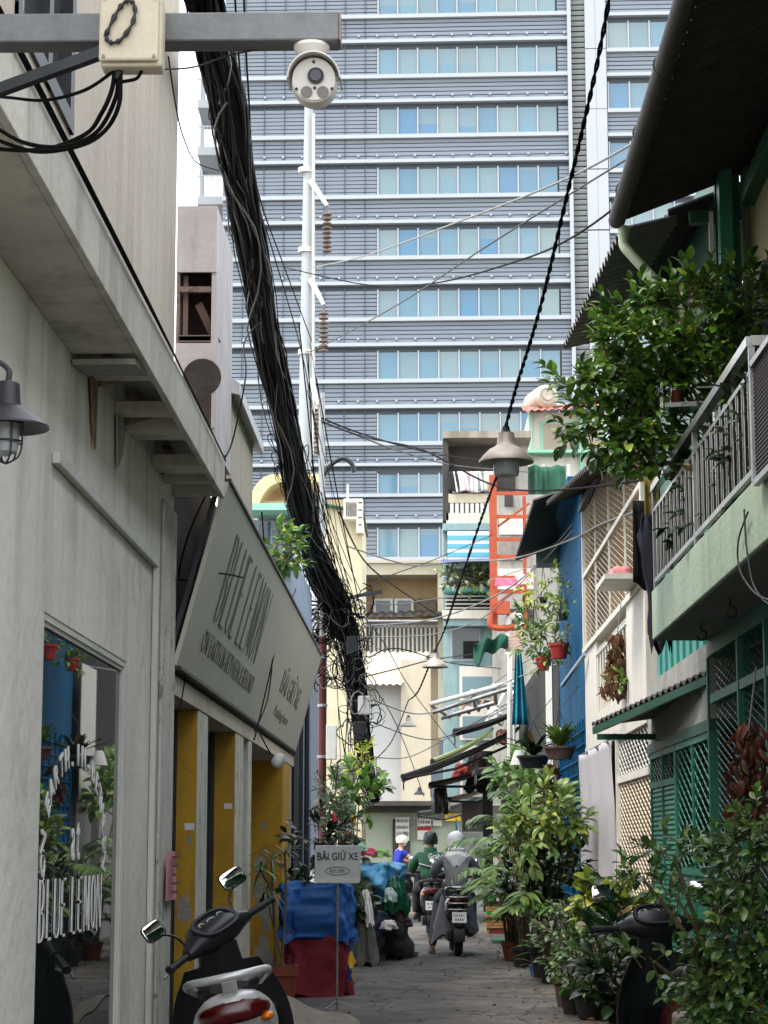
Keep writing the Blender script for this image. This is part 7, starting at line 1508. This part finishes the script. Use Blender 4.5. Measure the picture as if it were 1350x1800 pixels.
    MB().tube([(0, .52, .75), (0, .62, .45)], .05, 10).tube([(-.08, .57, .52), (-.08, .66, .25)], .02, 8).tube([(.08, .57, .52), (.08, .66, .25)], .02, 8).xf(Sx).build('fork', m_dsteel, smooth=60, **kw)
    MB().slab(lambda a, b: V3(((a - .5) * .15, .66 + .29 * math.cos(R(20 + 130 * b)), .25 + .29 * math.sin(R(20 + 130 * b)) - .03 * abs(a - .5))), 4, 12, (0, 0, .006)).xf(Sx).build('front_fender', m_body, smooth=60, **kw)
    # handlebar unit
    hb = MB().loft([((-.21, .42, 1.03), (0, .03, 0), (0, 0, .03), 2), ((-.15, .43, 1.04), (0, .06, 0), (0, 0, .05), 2.4), ((-.07, .44, 1.05), (0, .10, .02), (0, -.02, .075), 2.6), ((.07, .44, 1.05), (0, .10, .02), (0, -.02, .075), 2.6), ((.15, .43, 1.04), (0, .06, 0), (0, 0, .05), 2.4), ((.21, .42, 1.03), (0, .03, 0), (0, 0, .03), 2)], 18).xf(Sx)
    h_ = hb.build('handlebar_cover', m_bkpl, smooth=60, **kw)
    nD = V3((0, -.62, .78)).normalized(); cD = V3((0, .385, 1.105)); xD = V3((1, 0, 0)); yD = nD.cross(xD)
    MB().loft([(cD - nD * .06, xD * .10, yD * .07, 2.6), (cD - nD * .012, xD * .125, yD * .085, 2.8), (cD + nD * .004, xD * .122, yD * .082, 2.8), (cD + nD * .004, xD * .105, yD * .068, 2.8), (cD - nD * .008, xD * .10, yD * .064, 2.8)], 28, caps=True).xf(Sx).build('dash_housing', m_bkpl, h_, smooth=35, local=True)
    MB().loft([(cD - nD * .006, xD * .098, yD * .062, 2.8), (cD - nD * .002, xD * .09, yD * .056, 2.8)], 28).xf(Sx).build('dial_glass', m_dial, h_, smooth=35, local=True)
    for (dx, dy, r_) in ((0, -.004, .038), (.062, .02, .016), (-.062, .02, .016)):
        MB().torus(cD + nD * .0 + xD * dx + yD * dy, r_, .003, nD, 22, 5).xf(Sx).build('dial_ring', m_galv, h_, smooth=60, local=True)
    for s in (-1, 1):
        MB().tube([(s * .20, .42, 1.03), (s * .36, .385, 1.03)], [.018, .018], 12).tube([(s * .35, .387, 1.03), (s * .365, .384, 1.03)], .022, 12).xf(Sx).build('grip', m_black, h_, smooth=60, local=True)
        MB().tube([(s * .18, .46, 1.02), (s * .26, .465, 1.01), (s * .37, .44, 1.0)], [.009, .008, .007], 8).xf(Sx).build('brake_lever', m_galv, h_, smooth=60, local=True)
        if mirrors:
            MB().tube(spline([(s * .17, .44, 1.06), (s * .19, .45, 1.14), (s * .25, .45, 1.19)], 5), .006, 8).xf(Sx).build('mirror_stalk', m_bkgl, h_, smooth=60, local=True)
            cM = V3((s * .275, .45, 1.225)); nM = V3((-s * .15, -1, .1)).normalized(); xM = V3((1, -s * .15, 0)).normalized(); yM = nM.cross(xM)
            mr = MB().loft([(cM - nM * .03, xM * .04, yM * .025, 2.5), (cM - nM * .012, xM * .066, yM * .046, 4.5), (cM, xM * .07, yM * .049, 4.5)], 22).xf(Sx).build('mirror_housing', m_bkgl, h_, smooth=50, local=True)
            MB().loft([(cM + nM * .001, xM * .065, yM * .045, 4.5), (cM + nM * .003, xM * .063, yM * .043, 4.5)], 22).xf(Sx).build('mirror_glass', m_mirror, h_, smooth=50, local=True)
    if rack:
        for z in (.62, .70, .78): MB().tube(spline([(-.16, -.80, z), (-.14, -.92, z), (.14, -.92, z), (.16, -.80, z)], 5), .010, 8).build('rack_bar', m_chrome, smooth=60, **kw)
    if badge: MB().tube(spline([(.174, -.58 + .016 * i, .70 + (.012 if i % 2 else -.01)) for i in range(10)], 4), .003, 5).build('badge', m_bkpl, **kw)
    if lean: MB().tube([(-.12, .0, .27), (-.22, -.08, .02)], .01, 6).build('side_stand', m_dsteel, **kw)
    return t
m_swhite = mat('scooter_white', S(206, 206, 204), .18, .03, 5, bump=0, spec=.6)
m_sgrey = mat('scooter_silver', S(196, 196, 194), .28, .04, 8, bump=0, metal=.3)
scooter('scooter', 'white and black scooter parked in the left foreground', (-.80, 10.4, 0), R(7), R(-12), R(44), m_swhite, m_sgrey, badge=True).scale = (1.14, 1, 1)
scooter('scooter', 'dark red and black scooter parked behind the right front shrub', (1.43, 11.1, 0), R(10), R(-4), R(-4), mat('scooter_darkred', S(92, 16, 22), .22, .05, 5, bump=0, spec=.6), m_sgrey)
mx_ = lambda b: b
# ------------------------------------------------------------------ riders
m_skin = mat('skin', S(186, 140, 112), .6, .06, 20, bump=.05)
m_hair = mat('dark_hair', (.012, .010, .009), .5, .2, 20)
def person(label, key, bike, clothes, extra=None):
    t = thing('person', label, 'person', bike.location); t.rotation_euler = bike.rotation_euler.copy()
    me = TEXT[key]; me.materials.clear(); me.materials.append(m_skin); o = bpy.data.objects.new('body', me); C.objects.link(o); o.parent = t
    for (nm_, k, m_) in clothes:
        me = TEXT[k]; me.materials.clear(); me.materials.append(m_); c = bpy.data.objects.new(nm_, me); C.objects.link(c); c.parent = t
    return t
def shoes(t, feet, m):
    for f in feet: MB().loft([((f[0], f[1] - .07, f[2] - .055), (.03, 0, 0), (0, 0, .03), 2.4), ((f[0], f[1] - .03, f[2] - .05), (.045, 0, 0), (0, 0, .045), 2.4), ((f[0], f[1] + .1, f[2] - .07), (.048, 0, 0), (0, 0, .032), 2.4), ((f[0], f[1] + .19, f[2] - .085), (.03, 0, 0), (0, 0, .018), 2.4)], 12).build('shoe', m, parent=t, local=True, smooth=60)
def face(t, hy, hz):     # eyes, nose, mouth and ears on a head that looks along +Y
    for s in (-1, 1): MB().ell((s * .032, hy + .088, hz + .01), .012, .008, .009).build('eye', m_hair, t, local=True, smooth=180); MB().ell((s * .083, hy, hz), .012, .025, .033).build('ear', m_skin, t, local=True, smooth=180)
    MB().loft([((0, hy + .085, hz + .015), (.008, 0, 0), (0, .006, 0), 2), ((0, hy + .105, hz - .025), (.016, 0, 0), (0, .012, 0), 2), ((0, hy + .09, hz - .035), (.012, 0, 0), (0, .006, 0), 2)], 8).build('nose', m_skin, t, local=True, smooth=180)
    MB().ell((0, hy + .085, hz - .06), .026, .008, .008).build('mouth', mat('lips', S(150, 84, 76), .5, .05, 5), t, local=True, smooth=180)
YGr = PZ(803, 1682)
bk1 = scooter('motorbike', 'black motorbike with chrome rear rack under the grey-robed rider', (YGr.x, YGr.y + .75, 0), R(2), R(0), 0, mat('bike_black', (.012, .012, .013), .25, .1, 5, bump=0, spec=.6), m_chrome, 'motorbike', True)
m_robe = mat('grey_robe', S(124, 124, 126), .85, .1, 6, bump=.9, bscale=8)
p1 = person('rider in a long grey robe and pale headscarf seen from behind', 'body_grey', bk1, [('robe_top', 'robe_grey', m_robe), ('trousers', 'trousers_grey', mat('grey_trousers', S(84, 84, 88), .85, .1, 6, bump=.2))])
rb = MB(); NA = 44
def robe(s, a):   # skirt of the robe, from the waist to the ankles, wider below and split by the saddle
    w_ = .155 + .17 * s ** 1.1; d = .13 + .16 * s; ca, sa = math.cos(a), math.sin(a); k = 1 + .06 * s * math.sin(a * 9 + 1) + .04 * s * math.sin(a * 17)
    sway = -.03 * s; z = 1.03 - .72 * s - .14 * s * max(0, -ca) * 1.0 + .04 * s * math.sin(a * 5)
    return V3((sway + ca * w_ * k, -.26 + .16 * s + sa * d * k, z))
vs = [robe(j / 14, 2 * math.pi * i / NA) for j in range(15) for i in range(NA)]
rb.add(vs, [(j * NA + i, j * NA + (i + 1) % NA, (j + 1) * NA + (i + 1) % NA, (j + 1) * NA + i) for j in range(14) for i in range(NA)]); rb.build('robe_skirt', m_robe, p1, local=True, smooth=180)
m_scarf = mat('pale_headscarf', S(226, 224, 222), .8, .06, 8, bump=.25, bscale=24)
hyg = -.13
hd = MB().loft([((0, hyg - .04, 1.27), (.19, 0, 0), (0, .10, 0), 2.2), ((0, hyg - .045, 1.31), (.165, 0, 0), (0, .115, 0), 2.2), ((0, hyg - .03, 1.37), (.125, 0, 0), (0, .11, 0), 2.2), ((0, hyg - .01, 1.42), (.098, 0, 0), (0, .11, 0), 2.2), ((0, hyg, 1.49), (.112, 0, 0), (0, .12, 0), 2.2), ((0, hyg, 1.55), (.112, 0, 0), (0, .12, 0), 2.2), ((0, hyg - .005, 1.60), (.098, 0, 0), (0, .108, 0), 2.2), ((0, hyg - .012, 1.635), (.07, 0, 0), (0, .08, 0), 2.2), ((0, hyg - .015, 1.652), (.02, 0, 0), (0, .03, 0), 2.2)], 26)
hd.v = [(x + .006 * math.sin(z * 90 + x * 20), y, z + .006 * math.sin(x * 40)) for x, y, z in hd.v]; hd.build('headscarf', m_scarf, p1, local=True, smooth=180)
MB().slab(lambda a, b: V3(((a - .5) * .40 * (1 - .75 * b), hyg - .155 - .03 * math.sin(math.pi * a), 1.34 - .17 * b - .02 * math.sin(a * 9))), 12, 8, (0, .012, 0)).build('scarf_point', m_scarf, p1, local=True, smooth=180)
MB().torus((0, hyg - .02, 1.385), .10, .028, (0, .2, 1), 24, 8).build('scarf_roll', m_scarf, p1, local=True, smooth=180); face(p1, hyg, 1.53)
shoes(p1, [FOOT_GREY, (.24, .10, .36)], mat('sandal_brown', S(110, 84, 66), .7, .1, 8))
YGn = PZ(757, 1650)
bk2 = scooter('motorbike', 'dark motorbike with white plate under the green-jacketed rider', (YGn.x, YGn.y + .75, 0), R(1), 0, 0, mat('bike_dark', (.02, .018, .018), .3, .1, 5, bump=0), m_dsteel, 'motorbike')
m_gj = mat('green_jacket', S(8, 70, 44), .65, .12, 6, bump=.9, bscale=9)
p2 = person('rider in a green jacket with pale lettering seen from behind', 'body_green', bk2, [('jacket', 'jacket_green', m_gj), ('trousers', 'trousers_green', mat('black_trousers', (.012, .012, .014), .8, .2, 6))])
jk = bpy.data.objects[[o.name for o in p2.children if o.name.startswith('jacket')][0]]
m_ref = mat('reflective_strip', S(190, 196, 190), .4, .05, 8)
def back_y(x, z): return -.335 + .10 * (x / .22) ** 2 + (z - 1.2) * .16
put_text('grab', m_ref, p2, fit('grab', .20, .085, None, basis((1, 0, 0), (0, .16, 1), (0, -1, .16), (.06, back_y(.06, 1.28) - .035, 1.28))))
for s in (-1, 1): MB().slab(lambda a, b: V3((s * .19 * a, back_y(s * .19 * a, 1.12) - .03, 1.11 + .05 * a + .014 * b)), 8, 1, (0, .06, 0)).build('reflective_strip', m_ref, p2, local=True)
hyn = -.07; MB().loft([((0, hyn - .04, 1.30), (.16, 0, 0), (0, .12, 0), 2.2), ((0, hyn - .04, 1.36), (.11, 0, 0), (0, .11, 0), 2.2), ((0, hyn - .02, 1.42), (.10, 0, 0), (0, .11, 0), 2.2)], 20).build('collar', m_gj, p2, local=True, smooth=180)
MB().lathe([(.128, -.07), (.135, 0), (.128, .06), (.10, .115), (.055, .14), (.001, .148)], 26, (0, hyn, 1.54), Matrix.Diagonal((.92, 1.08, 1))).build('helmet', mat('dark_green_helmet', S(10, 40, 30), .35, .1, 6, bump=0), p2, local=True, smooth=60)
MB().lathe([(.139, -.008), (.139, .012)], 26, (0, hyn, 1.53), Matrix.Diagonal((.92, 1.08, 1))).build('helmet_band', m_black, p2, local=True, smooth=60); face(p2, hyn, 1.50)
shoes(p2, [(-.24, .10, .36), (.24, .10, .36)], m_black)
YBl = PZ(708, 1592)
bk3 = scooter('motorbike', 'motorbike turning at the far end under the blue-shirted rider', (YBl.x + .12, YBl.y, 0), R(-62), 0, 0, mat('bike_dark', (.02, .018, .018)), m_dsteel, 'motorbike')
p3 = person('rider in a blue shirt, white helmet and face mask at the far end', 'body_blue', bk3, [('shirt', 'shirt_blue', mat('blue_shirt', S(24, 44, 150), .8, .1, 6, bump=.2)), ('trousers', 'trousers_blue', mat('navy_trousers', S(30, 36, 52), .8, .1, 6))])
hyb = -.16; MB().lathe([(.125, -.04), (.135, .02), (.128, .07), (.10, .12), (.055, .145), (.001, .153)], 26, (0, hyb, 1.54), Matrix.Diagonal((.92, 1.08, 1))).build('helmet', mat('pale_helmet', S(216, 222, 200), .3, .03, 6, bump=0), p3, local=True, smooth=60)
MB().ell((0, hyb + .06, 1.475), .068, .045, .05).build('face_mask', mat('mask_white', S(220, 222, 222), .8, .03, 6), p3, local=True, smooth=180); face(p3, hyb, 1.51); shoes(p3, [(-.24, .10, .36), (.24, .10, .36)], m_black)
